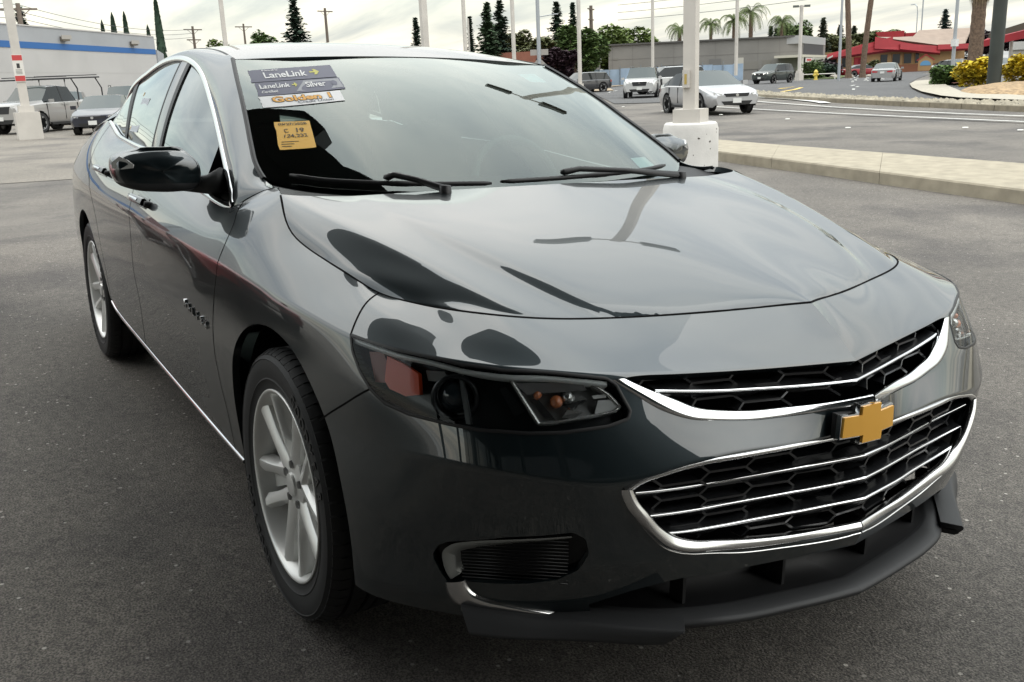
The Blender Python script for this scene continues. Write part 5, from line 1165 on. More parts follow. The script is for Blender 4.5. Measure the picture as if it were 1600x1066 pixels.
# ------------------------------------------------------------------ background cars
def profile_car(name, label, loc, yaw, L, W, H, col, style='sedan', zs=1, metal=.4, plate=True, lamps_on=False, **kw):
    """compact car: body lofted from cross-sections, glass, wheels, lamps. x forward."""
    P = {'sedan': dict(hood=.63, nose=.50, cowl=.25, rf=.05, rr=-.20, rg=-.39, boot=.68, belt=.645, tail=.62, deck=-.46),
         'suv': dict(hood=.63, nose=.56, cowl=.26, rf=.10, rr=-.40, rg=-.475, boot=.60, belt=.60, tail=.60, deck=-.49),
         'truck': dict(hood=.66, nose=.60, cowl=.24, rf=.14, rr=-.08, rg=-.125, boot=.64, belt=.62, tail=.63, deck=-.13)}[style]
    xs = [.5, .485, .46, .40, P['cowl'] + .02, P['cowl'], (P['cowl'] + P['rf']) / 2, P['rf'], (P['rf'] + P['rr']) / 2, P['rr'], (P['rr'] + P['rg']) / 2, P['rg'], P['deck'] if P['deck'] < P['rg'] else P['rg'] - .01, -.485, -.5]
    def ztop(x):
        return H * np.interp(-x, [-.5, -.485, -.45, -P['cowl'], -P['rf'], -(P['rf'] * .6 + P['rr'] * .4), -P['rr'], -P['rg'], .49, .5], [P['nose'] - .06, P['nose'], P['nose'] + .035, P['hood'] + .02, .985, 1.0, .97, P['boot'] + .03, P['boot'] - .01, P['boot'] - .05])
    secs = []
    for x in xs:
        w = W / 2 * np.interp(abs(x), [0, .38, .46, .485, .5], [1, .985, .93, .88, .80]); z = ztop(x); cab = P['rg'] - .001 <= x <= P['cowl'] + .001
        belt = H * np.interp(-x, [-.5, -.45, -P['cowl'], .3, .5], [P['nose'] - .08, P['nose'] - .02, P['belt'], P['belt'] + .02, P['tail'] - .03]); belt = min(belt, z - .01)
        k = 0 if not cab else (z - belt) / (H * .38); wr = w * (.90 - .16 * min(1, max(0, k)))
        lo = .17 * H if abs(x) < .485 else .22 * H
        secs.append([(x * L, w * .90, lo), (x * L, w * .985, lo + .10 * H), (x * L, w, .42 * H if belt > .45 * H else belt * .85), (x * L, w * .975, belt - .02 * H), (x * L, w * .93, belt), (x * L, wr, z - (.03 * H if cab and k > .3 else .008)), (x * L, wr * .62, z - .004), (x * L, 0, z)])
    root = empty(name, loc, yaw, label=label, cat=kw.get('cat', 'car'), group=kw.get('group'))
    root.scale = (zs, zs, zs); n = len(secs[0]); full = [[(x, y, z) for x, y, z in s] + [(x, -y, z) for x, y, z in s[-2::-1]] for s in secs]; m_ = len(full[0])
    body, glass = MB(), MB(); gi = {P['cowl'], P['rf'], P['rr'], P['rg']}
    def is_cab(i): return P['rg'] - .001 <= xs[i] <= P['cowl'] + .001
    bf, gf, wf = [], [], []
    V = [p for s in full for p in s]
    for i in range(len(xs) - 1):
        for j in range(m_ - 1):
            f = (i * m_ + j, (i + 1) * m_ + j, (i + 1) * m_ + j + 1, i * m_ + j + 1); jj = min(j, m_ - 2 - j)
            if is_cab(i) and is_cab(i + 1):
                front = xs[i] > P['rf'] + .001; rear = xs[i + 1] < P['rr'] - .001
                if jj == 4: (gf).append(f); continue
                if jj >= 5 and (front or (rear)): wf.append(f); continue
            bf.append(f)
    capf = tuple(range(m_)); capr = tuple(range((len(xs) - 1) * m_, len(xs) * m_))[::-1]
    M = mat('car_' + name + '_' + '%02d%02d%02d' % tuple(int(c * 99) for c in col), col, .35, metal, 1, .03)
    b_ = MB(); b_.v = V; b_.f = bf + [capf, capr]; b_.obj('body', M, root, angle=32)
    DG = mat('car_glass_dark', (.012, .015, .015), .03, 0, 0, spec=.5); WG = mat('car_screen', (.03, .042, .042), .04, 0, 0, spec=.6)
    def sub(nm, fs, m):
        u = sorted({i for f in fs for i in f}); k = {q: i for i, q in enumerate(u)}
        if u: g = MB(); g.v = [V[i] for i in u]; g.f = [tuple(k[i] for i in f) for f in fs]; g.obj(nm, m, root, angle=32)
    sub('side_window', [f for f in gf if V[f[0]][1] > 0], DG); sub('side_window', [f for f in gf if V[f[0]][1] <= 0], DG)
    sub('windscreen', [f for f in wf if V[f[0]][0] > 0], WG); sub('rear_window', [f for f in wf if V[f[0]][0] <= 0], WG)
    sil = MB()   # pillars over the side glass
    for xa in ((P['rf'] + P['rr']) / 2, (P['rr'] + P['rg']) / 2) if style != 'truck' else ((P['rf'] + P['rr']) / 2,):
        i = min(range(len(xs)), key=lambda q: abs(xs[q] - xa))
        for s in (1, -1):
            a, c = secs[i][4], secs[i][5]; sil = MB(); sil.add([(a[0] + d, s * (a[1] + .006), a[2]) for d in (-.04, .04)] + [(c[0] + d, s * (c[1] + .008), c[2]) for d in (.03, -.03)], [(0, 1, 2, 3)]); sil.obj('pillar', BLACK, root)
    R_ = kw.get('wheel', .33 if style == 'sedan' else .37); xa, xb = .30 * L + .0, -.285 * L
    ty = MB().lathe([(R_ * .68, -.10), (R_ * .97, -.10), (R_, -.07), (R_, .09), (R_ * .6, .09)], 28, 'y').me('tyre', RUBBER); al = MB()
    al.lathe([(R_ * .70, -.102), (R_ * .64, -.09), (R_ * .62, -.03), (.001, -.03)], 28, 'y')
    for k in range(5):
        a = 1.2566 * k; c, s = math.cos(a), math.sin(a); al.add([(c * r - s * t, y, s * r + c * t) for r, t, y in ((.03, -.035, -.085), (.03, .035, -.085), (R_ * .68, .05, -.098), (R_ * .68, -.05, -.098))], [(0, 1, 2, 3)])
    am = al.me('wheel_rim', mat('far_alloy', (.33, .33, .33), .35, .8)); ad = MB().lathe([(R_ * 1.16, 0), (.001, 0)], 28, 'y').me('wheel_arch', VOID)
    for x in (xa, xb):
        for s in (1, -1):
            yw = W / 2 * .985; w = link('wheel', None, root, (x, -s * (yw - .09), R_)); w.rotation_euler = (0, 0, 0 if s == 1 else math.pi); link('tyre', ty, w); link('wheel_rim', am, w)
            o = link('wheel_arch', ad, root, (x, -s * (yw + .004), R_ * 1.06)); o.rotation_euler = (0, 0, 0 if s == 1 else math.pi)
    # nose: grille, lamps, plate, intake, mirrors
    wn = W / 2 * .80; zn = H * P['nose']; X = .5 * L
    def panel(nm, pts, m, th=.02, x0=None):
        q = MB(); x0 = X if x0 is None else x0; V = [(x0 + .012 - max(0, abs(y) - wn * .8) * .55, y, z) for y, z in pts]; V += [(x - .12, y, z) for x, y, z in V]; k = len(pts)
        q.add(V, [tuple(range(k))] + [(i, (i + 1) % k, k + (i + 1) % k, k + i) for i in range(k)]); return q.obj(nm, m, root)
    gh = kw.get('grille', .10); gw_ = kw.get('gw', .46) * wn
    panel('grille', [(-gw_, zn - .03 * H), (gw_, zn - .03 * H), (gw_ * .85, zn - (.03 + gh) * H), (-gw_ * .85, zn - (.03 + gh) * H)], mat('far_grille', (.02, .02, .022), .35))
    panel('intake', [(-wn * .75, .30 * H), (wn * .75, .30 * H), (wn * .6, .215 * H), (-wn * .6, .215 * H)], mat('far_intake', (.012, .012, .012), .6))
    LM = mat('far_headlamp_lit', (.9, .9, .85), .2, emis=(1, .95, .85), est=1.2) if lamps_on else mat('far_headlamp', (.42, .42, .40), .15, 0, .8)
    for s in (1, -1):
        panel('headlight', [(s * gw_ * 1.12, zn - .035 * H), (s * wn * 1.04, zn - .0 * H), (s * wn * 1.05, zn - .055 * H), (s * gw_ * 1.25, zn - .095 * H)][::s], LM)
        t = MB(); zt = H * P['tail']; t.add([(-X - .012, s * wn * .45, zt - .06 * H), (-X - .012, s * wn, zt - .02 * H), (-X - .012, s * wn, zt - .13 * H), (-X - .012, s * wn * .5, zt - .12 * H), (-X + .28, s * wn * 1.19, zt - .03 * H), (-X + .24, s * wn * 1.19, zt - .12 * H)], [(0, 1, 2, 3), (1, 4, 5, 2)]); t.obj('tail_light', mat('tail_red', (.38, .02, .03), .2, 0, .8), root)
        mr = MB(); mr.box(P['cowl'] * L - .35, P['cowl'] * L - .22, s * W * .5, s * (W * .5 + .18), H * P['belt'] + .0, H * P['belt'] + .14); mr.obj('mirror', M if kw.get('mir', 1) else BLACK, root)
        d = MB(); d.box(-.02 * L, .06 * L, s * (W / 2 * .995), s * (W / 2 + .02), belt_h(H, P) - .10, belt_h(H, P) - .07); d.obj('door_handle', M, root)
        for xd in (P['cowl'] - .02, (P['rf'] + P['rr']) / 2, P['rr'] - .04):
            d = MB(); d.box(xd * L - .006, xd * L + .006, s * (W / 2 * .9), s * (W / 2 + .004), .26 * H, belt_h(H, P) - .03); d.obj('door_gap', BLACK, root)
    for s in (1, -1): q = MB(); q.box(-.27 * L + R_ * 1.2, .28 * L - R_ * 1.2, s * (W / 2 * .93), s * (W / 2 + .006), .155 * H, .205 * H); q.obj('sill', BLACK, root)
    if plate:
        panel('plate', [(-.15, .36 * H), (.15, .36 * H), (.15, .36 * H - .15), (-.15, .36 * H - .15)], mat('plate_white', (.62, .62, .60), .5), x0=X + .02)
        q = MB(); q.box(-X - .03, -X, -.15, .15, .50 * H - .08, .50 * H + .07); q.obj('plate', mat('plate_white', (.62, .62, .60), .5), root)
    if kw.get('badge', True): e = MB(); e.prism([(.055 * math.cos(a), zn - .07 * H + .05 * math.sin(a)) for a in np.linspace(0, 6.283, 10, endpoint=False)], 0, X + .01, X + .03); e.obj('front_badge', CHROME, root)
    if kw.get('rails'):
        for s in (1, -1): r = MB(); r.tube([(P['rf'] * L - .1, s * W * .36, H * .985), (P['rf'] * L - .3, s * W * .36, H + .04), (P['rr'] * L + .2, s * W * .36, H + .04), (P['rr'] * L, s * W * .36, H * .97)], .02, 6); r.obj('roof_rail', BLACK, root)
    return root
def belt_h(H, P): return H * P['belt']

# ------------------------------------------------------------------ vegetation
def leaf_mat(name, c, amt=.45): 
    m = vary(mat(name, c, .7, spec=.2), 1.6, amt); return m
def conifer_meshes(h, r, seed, c, kind='spruce'):
    rng = random.Random(seed); tr = MB(); tr.tube([(0, 0, 0), (0, 0, h * .5), (0, 0, h * .97)], [h * .016 + .05, h * .009 + .03, .02], 6); V, F = [], []
    z = h * .10
    while z < h * .985:
        f = (z / h); rr = r * (1 - f) ** .72 * (1.0 if f > .2 else .8) * rng.uniform(.72, 1.12) + .08; nb = max(6, int(8 + rr * 5))
        for b in range(nb):
            a = rng.uniform(0, 6.283); L_ = rr * rng.uniform(.6, 1.15); n = max(3, int(L_ / .17))
            for k in range(n):
                t = (k + rng.random()) / n; x, y = math.cos(a) * L_ * t, math.sin(a) * L_ * t; zz = z - L_ * .30 * t + .12 * L_ * t * t + rng.uniform(-.1, .1)
                s = rng.uniform(.20, .42) * (1.25 - .5 * t); q = rng.uniform(0, 6.283); k0 = len(V)
                V += [(x + s * math.cos(q), y + s * math.sin(q), zz - s * .25), (x + s * math.cos(q + 2.2), y + s * math.sin(q + 2.2), zz - s * rng.uniform(.2, .6)), (x + s * math.cos(q + 4.1), y + s * math.sin(q + 4.1), zz + s * rng.uniform(0, .35))]; F.append((k0, k0 + 1, k0 + 2))
        z += h * .022 + .05
    return tr.me('trunk', mat('bark', (.10, .07, .05), .9)), mesh('crown', V, F, leaf_mat(c[0], c[1]), False)
def crown_mesh(rx, ry, rz, seed, m, n=3800, s0=.22, lumps=9):
    rng = random.Random(seed); V, F = [], []; C = []
    for i in range(lumps):
        a = rng.uniform(0, 6.283); u = rng.uniform(-.75, .8); q = math.sqrt(1 - u * u) * rng.uniform(.35, .75); C.append((rx * q * math.cos(a), ry * q * math.sin(a), rz * u * .7, rng.uniform(.34, .55)))
    C.append((0, 0, 0, .62))
    for i in range(n):
        cx, cy, cz, k = rng.choice(C); a = rng.uniform(0, 6.283); u = rng.uniform(-1, 1); d = rng.uniform(.55, 1.0) ** .5; w = math.sqrt(1 - u * u)
        x, y, z = cx + rx * k * d * w * math.cos(a), cy + ry * k * d * w * math.sin(a), cz + rz * k * d * u; s = s0 * rng.uniform(.6, 1.4); q = rng.uniform(0, 6.283); p = rng.uniform(-.8, .8); k0 = len(V)
        V += [(x + s * math.cos(q), y + s * math.sin(q), z + s * p), (x + s * math.cos(q + 2.1), y + s * math.sin(q + 2.1), z - s * p * .5), (x + s * math.cos(q + 4.2), y + s * math.sin(q + 4.2), z + s * rng.uniform(-.5, .5))]; F.append((k0, k0 + 1, k0 + 2))
    return mesh('crown', V, F, m, False)
def tree(name, label, x, y, h, r, seed, c, group=None, crown_z=.62, s0=.26, n=3600, cat='tree', ry=None, base=None):
    t = empty(name, (x, y, gz(x, y) if base is None else base), 0, label=label, cat=cat, group=group); rz = h * (1 - crown_z) + .0
    tr = MB(); tr.tube([(0, 0, 0), (.05, .02, h * .3), (0, 0, h * .7)], [.12 + h * .012, .1 + h * .008, .05], 7); rng = random.Random(seed)
    for k in range(5): a = rng.uniform(0, 6.3); tr.tube([(0, 0, h * .35), (math.cos(a) * r * .3, math.sin(a) * r * .3, h * .55), (math.cos(a) * r * .6, math.sin(a) * r * .6, h * .72)], [.09, .06, .03], 5)
    tr.obj('trunk', mat('bark', (.10, .07, .05), .9), t); o = link('crown', crown_mesh(r, ry or r, rz, seed, leaf_mat(c[0], c[1]), n, s0), t, (0, 0, h - rz)); return t
def conifer(name, label, x, y, h, r, seed, c=('conifer_green', (.035, .060, .038)), group=None, base=None):
    t = empty(name, (x, y, gz(x, y) if base is None else base), 0, label=label, cat='tree', group=group); a, b = conifer_meshes(h, r, seed, c); link('trunk', a, t); link('crown', b, t); return t
def cypress(label, x, y, h, r, seed, group=None):
    t = empty('cypress', (x, y, gz(x, y)), 0, label=label, cat='tree', group=group); rng = random.Random(seed); V, F = [], []
    for i in range(1500):
        f = rng.random() ** .8; rr = r * (math.sin(min(1, (f + .06) * 1.6) * 1.57)) * (1 - f) ** .55 * rng.uniform(.7, 1.05) + .02; a = rng.uniform(0, 6.283); z = h * (.04 + .96 * f); x_, y_ = rr * math.cos(a), rr * math.sin(a); s = rng.uniform(.10, .2); k0 = len(V)
        V += [(x_ + s * math.cos(a + 1.6), y_ + s * math.sin(a + 1.6), z - s), (x_ - s * math.cos(a + 1.6), y_ - s * math.sin(a + 1.6), z - s), (x_ * .8, y_ * .8, z + s * 2.2)]; F.append((k0, k0 + 1, k0 + 2))
    link('crown', mesh('crown', V, F, leaf_mat('cypress_green', (.025, .045, .028)), False), t); tr = MB(); tr.tube([(0, 0, 0), (0, 0, h * .7)], [.15, .04], 6); tr.obj('trunk', mat('bark', (.10, .07, .05), .9), t); return t
def palm(label, x, y, h, r, seed, n=26, thick=.22, skirt=0, crown=True, lean=(0, 0), col=('palm_green', (.10, .13, .05)), group=None):
    t = empty('palm_tree', (x, y, gz(x, y)), 0, label=label, cat='palm', group=group); rng = random.Random(seed); tr = MB(); N = 26
    path = [(lean[0] * (i / N) ** 1.5, lean[1] * (i / N) ** 1.5, h * i / N) for i in range(N + 1)]; tr.tube(path, [thick * (1.15 - .25 * i / N) * (1 + .07 * (i % 2)) * (1.35 if i == 0 else 1) for i in range(N + 1)], 10)
    tr.obj('trunk', vary(mat('palm_bark', (.13, .09, .065), .95), 9, .4, .6), t, angle=20); top = path[-1]
    if skirt:
        s = MB()
        for i in range(700):
            a = rng.uniform(0, 6.283); f = rng.random(); z = h - skirt * f; rr = thick + (skirt * .30) * math.sin(min(1, (1 - f) * 1.3 + .0) * 1.5) ; rr *= rng.uniform(.8, 1.05); L_ = rng.uniform(.3, .8); w = .03; x0, y0 = rr * math.cos(a), rr * math.sin(a)
            s.add([(top[0] + x0 - w * math.sin(a), top[1] + y0 + w * math.cos(a), z), (top[0] + x0 + w * math.sin(a), top[1] + y0 - w * math.cos(a), z), (top[0] + x0 * .88, top[1] + y0 * .88, z - L_)], [(0, 1, 2)])
        s.lathe([(thick, h - skirt * 1.0), (thick + skirt * .16, h - skirt * .7), (thick + skirt * .26, h - skirt * .2), (thick + skirt * .2, h)], 14, 'z', (top[0], top[1], 0)); s.obj('dead_frond_skirt', vary(mat('dead_frond', (.22, .17, .11), .95), 8, .4), t, angle=5)
    if crown:
        for i in range(n):
            f = MB(); a = 6.283 * i / n + rng.uniform(-.2, .2); el = rng.uniform(-.35, 1.15); L_ = r * rng.uniform(.85, 1.1); p = [Vector(top)]; d = Vector((math.cos(a) * math.cos(el), math.sin(a) * math.cos(el), math.sin(el)))
            for k in range(9): p.append(p[-1] + d * L_ / 9); d = (d + Vector((0, 0, -.20 - .04 * k))).normalized()
            f.tube(p, [.03] * 5 + [.015] * 5, 4, False)
            for k in range(1, 10):
                c = p[k]; tn = (p[min(k + 1, 9)] - p[k - 1]).normalized(); sd = tn.cross(Vector((0, 0, 1))).normalized()
                for s_ in (-1, 1):
                    for q in (0, .5): b = c - tn * q * L_ / 9; e = b + sd * s_ * L_ * .17 * (1 - abs(k - 5) / 8) + Vector((0, 0, -L_ * .12)) + tn * .1; f.add([b, b + tn * .09, e], [(0, 1, 2)])
            f.obj('frond', leaf_mat(*col), t, angle=5)
    return t

# ------------------------------------------------------------------ poles, signs, wires
WPOLE = vary(mat('pole_white', (.50, .47, .43), .55), 2, .08); GPOLE = mat('pole_grey', (.34, .36, .38), .45, .3)
def lot_pole(label, x, y, h, w, arms=(1.2, 0), base=None, bw=.8, bh=.9, m=None, group='white light poles around the lots', square=True, head=(.75, .45)):
    g = gz(x, y); t = empty('light_pole', (x, y, g), 0, label=label, cat='light pole', group=group); p = MB()
    if square: p.box(-w / 2, w / 2, -w / 2, w / 2, bh, h)
    else: p.tube([(0, 0, 0), (0, 0, h * .5), (0, 0, h)], [w * .55, w * .45, w * .3], 10)
    p.obj('pole', m or WPOLE, t)
    if base: b = MB(); b.box(-bw / 2, bw / 2, -bw / 2, bw / 2, -.1, bh); b.obj('concrete_base', WPOLE, t); b = MB(); b.box(-w * .9, w * .9, -w * .9, w * .9, bh, bh + .22); b.obj('base_plate', WPOLE, t)
    if arms[0]:
        d = Vector((math.cos(arms[1]), math.sin(arms[1]), 0)); a = MB(); a.tube([-d * arms[0] + Vector((0, 0, h - .12)), d * arms[0] + Vector((0, 0, h - .12))], .05, 6); a.obj('cross_arm', m or WPOLE, t)
        for s in (-1, 1): l = MB(); c = d * arms[0] * s + Vector((0, 0, h - .1)); l.box(-head[0] / 2, head[0] / 2, -head[1] / 2, head[1] / 2, -.09, .11, Matrix.Translation(c + d * s * head[0] * .4) @ Matrix.Rotation(arms[1], 4, 'Z')); l.obj('lamp_head', mat('lamp_head', (.10, .11, .10), .5), t)
    return t
def utility_pole(label, x, y, h, w=.28, ang=0, arms=2, group='wooden utility poles'):
    t = empty('utility_pole', (x, y, gz(x, y)), ang, label=label, cat='utility pole', group=group); WD = mat('weathered_wood', (.13, .105, .085), .9)
    p = MB(); p.tube([(0, 0, 0), (0, 0, h)], [w * .6, w * .4], 8); p.obj('pole', WD, t)
    for i in range(arms): a = MB(); a.box(-1.3 + .3 * i, 1.3 - .3 * i, -.06, .06, h - .5 - i * 1.3, h - .36 - i * 1.3); a.tube([(-.8, 0, h - .45 - i * 1.3), (0, 0, h - 1.1 - i * 1.3), (.8, 0, h - .45 - i * 1.3)], .03, 4); a.obj('cross_arm', WD, t)
    return t
def wire(label, a, b, sag, group='overhead wires', r=.022):
    p = [(a[0] + (b[0] - a[0]) * f, a[1] + (b[1] - a[1]) * f, a[2] + (b[2] - a[2]) * f - sag * 4 * f * (1 - f)) for f in np.linspace(0, 1, 20)]; o = MB().tube(p, r, 4).obj('overhead_wire', mat('wire_dark', (.06, .06, .065), .6)); tagp(o, label, 'wire', group); return o
def build_poles():
    # the big pole beside the kerb island
    x, y = -9.27, 8.69; g = gz(x, y); t = empty('light_pole', (x, y, g), 0, label='tall square white light pole standing on a round painted concrete drum behind the sedan', cat='light pole')
    W2 = vary(mat('drum_paint', (.56, .545, .52), .75), 3, .10, .35, 40); n_, l_ = nodes(W2)
    b = MB(); b.lathe([(.425, -.4), (.425, .60), (.405, .675), (.38, .70), (.001, .70)], 40, 'z'); b.obj('concrete_drum', W2, t, angle=25)
    rng = random.Random(5)
    for i in range(16):
        a = math.atan2(-1.5 - y, 2.1 - x) + rng.uniform(-1.2, 1.2); z = rng.uniform(.05, .62); s = rng.uniform(.006, .02); k = []
        for q in range(6): da = s / .45 * math.cos(q * 1.05) * rng.uniform(.6, 1.6); k.append((math.cos(a + da) * .4265, math.sin(a + da) * .4265, z + s * math.sin(q * 1.05) * rng.uniform(.5, 1.1)))
        link('paint_chip', mesh('paint_chip', k, [tuple(range(6))], mat('chip_dark', (.07, .06, .05), .9), False), t)
    ang = rad(30); M_ = Matrix.Rotation(ang, 4, 'Z')
    b = MB(); b.box(-.215, .215, -.215, .215, .70, .90, M_); b.obj('base_cover', WPOLE, t); b = MB(); b.box(-.095, .095, -.095, .095, .90, 8.4, M_); b.obj('pole', WPOLE, t)
    d = Vector((.8519, .5237, 0)); v = Vector((math.cos(ang), math.sin(ang), 0)); c = MB(); c.box(-.05, .05, -.035, .035, 0, .26, Matrix.Translation(Vector((.03, -.12, 1.22))) @ M_); c.obj('junction_box', WPOLE, t)
    c = MB(); c.box(-.018, .018, -.040, -.034, .05, .20, Matrix.Translation(Vector((.03, -.12, 1.22))) @ M_); c.obj('box_label', mat('label_tan', (.42, .30, .08), .6), t)
    a = MB(); q = Vector((.52, .85, 0)).normalized(); a.tube([-q * .55 + Vector((0, 0, 8.3)), q * .55 + Vector((0, 0, 8.3))], .05, 6); a.obj('cross_arm', WPOLE, t)
    for s in (-1, 1):
        l = MB(); R_ = Matrix.Rotation(math.atan2(q.y, q.x), 4, 'Z'); l.box(-.36, .36, -.24, .24, -.1, .12, Matrix.Translation(q * .80 * s + Vector((0, 0, 8.3))) @ R_); l.obj('lamp_head', mat('lamp_head', (.10, .11, .10), .5), t)
    V = Vector; lot = lot_pole
    p = lot('leaning-looking white pole with a red and white notice, square concrete base, left edge', -36.71, 1.88, 9.5, .28, base=True, bw=.80, bh=.95, group=None)
    sg = MB(); M2 = Matrix.Translation(Vector((.16, -.02, 2.0))); sg.box(0, .012, -.17, .17, 0, .92, M2); s_ = sg.obj('notice', mat('sign_white', (.62, .60, .56), .6), p)
    for z0, z1 in ((.02, .2), (.72, .90)): q = MB(); q.box(.012, .016, -.16, .16, z0, z1, M2); q.obj('notice_band', mat('sign_red', (.45, .05, .05), .6), s_)
    q = MB(); q.box(.012, .016, -.05, .05, .46, .62, M2); q.obj('notice_print', INKM, s_); 
    for k in range(4): q = MB(); q.box(.012, .015, -.10, .10, .26 + .045 * k, .275 + .045 * k, M2); q.obj('notice_line', INKM, s_)
    lot('thin white pole just behind the roof at the left rear of the sedan', -57.61, 15.05, 14, .22, arms=(0, 0))
    lot('white pole rising behind the middle of the sedan roof', -38.11, 18.63, 11, .27, arms=(0, 0))
    lot('white pole left of the tall twin-topped conifer', -76.68, 41.94, 13.5, .26, arms=(0, 0))
    lot('low thin white post beside the white pole left of the twin-topped conifer', -93.99, 51.97, 7.8, .15, arms=(.0, 0))
    lot('white pole right of the twin-topped conifer', -61.71, 37.85, 13.5, .22, arms=(0, 0))
    lot('white pole with a white block base at the blue fence', -51.64, 36.75, 12, .19, base=True, bw=.5, bh=.65, arms=(0, 0))
    lot('white pole behind the white SUV driving towards the lot', -57.96, 48.22, 13, .17, arms=(0, 0))
    lot('white pole with a T-shaped lamp arm before the grey block building', -55.15, 54.34, 7.6, .19, arms=(.5, .97), head=(.6, .3))
    lot('white double-headed pole on a white block at the corner of the grey building', -65.15, 72.47, 7.0, .24, base=True, bw=.60, bh=.75, arms=(.30, .83), head=(.55, .22))
    lot('plain grey street lamp pole at the edge of the lawn', -55.94, 67.25, 11, .24, arms=(0, 0), m=GPOLE, square=False, group=None)
    lot('grey street pole with a white box halfway up beside the yellow hedge', -38.63, 57.85, 11, .24, arms=(0, 0), m=GPOLE, square=False, group=None)
    b = MB(); b.box(-.17, .17, -.17, .17, 2.3, 2.75); o = b.obj('pole_box', mat('box_white', (.6, .6, .6), .5)); o.location = (-38.5, 57.7, gz(-38.6, 57.8)); tagp(o, 'white control box strapped round the grey street pole', 'box')
    sg = empty('corner_sign', (-36.4, 55.6, gz(-36.4, 55.6)), .52 - 1.57, label='small red and white sign on a wire frame in front of the yellow shrub', cat='sign'); q = MB(); q.box(-.42, .42, -.02, .02, .95, 1.42); q.obj('sign_face', mat('sign_pale', (.62, .58, .58), .6), sg)
    q = MB(); q.box(-.36, .36, -.028, -.021, 1.02, 1.28); q.obj('sign_print', mat('sign_red', (.45, .05, .05), .6), sg); q = MB(); q.tube([(-.3, 0, 0), (-.3, 0, 1)], .012, 5); q.tube([(.3, 0, 0), (.3, 0, 1)], .012, 5); q.obj('sign_frame', GPOLE, sg)
    # dark sign pylon
    q = MB(); q.tube([(0, 0, 0), (0, 0, 11)], [.33, .30], 20); o = q.obj('sign_pylon', vary(mat('pylon_dark', (.030, .036, .032), .5), 1, .2)); o.location = (-27.39, 44.9, gz(-27.4, 44.9)); tagp(o, 'thick dark green sign pylon rising between the two yellow shrubs', 'pylon')
    # street name post seen from behind
    t = empty('street_sign', (-38.08, 24.71, gz(-38, 24.7)), 0, label='grey steel post with the blank backs of a street name blade and a diamond sign', cat='sign'); q = MB(); q.tube([(0, 0, 0), (0, 0, 6), (0, 0, 9.5)], [.10, .09, .07], 8); q.obj('post', GPOLE, t)
    ax = Matrix.Rotation(.97, 4, 'Z'); G2 = mat('sign_back', (.30, .28, .26), .6); q = MB(); q.box(-.42, .45, -.02, .02, 2.45, 2.72, ax); q.obj('name_blade', G2, t); q = MB(); k = .40; q.add([ax @ Vector(p) for p in ((0, -.03, 1.95 - k), (k, -.03, 1.95), (0, -.03, 1.95 + k), (-k, -.03, 1.95), (0, 0, 1.95 - k), (k, 0, 1.95), (0, 0, 1.95 + k), (-k, 0, 1.95))], [(0, 1, 2, 3), (7, 6, 5, 4), (0, 4, 5, 1), (1, 5, 6, 2), (2, 6, 7, 3), (3, 7, 4, 0)]); q.obj('diamond_sign', G2, t)
    q = MB(); q.tube([(0, 0, 4.2), (.42, .62, 4.3), (.55, .8, 4.3)], .025, 5); q.obj('bracket', GPOLE, t)
    up = utility_pole
    up('wooden utility pole right of the purple-leaved tree', -102.87, 75.14, 9.9, .55, 2.2); up('wooden utility pole behind the white building, nearest the left edge', -82.48, 6.53, 8.3, .4, 1.5)
    up('small wooden utility pole left of the sedan roof', -133.79, 32.0, 9.7, .4, 1.8); up('distant two-armed pole left of the large conifer', -141.65, 41.22, 10.5, .35, 1.7, 1); up('tall lamp post with a flat twin head right of the large conifer', -128.5, 48.82, 11.6, .42, 1.9, 1, group=None)
    for i in range(3):
        nm = ('highest', 'middle', 'lowest')[i]
        wire(nm + ' of the three wires running right from the leftmost utility pole over the white building', (-82.5, 6.5, 8.5 - .5 * i), (-133.8, 32, 9.8 - .5 * i), .8, 'wires over the white building')
        wire(nm + ' of the three wires coming in from the left edge to the leftmost utility pole', (-55, -18, 10.5 - .5 * i), (-82.5, 6.5, 8.5 - .5 * i), .8, 'wires over the white building')
    for i in range(5):
        nm = ('lowest', 'second lowest', 'middle', 'second highest', 'highest')[i]
        wire(nm + ' of five faint wires above the red-roofed restaurant, right-hand span', (-70, 105, 11 + i * 1.1), (-40, 125, 13 + 1.3 * i), .5, 'wires over the restaurant', .03); wire(nm + ' of five faint wires above the grey building, left-hand span', (-110, 85, 9 + i * 1.0), (-70, 105, 11 + 1.1 * i), .5, 'wires over the restaurant', .03)
    for (x, y, h, a, lab) in ((-150, 205, 13, 2.6, 'far overpass lamp post with a curved arm, left one'), (-120, 200, 13, 2.6, 'far overpass lamp post with a curved arm above the dark red canopy')):
        t = empty('overpass_lamp', (x, y, 2), a, label=lab, cat='lamp post'); q = MB(); q.tube([(0, 0, 0), (0, 0, h - 2), (.5, 0, h - .6), (1.6, 0, h), (4, 0, h + .1)], .13, 6); q.obj('pole', GPOLE, t)
    t = empty('antenna_mast', (-118, 163, .4), 0, label='thin mast behind the red parapet of the restaurant', cat='mast'); q = MB(); q.tube([(0, 0, 0), (0, 0, 14)], .12, 6); q.obj('mast', GPOLE, t)
INKM = mat('print_dark', (.03, .03, .03), .6)

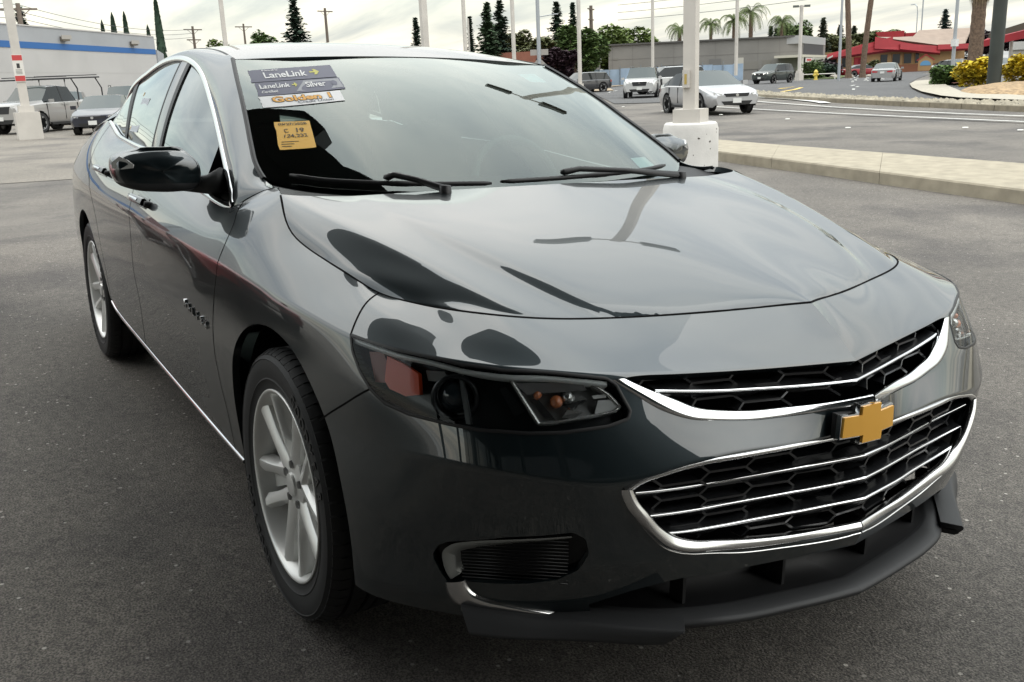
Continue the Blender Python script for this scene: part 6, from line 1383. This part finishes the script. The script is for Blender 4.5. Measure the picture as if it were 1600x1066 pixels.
# ------------------------------------------------------------------ buildings
def wallbox(root, name, m, a, b, z0, z1, th=.3, back=None):
    """upright slab from a to b (xy), th thick away from the viewer"""
    a, b = Vector((*a, 0)), Vector((*b, 0)); n = Vector((-(b - a).y, (b - a).x, 0)).normalized()
    c = Vector((2.1, -1.5, 0)); n = n if (a - c).dot(n) > 0 else -n; n = n * th; q = MB(); q.add([(p.x, p.y, z) for z in (z0, z1) for p in (a, b, b + n, a + n)], [(3, 2, 1, 0), (4, 5, 6, 7), (0, 1, 5, 4), (1, 2, 6, 5), (2, 3, 7, 6), (3, 0, 4, 7)]); return q.obj(name, m, root)
def along(a, b, f): return (a[0] + (b[0] - a[0]) * f, a[1] + (b[1] - a[1]) * f)
def toward(p, d):
    v = Vector((2.1 - p[0], -1.5 - p[1], 0)).normalized() * d; return (p[0] + v.x, p[1] + v.y)
def build_buildings():
    W = vary(mat('wall_white', (.44, .43, .42), .85), .5, .05, .1, 8); W2 = vary(mat('wall_upper', (.33, .34, .355), .85), .5, .06); BL = mat('stripe_blue', (.03, .12, .33), .6); CAPM = mat('parapet_cap', (.50, .48, .46), .7)
    t = empty('white_building', (-65, 3, 0), 0, label='long white dealership wall with a blue stripe, behind the parked truck', cat='building'); t.location = (0, 0, 0)
    A, B = (-60.0, -.6), (-82.05, 16.06); A2 = (-52, -7)
    A = A2; wallbox(t, 'wall', W, A, B, -.5, 4.62, 12); wallbox(t, 'upper_wall', W2, toward(A, .03), toward(B, .03), 5.02, 5.98, 12.0); s = wallbox(t, 'blue_stripe', BL, toward(A, .06), toward(B, .06), 4.62, 5.02, 12.0); wallbox(t, 'parapet_cap', CAPM, toward(A, .12), toward(B, .12), 5.98, 6.06, 12.2)
    wallbox(t, 'joint_line', mat('joint_grey', (.42, .41, .40), .9), toward(A, .012), toward(B, .012), 3.12, 3.16, .1); wallbox(t, 'rear_wing', W2, (-82.2, 16.2), (-95.57, 19.9), -.5, 5.0, 6)
    for f in (.0, .36, .59, .845):
        p = toward(along(A, B, f + .06), .3); l = link('wall_lamp', None, t, (p[0], p[1], 5.35)); q = MB(); q.box(-.2, .2, -.3, .3, -.16, .14, Matrix.Rotation(.65, 4, 'Z')); q.obj('lamp_body', mat('lamp_bronze', (.16, .14, .11), .6), l); q = MB(); q.box(.2, .25, -.42, .42, -.05, .22, Matrix.Rotation(.65, 4, 'Z')); q.obj('lamp_shield', mat('lamp_lens_grey', (.35, .33, .30), .4), l)
    # grey block building
    t = empty('grey_building', label='low grey block building with a flat roof behind the blue fence', cat='building'); GB = vary(mat('grey_block', (.21, .20, .185), .9), .35, .10, .2, 6); A, B, C_ = (-98.5, 68.5), (-79.74, 88.94), (-88.33, 102.7); A = (-95.19, 72.06)
    wallbox(t, 'wall', GB, A, B, -.3, 5.0, 14); wallbox(t, 'roof_edge', mat('roof_edge_dark', (.09, .085, .08), .8), toward(A, .25), toward(B, .25), 4.98, 5.16, 14.6); wallbox(t, 'front_wall', vary(mat('grey_front', (.20, .19, .18), .9), .5, .1), B, C_, -.3, 4.9, 10); wallbox(t, 'fascia', mat('fascia_grey', (.33, .33, .33), .8), toward(B, .5), toward(C_, .5), 4.2, 5.1, 9)
    wallbox(t, 'dark_cladding', mat('cladding_dark', (.045, .045, .048), .7), toward(along(B, C_, .05), .3), toward(along(B, C_, .9), .3), 2.9, 4.2, .2)
    for f0, f1, z0, z1 in ((.70, .78, 1.5, 2.4), (.80, .845, 1.5, 2.5), (.03, .05, 3.3, 3.5)): w = wallbox(t, 'blocked_window', mat('window_patch', (.20, .19, .17), .9), toward(along(A, B, f0), .06), toward(along(A, B, f1), .06), z0, z1, .1); 
    wallbox(t, 'roller_door', mat('shutter_grey', (.15, .145, .14), .7), toward(along(A, B, .53), .06), toward(along(A, B, .59), .06), 1.2, 2.9, .1); wallbox(t, 'steel_door', mat('door_cream', (.45, .43, .38), .6), toward(along(A, B, .66), .08), toward(along(A, B, .705), .08), .3, 2.9, .1)
    for k in range(9): f = .02 + k * .108; wallbox(t, 'wall_joint', mat('joint_dark', (.17, .16, .15), .9), toward(along(A, B, f), .02), toward(along(A, B, f + .002), .02), 0, 4.9, .05)
    for z in (1.6, 3.3): wallbox(t, 'wall_joint', mat('joint_dark', (.17, .16, .15), .9), toward(A, .02), toward(B, .02), z, z + .04, .05)
    aw = MB(); p0, p1 = toward(B, 3.0), toward(along(B, C_, 1.1), 3.0); wallbox(t, 'awning', mat('awning_cream', (.50, .47, .40), .7), p0, p1, 2.62, 2.9, 3.2); PW = mat('post_white', (.62, .60, .55), .6)
    for k in range(14): f = .45 + k * .045; a = along(p0, p1, f); wallbox(t, 'slat_post', PW, a, along(p0, p1, f + .016), 0, 2.6, .08)
    for f in (.02, .40): a = along(p0, p1, f); wallbox(t, 'porch_post', PW, a, along(p0, p1, f + .025), 0, 2.6, .2)
    wallbox(t, 'shop_window', mat('shop_glass', (.02, .025, .03), .1), toward(along(B, C_, .05), .35), toward(along(B, C_, .5), .35), .5, 2.4, .1)
    s = wallbox(t, 'shop_board', mat('board_white', (.55, .50, .50), .6), toward(along(p0, p1, .13), .3), toward(along(p0, p1, .38), .3), 2.05, 2.55, .08); wallbox(s, 'board_print', mat('sign_red', (.45, .05, .05), .6), toward(along(p0, p1, .17), .36), toward(along(p0, p1, .34), .36), 2.2, 2.42, .03)
    # blue fence: separate panels and posts
    t = empty('blue_fence', label='pale blue board fence in front of the grey building', cat='fence'); FB = vary(mat('fence_blue', (.27, .35, .45), .8), .8, .15); A, B = (-90.61, 58.5), (-80.2, 79.9); L_ = math.hypot(A[0] - B[0], A[1] - B[1]); n = 20
    for i in range(n):
        a, b = along(A, B, i / n + .001), along(A, B, (i + 1) / n - .001); wallbox(t, 'fence_panel', FB, a, b, .1, 2.15 + .05 * math.sin(i * 1.7), .06); p = toward(along(A, B, i / n), .08)
        if i % 2 == 0: q = MB(); q.tube([(p[0], p[1], 0), (p[0], p[1], 2.5)], .045, 6); q.obj('fence_post', mat('fence_steel', (.20, .22, .24), .5, .4), t)
    # low shed left of the grey building
    t = empty('small_shed', label='small shed with a white metal roof left of the grey building', cat='building'); wallbox(t, 'wall', GB, (-97.3, 68.5), (-96, 71.4), 0, 3.1, 4); wallbox(t, 'roof', mat('roof_white', (.48, .48, .46), .5), toward((-97.6, 68.0), .3), toward((-96, 71.6), .3), 3.1, 3.9, 3)
    # brick-coloured roof far left of centre
    t = empty('brick_roofed_building', label='low building with a red-brown roof under the twin-topped conifer', cat='building'); wallbox(t, 'roof', vary(mat('roof_redbrown', (.22, .09, .06), .9), .8, .2), (-95, 51), (-88, 60), 2.6, 4.4, 6); wallbox(t, 'wall', GB, (-94.8, 51.2), (-88.2, 59.8), 0, 2.58, 5.5)
    # restaurant
    t = empty('restaurant', label='tan restaurant with stepped bright red fascias and a red parapet', cat='building'); TAN = vary(mat('stucco_tan', (.32, .20, .095), .9), .5, .12); RED = vary(mat('fascia_red', (.27, .018, .025), .7), .6, .12); TR = vary(mat('roof_tan', (.27, .21, .17), .9), .8, .1)
    A, B = (-87.34, 104.0), (-81.66, 122.91); wallbox(t, 'wall', TAN, A, B, -.2, 3.3, 12); wallbox(t, 'brick_base', mat('brick_band', (.22, .09, .05), .9), toward(along(A, B, .30), .08), toward(along(A, B, .80), .08), 0, 1.3, .1)
    def quad(nm, pts, m): q = MB(); k = len(pts); q.add(list(pts) + [(x * 1.004, y * 1.004, z - .25) for x, y, z in pts], [tuple(range(k)), tuple(range(2 * k - 1, k - 1, -1))] + [(i, k + i, k + (i + 1) % k, (i + 1) % k) for i in range(k)]); return q.obj(nm, m, t)
    def E(f, z, d): p = toward(along(A, B, f), d); return (p[0], p[1], z + .75)
    def ramp(nm, f0, f1, z0a, z0b, z1a, z1b, d0, d1, m): return quad(nm, [E(f0, z0a, d0), E(f1, z0b, d0), E(f1, z1b, d1), E(f0, z1a, d1)], m)
    ramp('red_fascia', -.08, .22, 1.75, 2.25, 2.25, 3.5, 1.8, 1.6, RED); ramp('red_fascia', .10, .42, 2.0, 2.55, 2.9, 4.2, 1.7, 1.4, RED); ramp('red_fascia', .28, .62, 2.75, 2.25, 4.25, 3.0, 1.9, 1.5, RED); ramp('red_fascia', .48, .80, 2.55, 1.85, 3.3, 2.75, 2.1, 1.8, RED); ramp('red_fascia', .78, 1.04, 2.3, 2.3, 2.95, 2.95, 2.2, 2.0, RED)
    quad('tan_roof', [E(.30, 4.2, 1.3), E(.84, 2.75, 1.6), E(1.0, 3.0, 1.6), E(1.0, 4.4, -6), E(.45, 4.3, -6)], TR); quad('tan_roof', [E(.55, 3.8, -3), E(1.0, 3.2, -1), E(1.04, 5.3, -9), E(.62, 5.2, -9)], TR)
    wallbox(t, 'red_parapet', RED, (-95.5, 121.8), (-92.6, 124.4), 3, 6.1, 3); wallbox(t, 'red_parapet', RED, (-92.5, 124.5), (-89.86, 126.95), 3, 5.75, 3)
    DG = mat('shop_glass', (.02, .025, .03), .1)
    for f0, f1, z0, z1 in ((.03, .11, .7, 1.9), (.42, .49, .9, 2.1), (.51, .58, .9, 2.1), (.60, .64, .9, 2.1)): w = wallbox(t, 'window', mat('window_trim_tan', (.30, .17, .08), .8), toward(along(A, B, f0), .1), toward(along(A, B, f1), .1), z0 + .5, z1 + .66, .12); wallbox(w, 'pane', DG, toward(along(A, B, f0 + .006), .14), toward(along(A, B, f1 - .006), .14), z0 + .56, z1 + .6, .05)
    wallbox(t, 'door', DG, toward(along(A, B, .335), .12), toward(along(A, B, .385), .12), 0, 2.7, .1); wallbox(t, 'red_wall_panel', RED, toward(along(A, B, .13), .12), toward(along(A, B, .22), .12), .9, 2.5, .1); q = MB(); p = toward(along(A, B, .175), .25); q.lathe([(.55, 0), (.55, .03), (.001, .03)], 20, 'z'); o = q.obj('round_emblem', mat('emblem_dark_red', (.20, .01, .02), .7), t, (p[0], p[1], 1.75)); o.rotation_euler = Vector((.64, -.77, 0)).to_track_quat('Z', 'Y').to_euler()
    q = MB(); p = toward(along(A, B, .36), 2); q.tube([(p[0], p[1], 0), (p[0], p[1], 1.5)], .14, 8); o = q.obj('bollard', mat('bollard_yellow', (.55, .35, .03), .6)); tagp(o, 'yellow bollard before the dark restaurant door', 'bollard')
    bx = wallbox(None, 'blue_kerb_paint', mat('paint_blue', (.05, .16, .42), .7), toward(along(A, B, .28), 3), toward(along(A, B, .46), 3), .0, .35, 1.5); tagp(bx, 'strip of blue painted kerb before the restaurant door', 'kerb')
    # small gabled play-house sign
    g_ = empty('gabled_sign', (-72.5, 101.9, .5), math.atan2(-103, 74.6) + 1.57, label='small house-shaped sign with a blue painted panel beside the dark hatchback', cat='sign'); q = MB(); q.prism([(-1.3, 0), (-1.3, 2.2), (0, 3.2), (1.3, 2.2), (1.3, 0)], 1, -.1, .1); g_.scale = (.62, .62, .55); q.obj('board', TAN, g_); q = MB(); q.prism([(math.cos(a) * .95, 1.25 + math.sin(a) * .85) for a in np.linspace(-.2, 3.34, 14)], 1, -.16, -.1); q.obj('painted_panel', mat('panel_blue', (.10, .25, .42), .6), g_)
    for s in (-1, 1): q = MB(); q.add([(s * 1.5, -.2, 2.05), (0, -.2, 3.25), (0, -.2, 3.5), (s * 1.6, -.2, 2.25)], [(0, 1, 2, 3)]); q.add([(s * 1.5, .2, 2.05), (0, .2, 3.25), (0, .2, 3.5), (s * 1.6, .2, 2.25)], [(3, 2, 1, 0)]); q.add([(0, -.2, 3.5), (0, .2, 3.5), (s * 1.6, .2, 2.25), (s * 1.6, -.2, 2.25)], [(0, 1, 2, 3)]); q.obj('gable_trim', RED, g_)
    # gabled open shelter
    t = empty('open_shelter', label='shelter with a white gable roof and dark open front beside the lawn', cat='building'); A, B = (-86.13, 100.65), (-92.39, 114.97); RW = mat('roof_white', (.48, .48, .46), .5); m_ = along(A, B, .45); q = MB(); tA, tM, tB = toward(A, 1), toward(m_, 1), toward(B, 1); q.add([(*tA, 2.35), (*tM, 3.3), (*tB, 2.7), (*tA, 2.55), (*tM, 3.5), (*tB, 2.9)], [(0, 1, 4, 3), (1, 2, 5, 4)]); q.add([(*tA, 2.55), (*tM, 3.5), (tM[0] - 6, tM[1] + 7, 3.5), (tA[0] - 6, tA[1] + 7, 2.55)], [(0, 1, 2, 3)]); q.add([(*tM, 3.5), (*tB, 2.9), (tB[0] - 6, tB[1] + 7, 2.9), (tM[0] - 6, tM[1] + 7, 3.5)], [(0, 1, 2, 3)]); q.obj('roof', RW, t)
    wallbox(t, 'opening', VOID, A, B, .9, 2.5, 4); wallbox(t, 'brick_wall', mat('brick_red', (.23, .07, .05), .9), toward(A, .2), toward(B, .2), 0, .95, .3)
    # overpass and the dark red canopy on the right
    t = empty('overpass', label='long pale concrete overpass on the skyline behind the restaurant', cat='bridge'); CO = mat('overpass_grey', (.36, .35, .32), .9); wallbox(t, 'deck', CO, (-175, 190), (-110, 232), 6.3, 7.9, 12)
    for k in range(6): p = along((-175, 190), (-110, 232), k / 5); q = MB(); q.tube([(p[0] - 4, p[1] + 4, 0), (p[0] - 4, p[1] + 4, 6.4)], .9, 8); q.obj('pier', CO, t)
    t = empty('canopy', label='dark red sloping canopy roof at the right edge of the view', cat='canopy'); q = MB(); q.add([(-60.3, 93.9, 3.3), (-46, 92.5, 5.6), (-46, 92.5, 4.5), (-60.3, 93.9, 2.7)], [(0, 1, 2, 3)]); q.add([(-60.3, 93.9, 3.3), (-46, 92.5, 5.6), (-52, 102, 6.5), (-64, 103, 4.4)], [(0, 1, 2, 3)]); q.obj('fascia', RED, t); q = MB(); q.add([(-59.5, 93.8, 3.5), (-46, 92.4, 5.65), (-46, 92.4, 6.8), (-59.5, 93.8, 4.0)], [(0, 1, 2, 3)]); q.obj('roof_slope', mat('roof_dark_brown', (.09, .07, .055), .9), t)
    for k in range(3): q = MB(); p = (-58 + 5 * k, 95.5 - .5 * k); q.tube([(p[0], p[1], 0), (p[0], p[1], 3.3 + .6 * k)], .15, 8); q.obj('canopy_post', PW, t)
    t = empty('small_shop', label='small pale shop with a white band under the dark red canopy', cat='building'); A, B = (-66, 108), (-52, 110); wallbox(t, 'wall', mat('shop_cream', (.40, .38, .33), .9), A, B, 0, 2.4, 5); wallbox(t, 'roof_band', mat('roof_white', (.48, .48, .46), .5), toward(A, .2), toward(B, .2), 2.4, 3.3, 5.2)
    for f in (.35, .6, .75): wallbox(t, 'window', DG, toward(along(A, B, f), .1), toward(along(A, B, f + .1), .1), .6, 1.8, .1)
def build_plants():
    CG = ('conifer_green', (.055, .088, .048)); DG = ('conifer_dark', (.042, .066, .046)); BG = ('broadleaf_green', (.12, .165, .045)); MG = ('broadleaf_mid', (.085, .13, .045)); OG = ('olive_green', (.11, .12, .055)); PL = ('plum_leaf', (.035, .020, .026))
    conifer('conifer', 'wide dark conifer rising just left of the middle of the sedan roof', -101.64, 34.95, 10.9, 2.9, 1, DG)
    conifer('conifer', 'ragged conifer behind the white wall next to the utility pole', -97.4, 8, 9.3, 2.1, 2, DG)
    conifer('conifer', 'small narrow conifer alone behind the sedan roof', -123.6, 60.07, 10.3, 1.7, 3, DG); conifer('conifer', 'slim conifer close left of the twin-topped one', -128.8, 71.66, 10.6, 1.5, 4, DG)
    conifer('conifer', 'left spire of the twin-topped conifer', -92.94, 53.82, 9.6, 2.5, 5, CG); conifer('conifer', 'right spire of the twin-topped conifer', -94.19, 56.2, 10.0, 2.6, 6, DG)
    conifer('conifer', 'tall conifer above the blank sign backs', -93.02, 63.08, 9.8, 2.2, 7, DG); conifer('conifer', 'thinner conifer behind the one above the sign backs', -104.2, 73.2, 10.5, 1.7, 8, DG)
    conifer('conifer', 'blue-green conifer behind the restaurant roof', -101.15, 145.9, 9.6, 3.0, 9, ('conifer_blue', (.055, .085, .075))); conifer('conifer', 'small dark conifer above the grey building, left of two', -115.7, 121, 8.0, 1.6, 10, DG); conifer('conifer', 'small dark conifer above the grey building, right of two', -111.6, 118.1, 7.5, 1.7, 11, DG)
    conifer('conifer', 'grey-green conifer right of the grey building', -96.5, 111.5, 8.0, 1.9, 12, ('conifer_grey', (.07, .085, .06))); conifer('conifer', 'pointed conifer left of the street lamp pole by the lawn', -101.2, 120.7, 7.3, 1.8, 13, ('conifer_grey', (.07, .085, .06))); conifer('conifer', 'pointed conifer between the two bare palm trunks', -102.8, 125.8, 7.2, 1.5, 14, ('conifer_grey', (.07, .085, .06)))
    cypress('short cypress spire over the white wall, leftmost', -116.3, 17.87, 9.0, .55, 1); cypress('cypress spire over the white wall, second from the left', -116.1, 18.99, 9.8, .75, 2); cypress('cypress spire over the white wall, third from the left', -115.9, 20.25, 9.9, .62, 3); cypress('tiny cypress tip next to the tall cypress', -115.4, 22.5, 8.4, .5, 4); cypress('tall slender cypress at the end of the white wall', -90.75, 18.43, 9.3, .58, 5)
    T = [('rounded green tree behind the left rear of the sedan roof', -112.4, 34.2, 8.5, 2.4, MG), ('small olive tree behind the left end of the sedan roof', -123.4, 32.3, 7.7, 2.2, BG), ('small bushy tree at the foot of the white wall corner', -92.5, 19.3, 4.2, 2.2, MG), ('thin pale tree behind the blank sign backs', -99.4, 61.5, 7.2, 2.4, OG),
         ('broad green tree behind the pole with the white block base', -87.5, 61.6, 6.9, 3.2, MG), ('purple-leaved plum tree behind the blue fence', -84.0, 57.2, 4.4, 2.3, PL), ('light green tree behind the utility pole', -98.1, 74.0, 7.2, 3.4, BG), ('light green tree above the left end of the grey building', -109.5, 84.5, 8.0, 4.2, BG), ('light green tree above the middle of the grey building', -115.5, 92.5, 8.3, 4.0, BG), ('pale shrubby tree below the twin-topped conifer', -93.5, 58.2, 5.0, 2.6, OG), ('olive tree hugging the plum tree', -92.0, 60.2, 5.6, 2.6, OG),
         ('round green tree above the right end of the grey building', -99, 108, 7.6, 2.7, MG), ('taller green tree right of the round one above the grey building', -99.5, 110.7, 7.8, 2.5, MG), ('low green tree behind the open shelter', -98, 116.5, 6.0, 4.0, OG), ('low green tree behind the bare palm trunks', -98.3, 121.5, 5.9, 4.0, OG), ('green tree left of the restaurant parapet', -101, 131, 6.3, 4.0, MG), ('dark purple tree behind the restaurant roof', -88.5, 135, 6.0, 3.0, PL), ('dark purple tree behind the thick palm', -80, 135, 6.4, 3.4, PL)]
    for i, (lb, x, y, h, r, c) in enumerate(T): tree('leafy_tree', lb, x, y, h, r, 40 + i, c, None, .60, .30 if r > 2.5 else .22, 4200)
    palm('drooping palm crown behind the big white pole', -95.8, 84.0, 6.4, 2.3, 1); palm('palm above the grey building, first right of the big pole', -100.5, 93.7, 7.3, 2.2, 2); palm('palm above the grey building beside the T-armed pole', -87.6, 85.5, 7.0, 2.3, 3); palm('tallest palm above the grey building', -103.85, 104.6, 9.2, 3.4, 4, thick=.3); palm('small palm left of the double-headed pole', -97.3, 104.0, 7.4, 2.6, 5)
    palm('left one of two tall bare palm trunks by the lawn', -64.92, 79.3, 14, 2.4, 6, thick=.25, lean=(-.9, -.6)); palm('right one of two tall bare palm trunks by the lawn', -64.1, 80.4, 14, 2.4, 7, thick=.25, lean=(.9, .7))
    palm('thick palm with a shaggy skirt of dead fronds next to the dark pylon', -32.03, 50.23, 7.6, 2.6, 8, thick=.36, skirt=3.0)
    def shrub(lb, x, y, h, r, c, seed, s0=.13, n=2600, cat='shrub', nm='shrub'):
        t = empty(nm, (x, y, gz(x, y)), 0, label=lb, cat=cat); link('foliage', crown_mesh(r, r, h * .62, seed, leaf_mat(*c), n, s0, 12), t, (0, 0, h * .5)); q = MB(); q.tube([(0, 0, 0), (0, 0, h * .5)], [.08, .04], 6); q.obj('stem', mat('bark', (.10, .07, .05), .9), t)
    YL = ('golden_leaf', (.50, .38, .03), .35)
    shrub('large yellow-leaved shrub left of the dark pylon', -29.9, 47.2, 1.55, 1.25, YL, 1); shrub('large yellow-leaved shrub right of the dark pylon', -26.9, 46.7, 1.5, 1.15, YL, 2); shrub('green hedge clump at the foot of the grey street pole', -33.6, 50.6, 1.1, 1.4, ('hedge_green', (.09, .15, .045)), 3); shrub('lower green hedge clump near the mulch bed point', -36.6, 55.2, .9, 1.3, ('hedge_green', (.09, .15, .045)), 4)
    shrub('clipped green ball before the shop board', -69.6, 79.2, 1.75, 1.3, MG, 5); shrub('dark clipped bush right of the slatted porch', -71.2, 83.2, 1.5, 1.3, ('conifer_dark', (.042, .066, .046)), 6); shrub('dark drooping bush right of the porch', -72.3, 84.8, 1.9, 1.7, PL, 7); shrub('grey-green bush before the red wall panel', -78.5, 100.2, 1.6, 1.2, OG, 8); shrub('dark low shrub at the right edge beyond the drive', -27.5, 50.5, 1.1, 1.3, PL, 9)
    HY = mat('hydrant_yellow', (.62, .48, .10), .5); t = empty('fire_hydrant', (-64.6, 74.2, gz(-64.6, 74.2)), 0, label='pale yellow fire hydrant beside the double-headed white pole', cat='hydrant'); q = MB(); q.lathe([(.22, 0), (.22, .08), (.15, .1), (.15, .7), (.21, .72), (.21, .8), (.13, .92), (.05, 1.0), (.001, 1.02)], 14, 'z'); q.obj('barrel', HY, t); q = MB(); q.tube([(-.3, 0, .55), (.3, 0, .55)], .09, 8); q.obj('nozzles', HY, t); q = MB(); q.tube([(0, -.3, .5), (0, .0, .5)], .11, 8); q.obj('steamer_nozzle', HY, t)
    t = empty('low_railing', (0, 0, 0), 0, label='low white pipe railing behind the fire hydrant', cat='railing')
    for a, b in (((-68, 72.5, .75), (-63.8, 76, .75)),): q = MB(); q.tube([a, b], .05, 6); q.obj('rail', PWm, t)
    for f in (0, .33, .66, 1): q = MB(); x, y = -68 + 4.2 * f, 72.5 + 3.5 * f; q.tube([(x, y, 0), (x, y, .75)], .045, 6); q.obj('post', PWm, t)
    rng = random.Random(9); RK = vary(mat('boulder', (.30, .27, .23), .9), 2, .3)
    for i, (x, y, s, lb) in enumerate(((-68.3, 81.2, .55, 'grey boulder left of the street lamp pole'), (-67.5, 82.5, .5, 'brown boulder right of the grey one at the lawn edge'), (-66.9, 84.9, .35, 'small boulder near the bare palm trunks'), (-66, 87.5, .7, 'large pale boulder in front of the red pickup'), (-66.5, 86.2, .4, 'pale boulder left of the large one on the lawn'))):
        bm = bmesh.new(); bmesh.ops.create_icosphere(bm, subdivisions=2, radius=s)
        for v in bm.verts: v.co *= rng.uniform(.8, 1.15); v.co.z *= .6
        me = bpy.data.meshes.new('boulder'); bm.to_mesh(me); bm.free(); me.materials.append(RK); o = link('boulder', me, None, (x, y, gz(x, y) + s * .2)); tagp(o, lb, 'rock')
PWm = mat('post_white', (.62, .60, .55), .6)
def build_cars():
    def C(name, label, x, y, yaw, L, W, H, col, style='sedan', **k): return profile_car(name, label, (x, y, gz(x, y) + k.pop('dz', 0)), yaw, L, W, H, col, style, **k)
    # left lot
    tr = C('pickup_truck', 'silver pickup truck with a black ladder rack parked at the left edge', -44.4, 3.4, rad(-44), 5.8, 2.03, 1.93, (.34, .33, .32), 'truck', grille=.15, gw=.62, wheel=.40)
    rk = MB()
    rack = empty('ladder_rack', tr.location, rad(-44), label='black tubular ladder rack over the silver pickup', cat='rack'); BM = mat('rack_black', (.02, .02, .022), .5)
    for s in (1, -1):
        q = MB(); q.tube([(1.6, s * .78, 2.14), (-2.75, s * .78, 2.22)], .035, 6); q.obj('side_rail', BM, rack); q = MB(); q.tube([(1.5, s * .78, 2.24), (-2.6, s * .78, 2.32)], .02, 5); q.obj('upper_rail', BM, rack)
        for x in (-.9, -2.6): q = MB(); q.tube([(x, s * .95, 1.25), (x - .02, s * .93, 1.75), (x + .15, s * .80, 2.18)], .035, 6); q.obj('rack_leg', BM, rack)
    for k in range(9): q = MB(); x = 1.4 - .5 * k; q.tube([(x, -.78, 2.15 + .01 * k), (x, .78, 2.15 + .01 * k)], .022, 5); q.obj('cross_bar', BM, rack)
    C('parked_sedan', 'dark blue-grey compact sedan parked facing the camera behind the pickup', -38.9, 4.9, rad(-22), 4.63, 1.78, 1.44, (.020, .022, .034), 'sedan', grille=.06, gw=.7)
    C('parked_suv', 'grey-brown SUV with roof rails parked behind the compact sedan', -50.5, 7.7, rad(-12), 4.9, 1.95, 1.82, (.10, .095, .09), 'suv', rails=True); C('parked_suv', 'pale SUV mostly hidden between the pickup bed and the grey-brown SUV', -53.5, 5.4, rad(-12), 4.7, 1.9, 1.66, (.30, .30, .29), 'suv')
    C('parked_wagon', 'dark wagon with a black roof rail behind the rear window of the sedan', -54.0, 11.0, rad(-12), 4.7, 1.85, 1.75, (.12, .12, .12), 'suv', rails=True)
    # street
    C('white_suv', 'white three-row SUV driving towards the camera behind the big pole', -43.6, 35.6, rad(-44), 4.98, 1.97, 1.75, (.52, .52, .515), 'suv', grille=.13, gw=.55, rails=True); C('second_white_suv', 'second white SUV turning behind the first one', -48.2, 41.5, rad(-112), 5.0, 2.0, 1.76, (.50, .50, .495), 'suv', rails=True)
    C('silver_sedan', 'silver sedan crossing behind the big white pole', -23.95, 22.5, rad(-18), 4.86, 1.85, 1.466, (.42, .42, .43), 'sedan', grille=.075, gw=.62, metal=.5, wheel=.335)
    C('grey_sedan_rear', 'light grey sedan driving away along the far road', -48.2, 63.6, rad(119), 4.55, 1.78, 1.43, (.30, .30, .30), 'sedan')
    C('dark_suv', 'dark green-grey SUV with lit headlamps in front of the grey building', -60.2, 63.8, rad(-78), 4.55, 1.84, 1.71, (.035, .045, .042), 'suv', lamps_on=True); C('dark_hatchback', 'dark grey small sedan turning in by the restaurant', -67.5, 100.6, rad(-82), 4.5, 1.8, 1.5, (.10, .10, .11), 'sedan')
    C('grey_crossover', 'dark grey crossover parked by the blue fence', -62.5, 44.8, rad(-90), 4.6, 1.85, 1.62, (.06, .06, .065), 'suv'); C('red_pickup', 'low red car parked on the far lawn behind boulders', -68.9, 86.4, rad(60), 4.4, 1.7, 1.3, (.32, .02, .03), 'sedan')
    for x, y, lb in ((-52, 78, 'small white car beyond the yellow shrubs, left one'), (-48.5, 78.5, 'small white car beyond the yellow shrubs, right one'), (-54.5, 81, 'white car roof between the thick palm and the pylon')): C('distant_car', lb, x, y, rad(-20), 4.5, 1.8, 1.45, (.45, .47, .47), 'sedan')
    C('red_sedan', 'red car parked behind and beside the sedan, seen only as a reflection in its doors', -5.8, -2.85, rad(4), 4.6, 1.85, 1.45, (.30, .012, .018), 'sedan'); C('black_suv', 'black car parked behind the red one, seen only in reflections', -13.5, -4.4, rad(5), 4.7, 1.9, 1.6, (.02, .02, .022), 'suv')
def build_dealership():
    t = empty('showroom', (0, 0, 0), 0, label='dark glazed showroom with a deep canopy behind the camera, seen only in reflections', cat='building'); D = mat('showroom_dark', (.035, .042, .045), .5); G_ = mat('showroom_glass', (.012, .016, .018), .05); S = mat('soffit', (.045, .05, .052), .8)
    q = MB(); q.box(6.5, 16, -24, 1.2, -.3, 4.6); q.obj('wall', D, t)
    q = MB(); q.prism([(-3.15, -.35), (-3.1, .2), (-2.7, .2), (-2.5, -.12), (-1.9, -.05), (-1.55, .45), (-1.0, .78), (0, .86), (.6, .9), (16, 1.2), (16, -24), (-2.1, -24), (-2.35, -3.2), (-2.9, -2.6)][::-1], 2, 4.7, 5.3); q.obj('canopy', S, t)
    for x, y in ((4.8, -12), (4.8, -22), (1.5, -20)): q = MB(); q.box(x - .2, x + .2, y - .2, y + .2, -.2, 4.7); q.obj('canopy_column', D, t)
    n = 9
    for i in range(8): y0 = -23.6 + 3 * i; q = MB(); q.box(6.43, 6.49, y0, y0 + 2.6, .3, 3.9); q.obj('window', G_, t)
def build_sedan():
    car = empty('sedan', label='dark grey four-door sedan parked in the foreground, stickers on its windscreen', cat='car')
    car.matrix_world = CAR_TO_WORLD
    hl, hl2 = build_body(car)
    gw = build_glasshouse(car)
    build_headlights(car, hl, hl2); build_grille(car); build_lower_front(car); build_wheels(car); build_side_fittings(car); build_mirrors(car); build_cabin(car)
    build_wipers_and_stickers(car, gw)
    return car

build_ground()
build_buildings()
build_dealership()
build_plants()
build_poles()
build_cars()
build_sedan()
